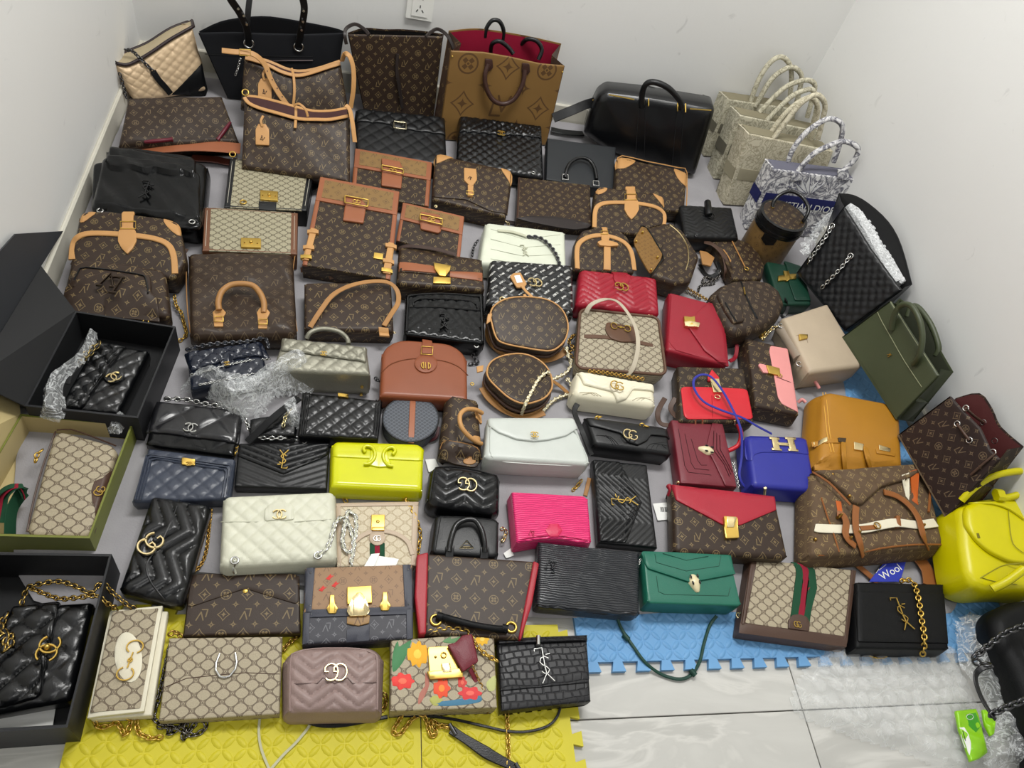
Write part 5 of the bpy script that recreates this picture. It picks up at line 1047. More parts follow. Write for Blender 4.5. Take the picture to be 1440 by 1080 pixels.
for q in ([(1150,648),(1170,640),(1200,644),(1232,650),(1260,648),(1274,660),(1250,664),(1180,662),(1150,656)],): B.plate('top_flap',MUS,q,t=.004,r=.004)
for x0,y0,x1,y1 in ((1186,622,1188,660),(1217,630,1224,660)): B.ribbon('handle_strap',MUS,B.path([(x0,y0,.002),((x0+x1)/2,(y0+y1)/2,.012),(x1,y1,.008)],4),.014,.006,up=(0,0,1))
for q in ([(1148,617),(1162,616),(1162,622),(1150,624)],[(1198,624),(1212,627),(1211,636),(1199,634)],[(1233,628),(1250,633),(1249,638),(1234,635)]): B.plate('metal_plate',PALEGOLD,q,t=.005,r=.001)
for q in ([(1146,616),(1185,620),(1184,625),(1147,623)],[(1230,633),(1258,638),(1257,643),(1231,639)]): B.plate('belt_strap',MUS,q,t=.003,r=.001)
B.plate('touret',leather('3a2c18',.4,.2),[(1176,618),(1187,619),(1186,625),(1177,624)],t=.006,r=.001)
# soft brown bag with a white belt
LVV=monogram('5a4836','8f7a52',.034,.75,.35,name='worn_monogram_canvas'); BRO=leather('8a5428',.5,.3,name='saddle_leather'); CANV=leather('d9d2bc',.7,.2,name='white_canvas_belt')
B=mk('drawstring_bag','worn brown monogram bag folded over with a white belt across',[(1140,662),(1302,652),(1330,768),(1140,784)],.075,LVV,.02,z=Z0,re=.016,bulge=.006,relief=ripple(.002,70,seed=3),res=.007,flare=.004,puff=.006,uvr=4)
flap(B,LVV,[(1140,663),(1200,661),(1302,651),(1308,658),(1270,678),(1235,688),(1208,713),(1196,712),(1184,695),(1165,678)],t=.014,r=.008,re=.008,relief=ripple(.002,80,seed=5),res=.007)
for q in ([(1276,666),(1288,663),(1289,712),(1280,706)],[(1173,706),(1180,708),(1182,725),(1175,722)]): B.plate('orange_strip',leather('b8591e',.6,.2),q,t=.001,re=.0004)
for q in ([(1262,673),(1274,668),(1276,705),(1271,700),(1270,680)],): B.plate('white_strip',CANV,q,t=.001,re=.0004)
B.ribbon('white_belt',CANV,B.path([(1146,742,.004),(1154,743,.004),(1185,744,.005),(1215,743,.006),(1240,738,.008),(1262,735,.008),(1290,738,.006),(1316,735,.005)],4),.023,.003,up=(0,0,1))
B.ribbon('buckle_strap',BRO,B.path([(1210,743,.008),(1222,742,.010),(1233,741,.010)],3),.012,.003,up=(0,0,1)); B.ring('buckle',BRASS,B.at(1234,739,.014),.008,.0018); B.plate('belt_keeper',BRO,[(1254,730),(1259,730),(1262,744),(1257,745)],t=.012)
for P_ in ([(1177,722,.006),(1185,724,.010),(1190,735,.012),(1189,750,.012),(1194,760,.010),(1203,768,.006)],[(1204,712,.012),(1203,725,.012),(1204,745,.013),(1210,765,.010),(1214,782,.002)],[(1243,692,.008),(1262,698,.010),(1280,712,.012),(1292,730,.013),(1298,752,.010),(1306,771,.004)]): B.ribbon('leather_strap',BRO,B.path(P_,5),.017,.004,up=(0,0,1))
for x,y in ((1170,668),(1194,698),(1138,731),(1146,759),(1178,728),(1192,760),(1204,752),(1294,742)): B.stud('rivet',BRASS,x,y,.0045,.006 if x<1150 or y<700 else .018)
B.seam('piping',BRO,[(1142,780),(1165,781),(1205,778),(1240,771),(1285,766),(1330,766)],.0022,2,.001); B.seam('piping',BRO,[(1155,700),(1163,725),(1172,750),(1180,776)],.002,2,.002); B.seam('piping',BRO,[(1302,653),(1306,665),(1308,690),(1306,720)],.003,2,.006); B.seam('piping',BRO,[(1143,664),(1165,678),(1182,695),(1196,710)],.003,2,.016)
strapz(B,BRO,[(1190,778,.05),(1200,790,.03),(1212,800,.025),(1226,812,.025),(1234,820,.025)],.016,.004,name='hanging_strap'); strapz(B,BRO,[(1285,778,.03),(1296,790,.03),(1305,805,.03),(1308,824,.03)],.036,.004,name='luggage_tab'); B.ring('ring',SILVER,B.pz(1186,785,.04),.009,.0018)
t_=tag_card('royal blue oval swing tag with white lettering under the belted bag',[(1250,783),(1278,776),(1266,818),(1222,818)],.03,leather('2c3ab0',.4,.05,name='blue_card')); t_.f=lambda a,b:np.zeros_like(np.asarray(a,float))
def text3(B,txt,px0,px1,size,mat,w=.001,name='lettering',flip=False,parent=None,ext=.0002):
    cu=bpy.data.curves.new(name,'FONT'); cu.body=txt; cu.size=size; cu.extrude=ext; cu.align_x='CENTER'; cu.align_y='CENTER'
    tmp=bpy.data.objects.new('tmp_text',cu); COL.objects.link(tmp); dg=bpy.context.evaluated_depsgraph_get(); me=bpy.data.meshes.new_from_object(tmp.evaluated_get(dg)); bpy.data.objects.remove(tmp)
    o=link(name,me,mat,parent or B.e); a,b=B.at(*px0,w),B.at(*px1,w); d=b-a; c=(a+b)/2; ang=math.atan2(d[1],d[0]); L=max(v.co.x for v in me.vertices)-min(v.co.x for v in me.vertices)
    k=np.linalg.norm(d)/L; o.matrix_local=Matrix.Translation(c.tolist())@Matrix.Rotation(ang,4,'Z')@Matrix.Diagonal((k,k if k<1.4 else 1.4,1,1)); return o
text3(t_,'Wool',(1239,812),(1266,797),.018,PAPER); text3(t_,'潮口服',(1228,812),(1252,792),.012,PAPER) if False else None
t_.seam('print_lines',PAPER,[(1236,802),(1246,794)],.0006,1,.0006); t_.seam('print_lines',PAPER,[(1232,806),(1236,800)],.0006,1,.0006); t_.seam('print_ornament',PAPER,poly_sides(1268,785,7,5,10),.0005,1,.0006,closed=True)
YEL=leather('c9c000',.34,.15,name='bright_yellow_leather')
def yellow():
    B=bag0('shoulder_bag','bright yellow leather bag with oval flap leaning at right edge',[(1366,702),(1470,690),(1480,835),(1362,822)],.135,8,'handbag')
    B.slab('body',YEL,B.px([(1350,714),(1364,703),(1400,698),(1470,692),(1490,835),(1440,830),(1392,832),(1370,824),(1360,806),(1353,765)],r=.015),D=.115,re=.022,bulge=.008,body=True,puff=.004)
    flap(B,YEL,[(1354,716),(1362,709),(1400,706),(1470,702),(1475,785),(1440,795),(1412,793),(1385,780),(1365,760),(1354,738)],t=.013,r=.02,re=.006,k=1)
    B.seam('zip_edge',YEL,[(1362,708),(1395,708),(1420,716),(1440,730)],.003,2,.004); B.seam('zip_pull_cord',leather('8f8a10',.4,.2),[(1418,716),(1420,740),(1425,765),(1440,778)],.001,3,.003); B.plate('slot',leather('6a6408',.5,.2),[(1366,753),(1369,753),(1371,760),(1368,760)],t=.001,re=.0004)
    B.seam('stitched_seam',leather('8f8a10',.5,.2),[(1362,822),(1380,812),(1400,800),(1415,794),(1440,792)],.0012,2,.001); B.seam('stitched_seam',leather('8f8a10',.5,.2),[(1380,812),(1400,818),(1430,822)],.0012,2,.001)
    handle(B,YEL,[(1352,704,.0),(1370,686,.03),(1395,670,.05),(1420,664,.06),(1440,664,.06),(1450,680,.05),(1436,694,.03),(1408,702,.01)],.009); B.ribbon('handle_band',YEL,B.path([(1400,696,.02),(1410,697,.02)],1,raw=True),.03,.02,up=(0,0,1)); handle(B,YEL,[(1395,828,.01),(1415,818,.03),(1440,800,.05)],.010)
yellow()
def dark_bag():
    B=bag0('shoulder_bag','black leather bag with chunky gunmetal chain at the bottom right corner',[(1412,848),(1500,840),(1520,1090),(1462,1095)],.11,3)
    B.slab('body',BLKM,B.px([(1398,866),(1408,852),(1430,842),(1500,838),(1530,1090),(1470,1095),(1462,1040),(1446,985),(1424,935),(1402,892)],r=.02),D=.095,re=.03,bulge=.006,body=True,relief=ripple(.0015,60),res=.008)
    K=dict(pitch=.013,wire=.0028,width=.013); chainz(B,[(1368,926,.15),(1378,918,.155),(1395,904,.16),(1415,890,.165),(1445,878,.17)],GUN,**K); chainz(B,[(1368,928,.14),(1380,934,.14),(1394,934,.15)],GUN,name='chain_loop',**K); chainz(B,[(1392,1006,.15),(1410,997,.155),(1445,983,.16)],GUN,name='chain_lower',**K)
    B.ribbon('leather_strap',BLK,B.zpath([(1396,936,.15),(1380,940,.14),(1372,950,.13),(1374,965,.13),(1382,985,.14),(1394,1004,.15),(1400,1012,.15)]),.012,.004,up=(.3,.3,1))
dark_bag()
# ================================================================ back row, standing bags
GLD=leather('cfb592',.4,.3,.3,metal=.15,name='champagne_leather')
B=bag0('hobo_bag','champagne gold quilted hobo bag with black base in the left corner',[(163,90),(273,38),(292,130),(186,146)],.03,72,'hobo bag')
B.slab('body',GLD,B.px([(161,90),(178,93),(196,86),(215,74),(240,56),(272,38),(277,65),(285,85),(292,128),(225,140),(190,142),(178,124)],r=.008),D=.10,re=.012,bulge=.006,body=True,relief=quilt(.035,.004,1.3),res=.004)
flap(B,BLKM,[(240,133),(262,110),(284,88),(294,128),(290,138)],t=.003,r=.006,name='black_base',keep=False)
rf=[(162,88,.002),(178,91,.002),(195,84,.002),(215,72,.002),(240,55,.002),(272,37,.002)]; rb=[(270,29,-.09),(240,40,-.09),(208,60,-.09),(185,70,-.09),(168,78,-.09),(161,84,-.05)]
F_=smooth([B.at(*p,raw=True) for p in rf],4); R_=smooth([B.at(*p,raw=True) for p in rb],4)
B.tube('rim_binding',leather('2c1f20',.45,.2),np.vstack([F_,R_]),.005,7,closed=True)
n_=min(len(F_),len(R_)); R2=R_[::-1]; B.mesh('lining',[*F_[:n_],*R2[:n_]],[(i,i+1,n_+i+1,n_+i) for i in range(n_-1)],leather('b8a888',.6,.2))
B.chain('chain_strap',GUN,B.path([(176,70,-.05),(186,72,-.02),(197,82,.008),(207,92,.012),(216,101,.014)],5,raw=True),.010,.0022,.010); B.ribbon('leather_strap',BLKM,B.path([(215,100,.012),(223,112,.014),(232,122,.014),(240,132,.014)],4,raw=True),.018,.004,up=(0,0,1)); B.chain('side_chain',GUN,B.path([(168,103,.004),(172,115,.006),(175,128,.006),(178,138,.004)],4,raw=True),.009,.0018,.009)
CAN=cloth('17181b','1d1e22',.85,.4,700,name='black_canvas')
B=bag0('tote_bag','large black canvas tote with riveted leather handles against the wall',[(279,47),(484,47),(468,150),(320,138)],.02,85)
tote(B,CAN,cloth('0d0d10',None,.9),[(320,138),(468,150),(484,47),(430,49),(380,48),(330,46),(279,47)],[(280,44),(310,30),(345,24),(380,23),(430,31),(470,39),(484,44)],-.12,fold=.1,re=.004)
for x,y in ((350,61),(420,66)): B.ring('eyelet',SILVER,B.at(x,y,.004),.014,.003)
B.ribbon('handle',BLK,B.path([(350,62,.004),(347,40,.02),(337,18,.04),(325,0,.07),(318,-15,.08)],5,raw=True),.022,.005,up=(.3,0,1)); B.ribbon('handle',BLK,B.path([(419,66,.004),(424,40,.02),(428,12,.04),(424,-8,.06)],5,raw=True),.022,.005,up=(.3,0,1)); B.ribbon('handle_rear',BLK,B.path([(347,40,.01),(349,15,.0),(352,-10,-.02)],4,raw=True),.018,.005,up=(.3,0,1))
for x,y,w in ((347,34,.028),(343,22,.04),(335,12,.05),(424,42,.026),(426,30,.034),(427,15,.044)): c=B.at(x,y,w,raw=True); B.tube('rivet',SILVER,[c-[0,0,.002],c+[0,0,.003]],.004,8)
B.seam('zip_chain',metal('b8a8a8',.3),[(374,86),(400,85),(440,85)],.0025,1,.003); B.seam('pocket_seam',BLK_STITCH,[(288,76),(330,78),(440,80)],.001,1,.001); B.chain('side_chain',SILVER,B.path([(338,82,.004),(335,95,.006),(331,106,.004)],4,raw=True),.008,.0015,.007)
# two soft monogram shoulder bags with tan edges
SOFT=monogram('34281f','786647',.036,.42,.2)
def tan_hobo(label,quad,rimf,rimb,zb,lean,wb,tagq,D):
    B=bag0('shoulder_bag',label,quad,zb,lean,'shoulder bag','tan edged monogram shoulder bags')
    B.slab('body',SOFT,B.px([quad[3],quad[2],quad[1]]+rimf[::-1]+[quad[0]]),D=D,re=.014,bulge=.004,body=True,relief=ripple(.0012,40,seed=int(quad[0][1])),res=.01)
    f=np.array([(*B.uv(x,y),.006) for x,y in dense(rimf,3)]); b=np.array([(*B.uv(x,y,wb),wb) for x,y in dense(rimb,3)])
    B.ribbon('tan_rim',TAN,f,.011,.004,up=(0,.3,1)); B.ribbon('tan_rim',TAN,b,.010,.004,up=(0,.3,1))
    n=30; fi=np.array([[np.interp(t,np.linspace(0,1,len(f)),f[:,k]) for k in range(3)] for t in np.linspace(0,1,n)]); bi=np.array([[np.interp(t,np.linspace(0,1,len(b)),b[:,k]) for k in range(3)] for t in np.linspace(0,1,n)]); mid=(fi+bi)/2-[0,.02,0]
    B.mesh('lining',[*fi,*mid,*bi],[(r*n+i,r*n+i+1,(r+1)*n+i+1,(r+1)*n+i) for r in range(2) for i in range(n-1)],leather('3a1a1a',.6,.2,name='maroon_lining'))
    x,y=tagq; o=B.plate('luggage_tag',TAN,[(x-9,y+15),(x-9,y-6),(x-5,y-14),(x+5,y-14),(x+10,y-6),(x+10,y+16)],t=.008,r=.003); lineart(B,'LV',x,y+4,.013,DBRN,r=.0008,off=.010,parent=o); B.ribbon('tag_loop',TAN,B.path([(x,y-12,.010),(x-2,y-20,.014),(x+1,y-27,.010)],4),.007,.003,up=(0,0,1),parent=o); return B
B=tan_hobo('upper tan edged monogram shoulder bag with a buckled tan strap',[(343,84),(480,92),(492,165),(338,152)],[(345,82),(360,86),(377,92),(395,101),(412,106),(425,106),(440,102),(458,96),(478,90)],[(348,79),(377,86),(410,99),(440,98),(478,86)],.10,50,-.03,(372,125),.10)
B.ribbon('tan_strap',TAN,B.path([(312,71,.05),(330,73,.05),(348,74,.045),(361,79,.04),(373,92,.03),(380,110,.025),(391,130,.02),(404,148,.015)],5,raw=True),.016,.004,up=(0,.2,1)); f=B.path([(337,69,.054),(352,70,.054),(353,78,.054),(337,78,.054)],1,raw=True); B.tube('buckle',GOLD,f,.0016,6,closed=True)
B.ribbon('tan_strap',TAN,B.path([(481,86,.02),(485,76,.04),(492,80,.045),(497,98,.04),(497,125,.03),(493,152,.01)],5,raw=True),.016,.004,up=(.5,0,1)); B.ribbon('tie',TAN,B.path([(410,96,.01),(413,108,.012),(414,130,.01),(412,150,.008)],4),.008,.003,up=(0,0,1)); 
for i in range(4): c=B.at(376+i*7,100+i*12,.029-i*.003,raw=True); B.tube('strap_hole',DBRN,[c,c+[0,0,.0012]],.002,6)
B=tan_hobo('lower tan edged monogram shoulder bag with wide open mouth',[(343,137),(492,165),(492,258),(339,236)],[(344,138),(350,146),(365,153),(390,160),(420,168),(445,169),(465,169),(490,164)],[(347,135),(365,137),(390,143),(415,150),(440,156),(465,156),(488,152)],.09,35,-.045,(369,190),.09)
B.ring('strap_ring',GOLD,B.at(345,130,.01),.009,.002); B.ribbon('tan_strap',TAN,B.path([(486,148,.02),(492,155,.02),(496,175,.02),(499,200,.01)],4,raw=True),.014,.004,up=(.5,0,1)); B.ribbon('tie',TAN,B.path([(413,149,.01),(420,146,.02),(429,153,.02),(433,164,.01)],4,raw=True),.007,.003,up=(0,0,1)); B.ribbon('tie',TAN,B.path([(416,150,.012),(416,165,.012),(415,180,.01)],4),.008,.003,up=(0,0,1)); B.ring('side_ring',GOLD,B.at(327,217,.0),.008,.0018)
B=bag0('tote_bag','brown monogram open tote with thin black handles below the socket',[(489,49),(623,52),(609,172),(513,162)],.02,85,flip=False)
tote(B,LVM,cloth('0c0a0a',None,.9),[(513,162),(609,172),(623,52),(590,51),(540,50),(489,49)],[(489,46),(512,39),(540,41),(567,41),(600,44),(624,48)],-.10,gmat=DBRN,fold=.1,re=.004)
BT=leather('2b2422',.4,.2,name='espresso_leather')
for P_ in ([(487,62,.002),(485,50,.0),(487,40,-.02),(499,34,-.03),(511,40,-.03),(519,49,.002)],[(599,52,.002),(606,45,-.03),(616,41,-.04),(629,50,.0),(638,68,.02),(643,86,.025)],[(559,76,.006),(558,100,.010),(562,125,.010),(566,152,.006)]): B.ribbon('handle',BT,B.path(P_,5,raw=True),.011,.005,up=(0,.2,1))
k_=Bag('key_bell',[(637,89),(650,89),(651,108),(637,110)],.2,60,'small black leather key bell hanging from the monogram tote','key holder'); k_.slab('leather_bell',BLK,k_.px([(640,88),(648,88),(651,100),(645,111),(636,108)],r=.002),D=.008,re=.002)
GIANT=monogram('7d5f35','4f3824',.135,.5,name='giant_monogram_canvas')
B=bag0('tote_bag','large tan giant monogram tote with red lining and dark handles',[(634,72),(794,93),(768,204),(617,196)],.02,85)
tote(B,GIANT,cloth('8c1230',None,.8,.2,name='red_lining'),[(617,196),(768,204),(794,93),(760,90),(715,80),(680,74),(634,72)],[(631,43),(660,40),(685,41),(740,50),(789,61)],-.11,gmat=monogram('4a3a30','7a6446',.06),fold=.7,re=.003)
HB=leather('3c2620',.4,.2,name='chestnut_leather')
handle(B,HB,[(687,90,.004),(682,105,.012),(684,124,.018),(694,141,.022),(709,146,.022),(724,138,.02),(735,118,.014),(738,98,.004)],.008); handle(B,BLK,[(682,52,-.11),(684,40,-.11),(692,29,-.11),(702,30,-.11),(708,42,-.11),(707,56,-.11)],.007); handle(B,BLK,[(690,74,-.08),(692,62,-.06),(702,58,-.05),(714,66,-.05),(722,76,-.04)],.007); handle(B,BLK,[(733,62,-.11),(742,55,-.09),(755,58,-.08),(762,70,-.07),(757,84,-.06)],.007)
for x,y in ((687,88),(739,94)): B.plate('handle_mount',HB,[(x-5,y-6),(x+5,y-5),(x+6,y+6),(x,y+12),(x-6,y+6)],t=.006,r=.003)
for x,y in ((636,79),(791,101),(633,50),(787,68)): B.stud('corner_stud',GOLD,x,y,.003,.004) if y>70 else None
# black duffel
B=mk('duffel_bag','black leather duffel with gold zips and double handles against back wall',[(852,130),(1004,152),(978,250),(866,220)],.16,BLKS,.012,z=.01,lean=82,poly=[(852,128),(900,133),(1004,150),(1006,160),(992,205),(978,250),(920,236),(866,220),(838,205),(820,190),(828,160),(840,136)],re=.03,bulge=.012,cat='duffel bag',relief=ripple(.0012,40,seed=4),res=.01)
for a,b in (((899,140),(894,218)),((908,141),(906,222)),((953,147),(945,235)),((962,149),(956,238))): B.seam('strip_edge',BLK_STITCH,[a,((a[0]+b[0])/2,(a[1]+b[1])/2),b],.0012,1,.001)
handle(B,BLK,[(903,150,.008),(903,132,.03),(909,118,.04),(922,116,.045),(940,124,.045),(955,140,.03),(959,152,.008)],.010); handle(B,BLK,[(893,130,-.12),(905,124,-.10),(925,128,-.09),(945,138,-.10)],.009)
for x,y in ((902,142),(912,143),(953,150),(964,152)): B.tube('handle_ring',GOLD,B.path([(x,y-6,.012),(x,y+6,.012)],1),.0028,6)
B.seam('zip',GOLD,[(856,133),(872,136),(892,140)],.0025,1,.001); B.seam('zip',GOLD,[(970,153),(985,154),(1000,155)],.0025,1,.001)
B.ribbon('shoulder_strap',BLK,B.path([(838,143,-.06),(824,147,-.02),(805,155,.02),(778,166,.04)],5,raw=True),.032,.005,up=(0,.6,1)); B.ring('strap_clip',GOLD,B.at(836,144,-.05,raw=True),.01,.0025); B.tube('hanging_cord',GOLD,B.path([(836,150,-.03),(830,164,-.02)],2,raw=True),.0015,6)
B.ribbon('strap_end',BLK,B.zpath([(775,182,.03),(795,186,.03),(820,188,.03)]),.03,.005,up=tuple(B.Rm.T@np.array((0,0,1.)))) 
# book totes
def toile(c,d,name,sc=38,wd=16):
    m,nt,bs=newmat(name); n=E(tex(nt,'ShaderNodeTexNoise',sc,7,Distortion=2.2)); n2=E(tex(nt,'ShaderNodeTexVoronoi',sc*3.2,feature='DISTANCE_TO_EDGE'))
    k=(((n-0.5).abs()*-wd+0.9).sat()).max(((n2*-9)+.55).sat()*((n-.42)*6).sat()); nt.links.new(rgbmix(nt,k,lin(c),lin(d)),bs.inputs['Base Color']); bs.inputs['Roughness'].default_value=.85; bump(nt,bs,tex(nt,'ShaderNodeTexNoise',700,2),.3,.001); return m
TB1=toile('c4bfa9','7f7a66','grey_beige_toile',24); TB2=toile('c8c1aa','8f876f','sand_toile',24); TNV=toile('d8d7d7','15173c','navy_toile',20,9)
def book_tote(label,quad,mat,band,band2,hs,wb=-.08,zb=.02,lean=82,text=None):
    B=bag0('book_tote',label,quad,zb,lean,'tote bag','embroidered book totes in the right corner')
    TL,TR,BR,BL=quad; B.slab('body',mat,B.rr(.004),D=-wb,re=.004,body=True)
    t=lambda a,b:(a[0]+(b[0]-a[0])*band2,a[1]+(b[1]-a[1])*band2); s=lambda a,b:(a[0]+(b[0]-a[0])*band[1],a[1]+(b[1]-a[1])*band[1])
    o=B.plate('woven_band',band[0],[s(BL,TL),s(BR,TR),t(BR,TR),t(BL,TL)],t=.0012,re=.0004)
    q0,q3=B.q[0],B.q[3]; a=q0+(q3-q0)*band[1]; b=q0+(q3-q0)*band2; B.mesh('side_band',[(a[0]-.002,a[1],-.003),(a[0]-.002,a[1],wb+.004),(b[0]-.002,b[1],wb+.004),(b[0]-.002,b[1],-.003)],[(0,1,2,3)],band[0],None,o)
    # open mouth
    u0,u1=B.q[3],B.q[2]; B.mesh('lining',[(u0[0]+.008,u0[1]+.0008,-.006),(u1[0]-.008,u1[1]+.0008,-.006),(u1[0]-.008,u1[1]+.0008,wb+.008),(u0[0]+.008,u0[1]+.0008,wb+.008)],[(0,1,2,3)],cloth('8a836c' if mat!=TNV else '6a6a78',None,.9))
    for hp,w in hs: B.tube('handle',mat,B.path([(x,y,w) for x,y in hp],6,raw=True),.009,8)
    return B
GB=cloth('6e6a5c',None,.9,name='grey_band'); SB=cloth('a39c84',None,.9,name='sand_band'); NB=cloth('23275a',None,.9,name='navy_band')
book_tote('rearmost grey beige embroidered tote with a dark grey band',[(1024,140),(1120,154),(1110,228),(990,220)],TB1,(GB,.42),.58,[([(1055,144),(1067,112),(1083,88),(1099,80),(1111,92),(1113,112),(1111,135)],-.015),([(1062,150),(1083,114),(1102,98),(1116,95),(1127,106),(1125,124),(1120,145)],.0)])
book_tote('middle grey beige embroidered tote with a grey band',[(1040,162),(1156,186),(1135,262),(1004,252)],TB1,(GB,.38),.55,[([(1068,158),(1100,126),(1122,115),(1137,113),(1146,120),(1142,140),(1135,165)],-.07),([(1076,172),(1110,138),(1132,127),(1143,127),(1149,142),(1147,160),(1142,178)],-.01)])
book_tote('front sand coloured embroidered tote with a pale band',[(1052,188),(1172,213),(1142,296),(1018,288)],TB2,(SB,.36),.52,[([(1084,186),(1104,160),(1126,142),(1142,138),(1150,152),(1146,175),(1138,200)],-.07),([(1087,196),(1120,152),(1138,137),(1151,134),(1160,147),(1157,168),(1150,196)],-.01)])
B=book_tote('navy and white embroidered tote with white lettering on its band',[(1087,238),(1206,253),(1165,338),(1048,322)],TNV,(NB,.44),.62,[([(1107,232),(1114,212),(1130,190),(1150,174),(1168,167),(1184,176),(1181,202),(1172,228)],-.07),([(1120,244),(1142,218),(1168,204),(1188,199),(1206,208),(1202,224),(1184,242)],-.01)])
text3(B,'CHRISTIAN DIOR',(1077,285),(1174,297),.03,cloth('e4e4e0',None,.9,name='white_embroidery'),w=.0016)
STAR=cloth('d8d8d8',None,.9,name='pale_embroidery')
for i,(x,y) in enumerate(((1108,262),(1118,256),(1128,250),(1140,246),(1152,254),(1160,258))): B.plate('starburst_ray',STAR,[(x,y),(1128+i*2+4,272),(1128+i*2-6,271)],t=.0008,re=.0003); B.seam('ray_outline',NB,[(x,y),(1128+i*2+4,272)],.0007,1,.001)
for i in range(2):
    for x,y in ((1107,233),(1160,237)) if i==0 else ((1120,245),(1186,243)): B.plate('handle_base',TNV,[(x-8,y-4),(x+8,y-2),(x+8,y+10),(x-8,y+8)],t=.004) if i==1 else None
# ================================================================ upper and middle rows lying flat
LQ=monogram('32271f','6f5f48',.036,.5,.15); LVS=monogram('31251d','766543',.034)
B=mk('messenger_bag','grey brown monogram bag with wine zip pulls below the gold hobo',[(180,136),(312,134),(336,198),(166,204)],.07,LQ,(.006,.006,.004,.004),lean=18,cat='messenger bag',flip=True,re=.012,bulge=.004,relief=ripple(.0022,50,seed=8),res=.012)
strapz(B,BRN,[(198,206,.06),(230,207,.07),(265,205,.075),(300,206,.08),(338,209,.08)],.05,.004,name='wide_strap'); strapz(B,leather('5e2f22',.45,.2),[(270,222,.03),(300,224,.03),(322,228,.03),(336,226,.03)],.03,.004,name='strap_tail')
PL=leather('5f1626',.4,.2,name='wine_leather')
for a,b in (((203,200),(243,196)),((324,172),(306,197))): B.tube('zip_pull',PL,B.path([(*a,.006),((a[0]+b[0])/2,(a[1]+b[1])/2,.008),(*b,.006)],3),.006,7,scale=[.7,.9,1,1,1,.9,1.2][:len(B.path([(*a,.006),((a[0]+b[0])/2,(a[1]+b[1])/2,.008),(*b,.006)],3))])
B=mk('shoulder_bag','large glossy crinkled black bag with front pocket and tonal letters',[(150,207),(292,229),(283,316),(129,294)],.08,PATENT,.022,lean=3,re=.014,bulge=.004,relief=ripple(.0012,70),res=.008,puff=.004)
flap(B,PATENT,[(155,205),(200,208),(262,217),(275,222),(276,255),(152,245)],t=.012,r=.02,re=.006,name='back_pocket',relief=ripple(.0012,70,seed=7),res=.008)
flap(B,PATENT,[(131,229),(150,227),(262,243),(282,249),(283,320),(260,322),(128,297)],t=.016,r=.02,re=.008,name='front_pocket',relief=ripple(.0014,70,seed=9),res=.008)
lineart(B,'YSL',206,266,.05,BLKS,rot=183,r=.0022,off=.004); eyelet(B,141,296,.007,SILVER,.002); eyelet(B,270,312,.007,SILVER,.002); chainz(B,[(270,318,.06),(272,326,.05),(285,334,.04),(280,338,.03)],GUN,core=BLK,pitch=.011,wire=.002,width=.011)
B=mk('flap_bag','black quilted flap bag with rectangular silver lock under monogram tote',[(500,153),(626,166),(629,234),(500,216)],.06,BLK,(.02,.012,.008,.008),lean=6,re=.010,bulge=.004,relief=quilt(.05,.003),res=.004)
flap(B,BLK,[(500,153),(626,166),(627,191),(586,187),(574,185),(552,182),(549,177),(498,172)],t=.004,r=.006,re=.002,relief=quilt(.05,.003),res=.004,keep=False); frame(B,metal('a39c84',.25,'antique_silver'),[(554,171),(571,173),(571,182),(554,180)],.010,.003,name='lock_frame'); B.plate('lock_bar',metal('a39c84',.25,'antique_silver'),[(558,175),(568,176),(568,179),(558,178)],t=.012)
B=mk('flap_bag','large black quilted flap bag with gold turn lock under tan tote',[(645,164),(762,179),(765,250),(641,232)],.06,BLKS,.010,lean=5,re=.010,bulge=.005,relief=quilt(.034,.005),res=.004)
flap(B,BLKS,[(645,163),(762,179),(761,196),(716,193),(705,195),(693,192),(645,187)],t=.004,r=.006,re=.002,relief=quilt(.030,.0045),res=.004); lineart(B,'CC',705,187,.020,GOLD,r=.002,off=.007,name='turn_lock'); eyelet(B,750,243,.006,SILVER)
B=mk('briefcase','flat matt black structured bag with one arched handle',[(770,194),(866,207),(862,268),(768,252)],.045,leather('202326',.5,.3,name='charcoal_grain_leather'),.003,lean=10,re=.003,cat='briefcase')
handle(B,BLKS,[(795,250,.004),(797,238,.012),(803,228,.016),(815,222,.018),(828,225,.016),(836,236,.012),(839,252,.006)],.006)
for x,y in ((795,249),(838,258)): frame(B,SILVER,[(x-4,y-4),(x+4,y-3),(x+4,y+4),(x-4,y+3)],.008,.0018,name='handle_buckle')
def corners(B,tl,tr,s=26):
    for q in (tl,tr): B.plate('tan_corner',TAN,q,t=.002,k=2,re=.0008)
B=mk('clutch_bag','brown monogram clutch with two big tan corners beside the duffel',[(868,220),(967,240),(963,298),(864,285)],.06,LVS,(.02,.02,.006,.006),lean=8,re=.01,bulge=.004,flip=True,cat='clutch',relief=ripple(.002,30,seed=2),res=.01)
corners(B,[(867,224),(875,219),(894,223),(889,232),(877,238),(867,236)],[(948,236),(962,239),(967,250),(966,262),(956,256),(949,246)]); B.seam('piping',TAN,[(867,226),(875,219),(910,227),(955,236),(966,243),(965,296)],.002,2,-.003)
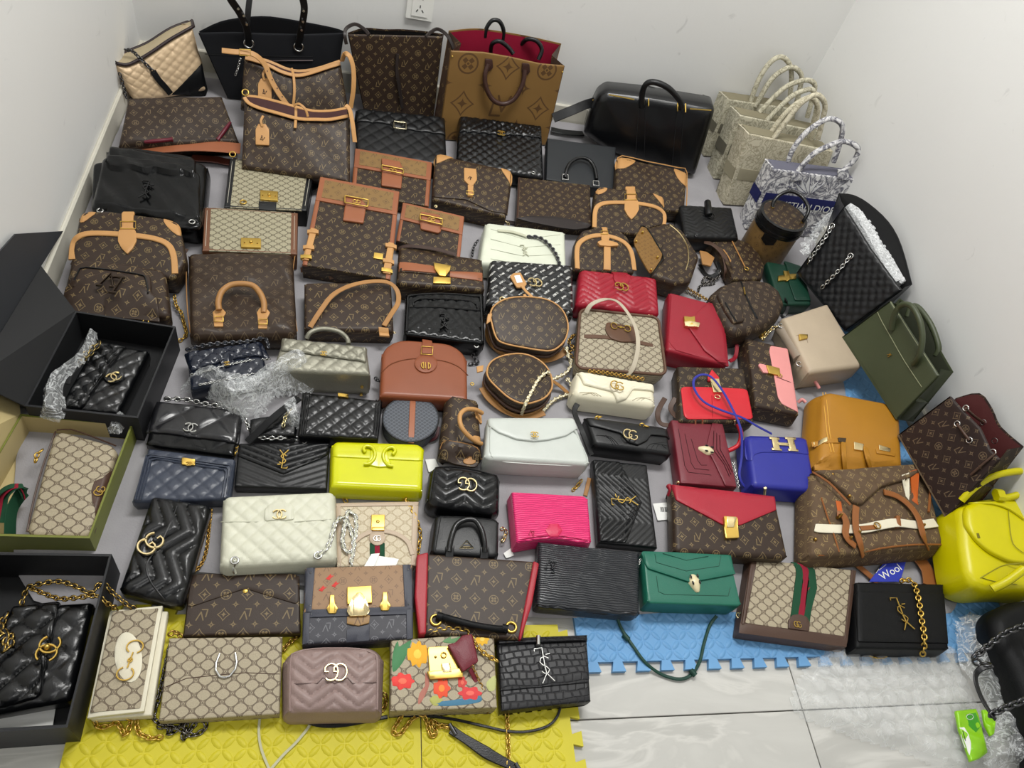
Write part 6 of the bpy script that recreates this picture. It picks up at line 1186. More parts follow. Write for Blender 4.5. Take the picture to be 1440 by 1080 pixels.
# lattice canvas flap bags with gold locks
for lab,q,tr_,lk in (('lattice canvas flap bag with black edges and gold push lock',[(323,222),(442,236),(432,296),(315,291)],BLK,[(366,270),(391,272),(391,285),(366,283)]),('lattice canvas flap bag with brown edges and gold push lock',[(287,291),(419,299),(418,357),(284,352)],leather('6b4630',.45,.2),[(339,337),(367,338),(367,351),(339,350)])):
    B=mk('flap_bag',lab,q,.06,tr_,.004,re=.004)
    TL,TR,BR,BL=q; ins=lambda a,b,t:(a[0]+(b[0]-a[0])*t,a[1]+(b[1]-a[1])*t)
    flap(B,ggcanvas('9b957c','544a38',.028,name='green_grey_lattice_canvas'),[ins(TL,TR,.075),ins(TR,TL,.07),ins(BR,BL,.07),ins(BL,BR,.075)],t=.0015,r=.001,re=.0005,name='canvas_panel')
    o=B.plate('lock_plate',GOLD,lk,t=.006,r=.001); cx,cy=(lk[0][0]+lk[2][0])/2,(lk[0][1]+lk[2][1])/2; B.stud('lock_knob',GOLD,cx,cy-1,.005,.010,parent=o); B.stud('rivet',BRASS,cx-9,cy,.002,.008,parent=o); B.stud('rivet',BRASS,cx+9,cy+1,.002,.008,parent=o)
    for d in (.035,.965): B.seam('edge_stitch',WHITE_STITCH,[ins(TL,TR,d),ins(BL,BR,d)],.0005,1,.0004)
    if tr_ is BLK: B.ring('eyelet',GOLD,B.at(342,284,.003),.008,.002); B.plate('lock_strap',BLK,[(364,285),(389,286),(388,296),(364,294)],t=.004); strapz(B,BLK,[(440,242,.06),(449,245,.05),(444,262,.04),(428,275,.04),(412,290,.05)],.014,.004)
# reverse flap bags with gold framed tabs
LVRS=monogram('80643c','5c4630',.034,name='tan_reverse_canvas'); RIM=leather('8f5536',.45,.2,name='russet_leather')
def dauphine(label,q,ft,tab,fr,D=.05,**kw):
    B=mk(kw.pop('name','flap_bag'),label,q,D,LVS,.004,re=.004,flip=True,lean=kw.pop('lean',8),**kw); TL,TR,BR,BL=q
    ins=lambda a,b,t:(a[0]+(b[0]-a[0])*t,a[1]+(b[1]-a[1])*t); e=.055
    for a,b,c,d in ((TL,TR,BR,BL),):
        B.plate('leather_edge',RIM,[TL,ins(TL,TR,e),ins(BL,BR,e),BL],t=.002); B.plate('leather_edge',RIM,[ins(TR,TL,e),TR,BR,ins(BR,BL,e)],t=.002)
    L=lambda t:ins(TL,BL,t); R=lambda t:ins(TR,BR,t)
    o=flap(B,RIM,[TL,TR,R(ft),L(ft)],t=.004,r=.002); c=[ins(L(.05*ft/.4),R(.05*ft/.4),.07),ins(R(.05*ft/.4),L(.05*ft/.4),.07),ins(R(ft*.86),L(ft*.86),.07),ins(L(ft*.86),R(ft*.86),.07)]; flap(B,LVRS,c,t=.001,r=.001,re=.0004,name='canvas_panel')
    o=B.plate('leather_tab',RIM,tab,t=.008,r=.004,re=.003); frame(B,GOLD,fr,.012,.0022,o,'gold_frame')
    cx,cy=sum(p[0] for p in fr)/4,sum(p[1] for p in fr)/4; B.ring('gold_ring',GOLD,B.at(cx-2,cy,.012),.006,.0012,parent=o); B.ring('gold_ring',GOLD,B.at(cx+2.5,cy+.6,.012),.006,.0012,parent=o); return B
dauphine('upper reverse monogram flap bag with gold framed tab behind two others',[(499,209),(608,229),(603,290),(494,272)],.42,[(536,226),(562,231),(566,240),(564,267),(536,263),(537,240)],[(537,232),(567,238),(567,246),(537,240)])
B=dauphine('tall reverse monogram backpack with tan buckled side straps',[(450,249),(562,270),(549,393),(425,372)],.27,[(483,280),(507,283),(515,292),(511,316),(482,312),(485,292)],[(485,275),(518,281),(517,291),(485,285)],D=.06,name='backpack',cat='backpack')
for q,y0 in (([(437,322),(446,324),(434,368),(425,366)],1),([(546,342),(555,344),(549,387),(538,385)],1)):
    o=B.plate('side_strap',TAN,q,t=.006,r=.002); 
    for t in (.12,.62,.92): x=(q[0][0]+(q[3][0]-q[0][0])*t+q[1][0]+(q[2][0]-q[1][0])*t)/2; y=q[0][1]+(q[3][1]-q[0][1])*t; B.plate('buckle',GOLD if t>.9 else TAN,[(x-8,y-3),(x+8,y-1),(x+8,y+4),(x-8,y+2)],t=.009,r=.001,parent=o)
B.plate('number_plate',GOLD,[(526,356),(539,358),(538,366),(525,364)],t=.004); strapz(B,leather('5a3c2a',.45,.2),[(423,380,.04),(435,376,.05),(450,376,.05),(464,384,.05),(468,392,.04)],.018,.003,name='back_strap')
dauphine('small reverse monogram flap bag beside the tall backpack',[(566,285),(653,305),(647,363),(557,338)],.45,[(591,301),(618,306),(620,327),(616,330),(591,324)],[(591,301),(622,308),(622,316),(591,309)])
B=mk('flap_bag','brown monogram flap bag with tan corners and a tan buckle tab',[(612,217),(720,240),(712,305),(608,280)],.07,LVS,(.02,.02,.006,.006),lean=9,re=.008,bulge=.004,flip=True)
flap(B,LVS,[(612,216),(720,239),(714,302),(690,298),(655,282),(609,278)],t=.004,r=.012,re=.002); corners(B,[(611,232),(612,219),(620,215),(638,220),(628,226)],[(704,238),(717,240),(721,246),(719,260),(712,252)])
o=B.plate('tan_tab',TAN,[(652,239),(669,241),(670,256),(665,264),(659,264),(652,257)],t=.004,r=.003); lineart(B,'LV',661,250,.012,DBRN,r=.0009,off=.006,rot=180,parent=o); B.plate('tab_strap',TAN,[(657,264),(665,265),(664,280),(657,279)],t=.006); f=B.path([(656,268,.010),(666,269,.010),(666,274,.010),(656,273,.010)],1); B.tube('buckle',GOLD,f,.0012,6,closed=True,parent=o); eyelet(B,613,290,.004,PALEGOLD); chainz(B,[(705,308,.05),(712,312,.05),(716,316,.04)],PALEGOLD,name='ring_clip')
strapz(B,leather('2e2320',.45,.2),[(612,300,.02),(650,300,.03),(690,308,.02),(740,316,.02),(800,322,.02)],.016,.003)
B=mk('pouch','flat brown monogram pouch beside the round corner clutch',[(730,249),(830,260),(832,316),(727,306)],.05,LVS,.002,cat='pouch',re=.003,flip=True)
B.plate('leather_edge',DBRN,[(729,249),(731.5,249),(729,306),(726.5,306)],t=.002); B.plate('open_edge',leather('221a18',.5,.2),[(727,306),(780,305),(832,316),(810,322),(770,316)],t=.002,k=2)
def saddle(label,q,poly,arch,bk,D=.06,mat=LVS,**kw):
    B=mk('saddle_bag',label,q,D,mat,re=.008,bulge=.005,flip=kw.pop('flip',True),poly=lambda b:b.px(poly,r=.012),cat='saddle bag',lean=kw.pop('lean',9),**kw)
    B.ribbon('tan_arch',TAN,B.path([(x,y,.002) for x,y in arch],5),.015,.005,up=(0,0,1)); buckle_set(B,*bk); return B
B=saddle('brown monogram saddle bag with tan arch and corners at centre',[(838,262),(934,276),(930,335),(834,320)],[(838,268),(845,262),(925,272),(934,280),(934,308),(928,334),(834,322)],[(836,320),(837,298),(842,289),(855,285),(885,285),(910,288),(926,293),(934,302),(933,318)],(887,261,0,1,50)); corners(B,[(838,268),(845,262),(854,265),(850,271),(841,274)],[(918,272),(932,275),(935,284),(934,291),(925,282)])
B=saddle('small brown monogram saddle bag with tan leaf strap above the red bag',[(808,320),(884,322),(893,384),(806,380)],[(810,336),(820,323),(845,319),(870,322),(884,334),(890,355),(893,384),(850,382),(806,380)],[(812,378),(812,348),(822,336),(840,331),(860,333),(878,341),(888,355),(892,380)],(850,318,0,1,28)); B.plate('strap_tail',TAN,[(848,344),(857,345),(858,381),(848,380)],t=.005,r=.001); B.plate('strap_bar',TAN,[(838,344),(847,340),(866,345),(868,349),(857,350),(842,349)],t=.009,r=.003)
B=mk('vanity_bag','brown monogram trapezoid bag on its side showing a studded tan base',[(945,313),(985,350),(968,396),(918,384)],.07,LVS,(.012,.02,.02,.006),cat='vanity bag',re=.012,bulge=.004,poly=[(906,320),(944,312),(962,325),(984,360),(972,396),(950,398),(916,386),(931,360)],z=Z0+.01)
flap(B,monogram('7a5a2e','503a20',.02,name='small_reverse_canvas'),[(902,319),(910,322),(931,358),(929,366),(917,384),(913,384),(892,345),(891,338)],t=.003,r=.004,on=False,name='base_panel'); 
for x,y in ((903,328),(924,363),(915,381),(894,341)): B.stud('base_stud',GOLD,x,y,.004,.008)
B.seam('piping',BLK,[(901,318),(911,322),(932,358),(930,367),(917,386)],.0025,2,.003); B.seam('zip',PALEGOLD,[(942,316),(956,328),(966,345),(968,365),(964,380)],.002,3,.001); chainz(B,[(958,385,.06),(950,392,.05),(940,396,.03),(925,398,.02)],SILVER,name='chain_end'); chainz(B,[(925,398,.02),(945,402,.02),(968,412,.02),(985,420,.02)],metal('a8a294',.3),pitch=.007); chainz(B,[(982,410,.02),(985,402,.02),(1000,400,.02),(1005,398,.02)],metal('6e6a66',.25,'dark_silver'),pitch=.008,name='chain_coil')
B=mk('shoulder_bag','small matt black chevron bag with black emblem beside the totes',[(955,287),(1030,291),(1040,335),(962,333)],.07,BLK,.012,re=.012,bulge=.004,relief=chevron(.018,.0035,.7,.09),res=.004)
B.tube('rolled_tab',BLK,B.path([(995,285,.01),(996,296,.012),(997,302,.008)],2),.012,10); lineart(B,'GG',999,303,.022,BLKS,r=.002,off=.006,rot=180); eyelet(B,979,331,.005,GUN)
B=mk('half_moon_bag','brown monogram half moon bag with tan piping and hanging zip pull',[(990,336),(1070,340),(1074,392),(1022,392)],.05,LVS,re=.008,bulge=.005,cat='half moon bag',poly=[(988,336),(1012,334),(1035,334),(1054,342),(1068,356),(1076,374),(1072,392),(1050,394),(1030,392),(1030,376),(1022,358),(1008,344)],r=.006)
B.seam('piping',TAN,[(988,335),(1004,343),(1018,352),(1027,366),(1030,380),(1028,391)],.002,2,.001); B.seam('piping',TAN,[(988,334),(1012,333),(1035,333)],.0018,1,.001); B.seam('zip',TAN2,[(1028,336),(1036,352),(1044,368),(1048,376)],.0022,2,.003); B.ring('zip_ring',GOLD,B.at(1050,378,.006),.007,.0016)
B.plate('round_tab',TAN2,poly_sides(992,362,9,8),t=.004) if False else None
strapz(B,DBRN,[(990,340,.07),(1004,345,.07),(1018,360,.07),(1022,380,.06),(1018,392,.03)],.018,.003,name='side_strap')
t_=Bag('luggage_tag',[(984,354),(1004,360),(1003,374),(986,372)],.05,0,'tan leather luggage tag tangled with a black strap by the half moon bag','luggage tag'); t_.slab('leather_tag',TAN2,t_.px([(984,352),(994,354),(1005,362),(1000,374),(988,371)],r=.003),D=.005,re=.001,body=True); t_.ribbon('strap',BLK,t_.zpath([(984,372,.03),(992,385,.025),(1002,388,.03),(1012,380,.04),(1008,368,.05)]),.014,.003,up=(0,0,1)); t_.chain('chain',metal('6e6a66',.25,'dark_silver'),t_.zpath([(1012,380,.04),(1010,390,.03),(998,396,.02),(988,398,.02),(992,390,.03),(1004,394,.02)]),.008,.0018,.008)
def canister():
    c=unproj(1103,302,.185); b=np.array([c[0],c[1],Z0]); e=bpy.data.objects.new('bucket_box',None); COL.objects.link(e); e.location=b; tag(e,'upright round monogram box bag with black looped handle','box bag')
    def lathe(n,prof,m,k=32,uvs=1.0):
        V=[(r*math.cos(2*math.pi*i/k),r*math.sin(2*math.pi*i/k),z) for r,z in prof for i in range(k)]; F=[(j*k+i,j*k+(i+1)%k,(j+1)*k+(i+1)%k,(j+1)*k+i) for j in range(len(prof)-1) for i in range(k)]+[tuple((len(prof)-1)*k+i for i in range(k)),tuple(range(k-1,-1,-1))]
        flat=abs(prof[-1][1]-prof[0][1])<.02; uv=[(v[0],v[1]) if flat else (math.atan2(v[1],v[0])*.08,v[2]) for v in V]; return link(n,mkmesh(n,V,F,uv,.6),m,e)
    R=.078; lathe('body',[(R*.96,0),(R,.005),(R,.125)],LVRS); lathe('lower_band',[(R+.003,.122),(R+.004,.126),(R+.004,.136),(R+.003,.14)],BLKS); lathe('lid_side',[(R+.001,.14),(R+.002,.143),(R+.002,.158),(R,.16)],BLK); lathe('lid',[(R-.004,.158),(R-.004,.166),(R-.008,.168)],LVS); lathe('lid_rim',[(R-.004,.158),(R+.003,.16),(R+.003,.165),(R-.004,.167)],BLKS)
    h=[unproj(x,y,z)-b for x,y,z in ((1086,292,.186),(1088,284,.2),(1097,274,.22),(1112,269,.235),(1128,277,.235),(1137,293,.225),(1133,306,.205),(1128,313,.186))]
    V,F,uv=sweep(smooth(h,6),circ(.006),transport=True); link('handle',mkmesh('handle',V,F,uv,1.2),BLKS,e)
    for p in (h[0],h[-1]): V,F,uv=sweep([p-[0,0,.012],p+[0,0,.004]],circ(.006)); link('handle_mount',mkmesh('handle_mount',V,F),GOLD,e)
    d=np.array([-b[0],-b[1],0]); d/=np.linalg.norm(d); s=np.array([-d[1],d[0],0]); V=[]
    for o_ in (R+.0015,R+.005):
        for a in np.linspace(-.28,.28,9): V.append((d*math.cos(a)+s*math.sin(a))*o_+[0,0,.122])
        for a in np.linspace(.28,-.28,9): V.append((d*math.cos(a)+s*math.sin(a))*o_+[0,0,.088+.012*abs(a)/.28])
    link('front_tab',mkmesh('front_tab',V,[tuple(range(18,36)),tuple(range(17,-1,-1))]+[(i,(i+1)%18,18+(i+1)%18,18+i) for i in range(18)]),BLKS,e)
canister()
B=bag0('tote_bag','large black quilted tote stuffed with clear wrap by right wall',[(1187,290),(1268,408),(1188,466),(1120,384)],.09,70)
QB=leather('101114',.34,.3,.15,name='aged_black_leather')
tote(B,QB,leather('0a0a0c',.6,.2),[(1120,384),(1188,466),(1268,408),(1250,384),(1225,350),(1205,318),(1187,290)],[(1180,272),(1200,274),(1222,286),(1250,312),(1268,345),(1283,400)],-.09,fold=.1,relief=quilt(.03,.004),res=.005,re=.006); B.slab('lower_body',QB,B.stp([(0,0),(1,0),(1,.6),(0,.6)],r=.01),D=.085,top=-.004,re=.012)
for P_ in ([(1170,318,.004),(1160,335,.010),(1148,352,.012),(1136,370,.010)],[(1196,360,.004),(1184,375,.012),(1170,390,.014),(1155,405,.012)]): B.chain('chain_strap',SILVER,B.path(P_,5),.010,.002,.010,core=BLK); B.ring('eyelet',SILVER,B.at(*P_[0][:2],.003),.008,.002)
def bubble_roll(label,pts,z0,r0):
    B=Bag('bubble_wrap',[(0,0),(10,0),(10,10),(0,10)],z0,0,label,'bubble wrap'); m=clear_plastic('bubble_film',.6,'f2f4f5',.15,.7,60)
    P=smooth([unproj(*p) for p in pts],6)-B.O; P=P@B.Rm; V,F,uv=sweep(P,[(r0*(1+.2*math.sin(3*i))*math.cos(2*math.pi*i/14),r0*(1+.15*math.cos(2.3*i))*math.sin(2*math.pi*i/14)) for i in range(14)],transport=True); o=B.mesh('wrap_roll',V,F,m,uv,None,.4)
    V=[];F=[];rr_=np.random.RandomState(4)
    for i in range(0,len(P)-1):
        for k in range(9):
            a=rr_.rand()*6.28; c=P[i]+(P[i+1]-P[i])*rr_.rand()+np.array([math.cos(a)*r0*.5,math.sin(a)*r0*.5,abs(math.sin(a))*r0]); b=len(V)
            for hh,q in ((0,.006),(.003,.004)):
                for j in range(6): V.append(c+[q*math.cos(j*1.047),q*math.sin(j*1.047),hh])
            F+= [(b+j,b+(j+1)%6,b+6+(j+1)%6,b+6+j) for j in range(6)]+[tuple(b+6+j for j in range(6))]
    tag(B.mesh('bubbles',V,F,m,None,o,1.0),None,kind='stuff')
bubble_roll('clear bubble wrap stuffed in the mouth of the black quilted tote',[(1196,292,.27),(1212,312,.27),(1228,340,.26),(1244,368,.25),(1262,400,.24)],.24,.022)
crumple('plastic_film','strip of clear film hanging over the left edge of quilted tote',[(1140,325),(1155,312),(1190,296),(1205,290),(1200,300),(1165,316),(1145,345),(1132,378),(1130,360)],.17,.03,20,8)
B=mk('flap_bag','dark green leather flap bag with gold clasp beside the black tote',[(1078,367),(1128,376),(1141,428),(1096,428)],.05,leather('123528',.4,.2,name='forest_green_leather'),.008,re=.006,bulge=.003)
flap(B,leather('123528',.4,.2,name='forest_green_leather'),[(1103,366),(1128,374),(1141,424),(1117,424),(1108,400)],t=.005,r=.008)
for q in ([(1093,390),(1117,389),(1117,396),(1093,397)],[(1100,383),(1106,384),(1110,396),(1104,398)]): B.plate('clasp',GOLD,q,t=.006,r=.001)
B=mk('mini_backpack','small brown monogram backpack lying down with dark zips',[(1030,394),(1098,398),(1103,452),(1030,468)],.09,LQ,cat='backpack',re=.02,bulge=.006,poly=[(1000,412),(1014,400),(1032,393),(1060,391),(1082,395),(1098,408),(1105,425),(1098,444),(1078,458),(1055,466),(1035,468),(1022,458),(1010,436)],r=.008,z=Z0)
B.plate('front_pocket',LQ,[(1006,416),(1030,410),(1042,440),(1045,455),(1030,458),(1018,440)],t=.010,r=.01,re=.006); B.seam('zip',BLK,[(1042,396),(1047,410),(1055,430),(1065,448)],.003,2,.001); B.seam('zip_pull',GOLD,[(1046,404),(1048,414)],.0022,1,.004); B.seam('zip',BLK,[(1020,425),(1028,440),(1036,452)],.002,2,.012)
strapz(B,BLK,[(1104,420,.08),(1108,430,.06),(1104,442,.05),(1098,446,.04)],.012,.004); chainz(B,[(1070,455,.06),(1074,465,.06),(1070,475,.06)],GOLD,pitch=.012,wire=.0024,width=.011,name='strap_clip')
# ---------------------------------------------------------------- left column and centre
B=saddle('large brown monogram saddle bag with tan trim at the left wall',[(112,296),(252,312),(262,392),(96,375)],[(111,308),(118,297),(150,296),(235,307),(250,313),(256,330),(262,365),(246,392),(160,385),(98,372)],[(101,365),(103,345),(110,333),(130,328),(175,330),(215,335),(236,344),(244,360),(246,385)],(180,296,0,1,64),D=.08,lean=13)
corners(B,[(112,312),(113,302),(120,297),(135,299),(128,306),(118,313)],[(230,308),(246,311),(253,318),(254,332),(244,328),(234,318)]);
B=mk('backpack','brown monogram bag with zip pocket and dark metal letters at left',[(100,362),(232,378),(240,446),(85,425)],.075,LVM,.02,cat='backpack',re=.012,bulge=.004,flip=True,lean=4,z=Z0+.004)
flap(B,LVM,[(100,385),(108,372),(120,368),(195,377),(208,384),(214,398),(213,425),(100,408)],t=.010,r=.012,re=.005,name='zip_pocket'); flap(B,LVM,[(92,405),(150,390),(170,391),(222,420),(224,450),(84,436)],t=.006,r=.004,name='flap')
B.seam('zip',BLK,[(103,398),(110,382),(122,376),(192,385),(205,392),(208,412)],.002,2,.002); lineart(B,'LV',156,398,.056,metal('4a4038',.3,'bronze_metal'),rot=184,r=.0036,off=.010); B.ring('strap_ring',GOLD,B.at(205,452,.004),.006,.0016)
strapz(B,DBRN,[(262,350,.06),(250,372,.05),(246,395,.04)],.012,.003); chainz(B,[(245,415,.04),(248,430,.03),(255,440,.03),(258,452,.02),(262,470,.02),(252,480,.02)],GOLD,pitch=.008)
SPD=monogram('34281f','5f503c',.036,.36,.3)
B=mk('duffel_bag','soft brown monogram duffel lying flat with tan rolled handle',[(264,352),(412,353),(418,470),(266,472)],.075,SPD,(.016,.02,.02,.02),cat='duffel bag',re=.02,bulge=.004,relief=add_f(ripple(.0035,48,seed=12),ripple(.0012,90,seed=2)),res=.008,flip=True)
handle(B,TAN2,[(308,436,.012),(307,424,.02),(312,410,.028),(324,401,.032),(340,399,.034),(356,402,.032),(366,413,.028),(371,426,.02),(371,440,.012)],.0075)
for x,y in ((308,448),(370,452)):
    B.plate('handle_mount',TAN,[(x-9,y-8),(x-4,y-14),(x+4,y-14),(x+10,y-7),(x+6,y),(x+6,y+12),(x-7,y+12),(x-6,y)],t=.004,r=.002); f=B.path([(x-6,y-3,.008),(x+6,y-3,.008),(x+6,y+4,.008),(x-6,y+4,.008)],1); B.tube('buckle',GOLD,f,.0016,6,closed=True)
for P_ in ([(262,358),(262,400),(264,440),(268,468)],[(415,358),(410,400),(414,440),(418,466)]): B.seam('piping',TAN2,P_,.0014,2,-.004)
chainp(B,[(268,471,-.02),(310,474,-.02),(360,476,-.02),(415,474,-.02)],BRASS,pitch=.005,width=.004,wire=.001,name='zip')
B=mk('pouch','brown monogram pouch with a tan strap looped over it',[(428,397),(550,396),(554,466),(428,462)],.055,LVM,.010,cat='pouch',re=.008,bulge=.004,flip=True,relief=ripple(.001,40,seed=5),res=.01)
strapp(B,TAN2,[(436,460,.004),(450,438,.012),(468,415,.018),(492,402,.02),(520,396,.02),(545,397,.018),(558,408,.014),(560,425,.012),(550,442,.010),(540,458,.006)],.013,.003); chainp(B,[(430,463,-.01),(470,467,-.012),(520,468,-.012),(556,468,-.012)],PALEGOLD,pitch=.005,width=.004,wire=.001,name='zip'); B.plate('zip_tab',TAN,[(532,462),(546,463),(548,471),(534,470)],t=.004)
B=mk('flap_bag','dark brown monogram flap bag with pointed russet bands and gold clasp',[(562,346),(678,364),(682,408),(558,398)],.07,LVS,(.012,.008,.014,.014),re=.010,bulge=.003)
flap(B,LVS,[(561,346),(678,363),(679,395),(560,383)],t=.004,r=.012,re=.002); B.plate('russet_band',RIM,[(560,370),(612,378),(612,387),(561,382)],t=.003); B.plate('russet_band',RIM,[(632,385),(678,386),(678,396),(632,391)],t=.003)
o=B.plate('clasp',GOLD,[(609,375),(633,379),(632,385),(626,392),(617,391),(610,383)],t=.009,r=.002); B.plate('clasp_base',GOLD,[(609,392),(633,393),(633,401),(609,400)],t=.006,parent=o); strapz(B,leather('3a2a24',.4,.2),[(560,350,.08),(575,346,.095),(610,350,.1),(640,358,.1)],.014,.003)
B=mk('shoulder_bag','crinkled black patent camera bag with tonal letters above cognac bag',[(571,411),(681,411),(682,484),(568,470)],.06,PATENT,.012,re=.010,bulge=.004,relief=quilt(.028,.003,.8),res=.004)
B.seam('piping',BLK,[(572,466),(574,425),(578,416),(620,413),(668,417),(676,424),(678,480)],.003,2,.001); B.seam('zip_pocket',BLKS,[(582,430),(590,420),(660,423),(671,433)],.002,2,.002); B.seam('flap_edge',BLK,[(574,432),(620,432),(678,437)],.0016,1,.001); lineart(B,'YSL',625,452,.04,BLKS,rot=180,r=.0025,off=.005); eyelet(B,670,486,.006,SILVER); chainz(B,[(670,488,.05),(665,500,.03),(672,510,.02),(660,512,.02)],GUN,pitch=.009)
WYS=leather('ced2c0',.4,.25,.1,name='pale_mint_white_leather')
B=mk('shoulder_bag','soft off white chevron bag with tonal letters and dark chain',[(683,312),(795,325),(797,378),(674,370)],.06,WYS,(.012,.012,.006,.006),re=.012,bulge=.005,relief=ripple(.0012,60,seed=3),res=.008,flare=.004)
for i in range(4): B.seam('quilt_line',leather('a3a692',.5,.2),[(690,322+i*14),(735,336+i*12),(788,330+i*14)],.0007,1,.0004)
lineart(B,'YSL',738,352,.036,leather('c2c4ae',.4,.2),rot=180,r=.002,off=.003); chainp(B,[(742,333,.004),(758,334,.008),(772,344,.008),(782,358,.008),(787,372,.006)],GUN,pitch=.009,wire=.002,width=.009,core=BLK); strapp(B,leather('b9baa4',.45,.2),[(700,324,.004),(720,326,.006),(740,332,.005)],.010,.003,name='leather_strap'); chainz(B,[(672,338,.05),(666,348,.04),(664,360,.03)],GUN,pitch=.009)
def printed():
    m,nt,bs=newmat('printed_black_leather'); u,v=uvxy(nt); s=0.034; x=(u*0.72+v*0.7)/s; y=(v*0.72-u*0.7)/(s*.62); row=E.op('FLOOR',y); fx=(x+row*.43).fr(); fy=y.fr(); n=E(tex(nt,'ShaderNodeTexNoise',420,2))
    k=(fx<.72)*(fx>.08)*((fy-.5).abs()<.14)*((n>.49)); nt.links.new(rgbmix(nt,k,lin('121315'),lin('c9c9c4')),bs.inputs['Base Color']); bs.inputs['Roughness'].default_value=.32; return m
PRB=printed()
B=mk('shoulder_bag','black bag printed with rows of small white lettering, gold emblem',[(690,364),(806,372),(807,440),(684,428)],.07,PRB,(.012,.012,.008,.008),re=.012,bulge=.005,relief=chevron(.024,.004,.8,.1),res=.004)
lineart(B,'GG',752,397,.030,PALEGOLD,r=.0022,off=.006,rot=180)
for x,y in ((707,421),(789,437)): B.ring('eyelet',PALEGOLD,B.at(x,y,.003),.008,.0026)
t_=Bag('luggage_tag',[(718,386),(733,384),(742,402),(726,405)],.105,0,'tan luggage tag with pale window lying on the printed black bag','luggage tag'); t_.slab('leather_tag',TAN,t_.px([(717,388),(722,384),(732,383),(741,399),(737,404),(727,404)],r=.003),D=.004,re=.001,body=True); t_.plate('window',PAPER,[(723,388),(731,387),(735,397),(727,398)],t=.001,re=.0004); t_.ribbon('strap',TAN,t_.zpath([(734,402,.107),(740,410,.106),(748,418,.104),(744,424,.1),(737,414,.104)]),.009,.003,up=(0,0,1))
REDM=leather('94182a',.36,.25,name='deep_red_leather')
B=mk('shoulder_bag','red chevron shoulder bag with gold double emblem above the lattice bag',[(816,378),(924,390),(928,442),(810,428)],.065,REDM,.014,re=.012,bulge=.005,relief=chevron(.022,.0045,.8,.1,off=.3),res=.0035)
B.plate('emblem_tab',REDM,[(861,378),(884,381),(886,396),(880,406),(868,406),(861,396)],t=.004,re=.002,r=.004); lineart(B,'GG',874,403,.030,GOLD,r=.002,off=.008,rot=180); B.ring('eyelet',PALEGOLD,B.at(914,441,.003),.008,.0022)
strapz(B,REDM,[(815,428,.06),(825,416,.08),(845,412,.085),(860,424,.08),(862,432,.075)],.014,.003)
# round boxes
def roundbox(label,quad,poly,D,chain):
    B=mk('round_bag',label,quad,D,LVS,re=.006,bulge=.002,poly=lambda b:smooth(b.px(poly),3,True),cat='round bag',lean=chain,z=Z0+.005)
    P=smooth(B.px(poly),3,True); piping(B,TAN,.0026,P,off=-.002); piping(B,TAN2,.003,P*1.0,off=-D*.86,name='lower_piping')
    q=np.array([(p[0]*1.015,p[1]-.002,-D*.55) for p in P]); B.ribbon('zip_band',TAN2,q,.014,.003,up=(0,0,1),closed=True) if False else B.tube('zip_band',DBRN,q,.004,6,closed=True)
    return B
B=roundbox('larger round topped monogram box bag with tan piping',[(690,418),(798,420),(798,497),(690,492)],[(692,455),(690,440),(697,428),(715,419),(742,417),(770,421),(790,434),(799,455),(796,475),(785,488),(770,493),(735,488),(708,482),(698,474)],.06,14)
strapz(B,TAN2,[(688,455,.05),(686,470,.04),(690,482,.035),(702,494,.03),(716,500,.025)],.016,.003,name='tan_strap'); strapz(B,TAN2,[(748,506,.04),(770,506,.035),(790,498,.04),(796,490,.05)],.018,.003,name='tan_strap'); B.plate('side_tab',TAN,[(686,442),(692,441),(690,452),(684,456)],t=.002,on=False)
B=roundbox('smaller round monogram box bag with a pale braided chain over it',[(684,498),(778,498),(782,567),(690,566)],[(685,520),(692,507),(710,499),(735,497),(757,505),(772,520),(777,540),(772,553),(760,562),(738,567),(718,560),(700,545),(688,532)],.06,0)
strapz(B,TAN2,[(678,545,.04),(690,562,.035),(712,578,.03),(740,586,.03),(765,580,.03)],.02,.003,name='tan_strap'); strapz(B,TAN2,[(776,535,.05),(790,545,.03),(805,560,.02),(815,575,.02)],.012,.003,name='tan_strap'); B.plate('side_tab',TAN,[(670,516),(680,514),(679,522),(671,524)],t=.002,on=False)
PC=metal('d6cba8',.3,'pale_chain'); W2=leather('e0dac4',.5,.2)
chainz(B,[(733,584,.03),(738,570,.085),(748,550,.09),(757,534,.09),(767,525,.09),(773,524,.085)],PC,core=W2,pitch=.009,wire=.0018,width=.010); chainz(B,[(776,534,.05),(795,525,.04),(803,512,.04),(799,500,.05),(796,488,.06)],PC,core=W2,pitch=.009,wire=.0018,width=.010); chainz(B,[(764,578,.03),(780,562,.025),(803,553,.025),(806,545,.03),(797,532,.03)],PC,core=W2,pitch=.009,wire=.0018,width=.010); chainz(B,[(808,470,.05),(800,480,.05),(806,490,.05),(800,496,.04),(808,505,.03)],BRASS,pitch=.008)
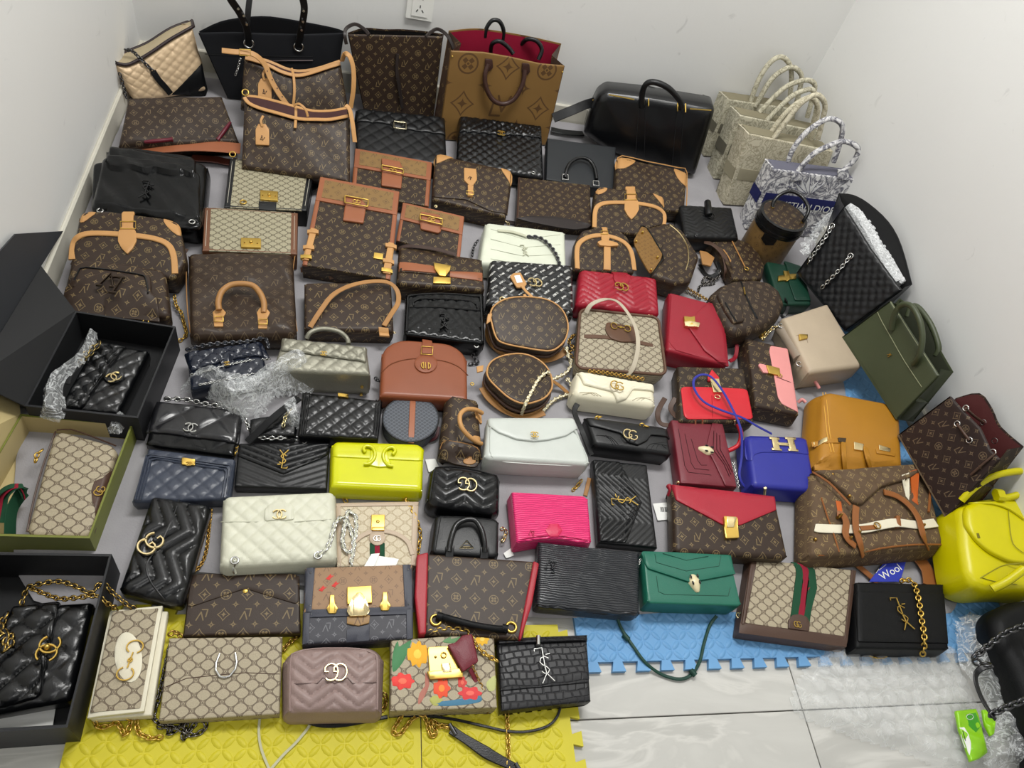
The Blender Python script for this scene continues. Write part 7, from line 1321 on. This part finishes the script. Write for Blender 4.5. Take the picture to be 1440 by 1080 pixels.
# ================================================================ wrapping on the tiles at bottom right
def bubble_sheet():
    px=[(1116,1000),(1122,960),(1140,930),(1160,905),(1200,900),(1250,915),(1335,905),(1352,940),(1368,985),(1395,1030),(1380,1085),(1330,1085),(1280,1062),(1230,1045),(1180,1030)]
    P=smooth(np.array([unproj(x,y,.004)[:2] for x,y in px]),3,True); r=np.random.RandomState(2); lo,hi=P.min(0),P.max(0); n=46
    G=np.array([(lo[0]+(hi[0]-lo[0])*i/n,lo[1]+(hi[1]-lo[1])*j/n) for i in range(n+1) for j in range(n+1)]); ins=inside(G,P)>0; d=pdist(G,P)
    hz=lambda x,y:.010+.006*abs(math.sin(21*x+3*math.sin(13*y)))+.005*abs(math.sin(27*y+9*x+2*math.sin(17*x)))
    V=[(g[0],g[1],.003+hz(*g)*min(1,dd/.02)+r.uniform(0,.002)) if i else (g[0],g[1],.003) for g,i,dd in zip(G,ins,d)]
    F=[q for i in range(n) for j in range(n) for q in [(i*(n+1)+j,(i+1)*(n+1)+j,(i+1)*(n+1)+j+1,i*(n+1)+j+1)] if sum(ins[k] for k in q)>=2]
    e=bpy.data.objects.new('bubble_wrap_sheet',None); COL.objects.link(e); tag(e,'clear bubble wrap sheet spread on the tiles at bottom right','bubble wrap')
    m=clear_plastic('bubble_sheet_film',.22,'eef1f1',.2,.15,16,.25); link('film',mkmesh('film',V,F,None,.5),m,e)
    V=[];F=[]; s=.036; m2=clear_plastic('bubble_film_dome',.13,'fbfcfc',.16,.12,26,.15); a=int((hi[0]-lo[0])/s); b=int((hi[1]-lo[1])/(s*.87))
    for j in range(b):
        for i in range(a):
            g=np.array([[lo[0]+(i+.5*(j%2))*s,lo[1]+j*s*.87]])
            if inside(g,P)[0]<1 or pdist(g,P)[0]<.02: continue
            x,y=g[0]; z=.006+hz(x,y); b0=len(V)
            for rr_,h in ((.0165,-.003),(.0150,.003),(.0125,.0058),(.007,.0075)):
                for k in range(8): V.append((x+rr_*math.cos(k*.785),y+rr_*math.sin(k*.785),z+h))
            for q in range(3): F+=[(b0+q*8+k,b0+q*8+(k+1)%8,b0+q*8+8+(k+1)%8,b0+q*8+8+k) for k in range(8)]
            F.append(tuple(b0+24+k for k in range(8)))
    tag(link('bubbles',mkmesh('bubbles',V,F,None,1.5),m2,e),None,kind='stuff')
bubble_sheet()
crumple('plastic_bag','clear plastic bag crumpled beside the dark bag at bottom right',[(1335,880),(1358,862),(1380,880),(1400,925),(1425,985),(1440,1040),(1440,1085),(1380,1085),(1392,1030),(1368,960),(1345,915)],.02,.045,34,9)
LIME=leather('8fce1e',.3,.1,name='lime_foil'); LIME2=leather('3f9a20',.3,.1,name='green_foil')
B=Bag('snack_packet',[(1344,997),(1378,995),(1388,1052),(1368,1070)],.045,0,'crumpled lime green foil packet on the bubble wrap','packet')
B.slab('foil_body',LIME,B.px([(1345,999),(1374,996),(1380,1018),(1386,1040),(1390,1058),(1380,1066),(1366,1071),(1360,1050),(1350,1025)],r=.003),D=.012,re=.004,bulge=.004,relief=ripple(.0025,120),res=.004,body=True); B.plate('green_print',LIME2,[(1358,1005),(1370,1003),(1378,1022),(1372,1030),(1362,1020)],t=.0006,re=.0002); B.plate('white_print',PAPER,[(1350,1023),(1357,1022),(1364,1045),(1364,1062),(1357,1045)],t=.0006,re=.0002); B.seam('print_lines',EN,[(1354,1028),(1358,1042)],.0007,1,.001); B.seam('print_emblem',PAPER,poly_sides(1364,1008,5,4,8),.0006,1,.001,closed=True)
B.slab('foil_end',LIME,B.px([(1380,998),(1392,1000),(1399,1016),(1397,1032),(1392,1036),(1384,1020)],r=.003),D=.006,top=.004,re=.002,relief=ripple(.003,160),res=.003)
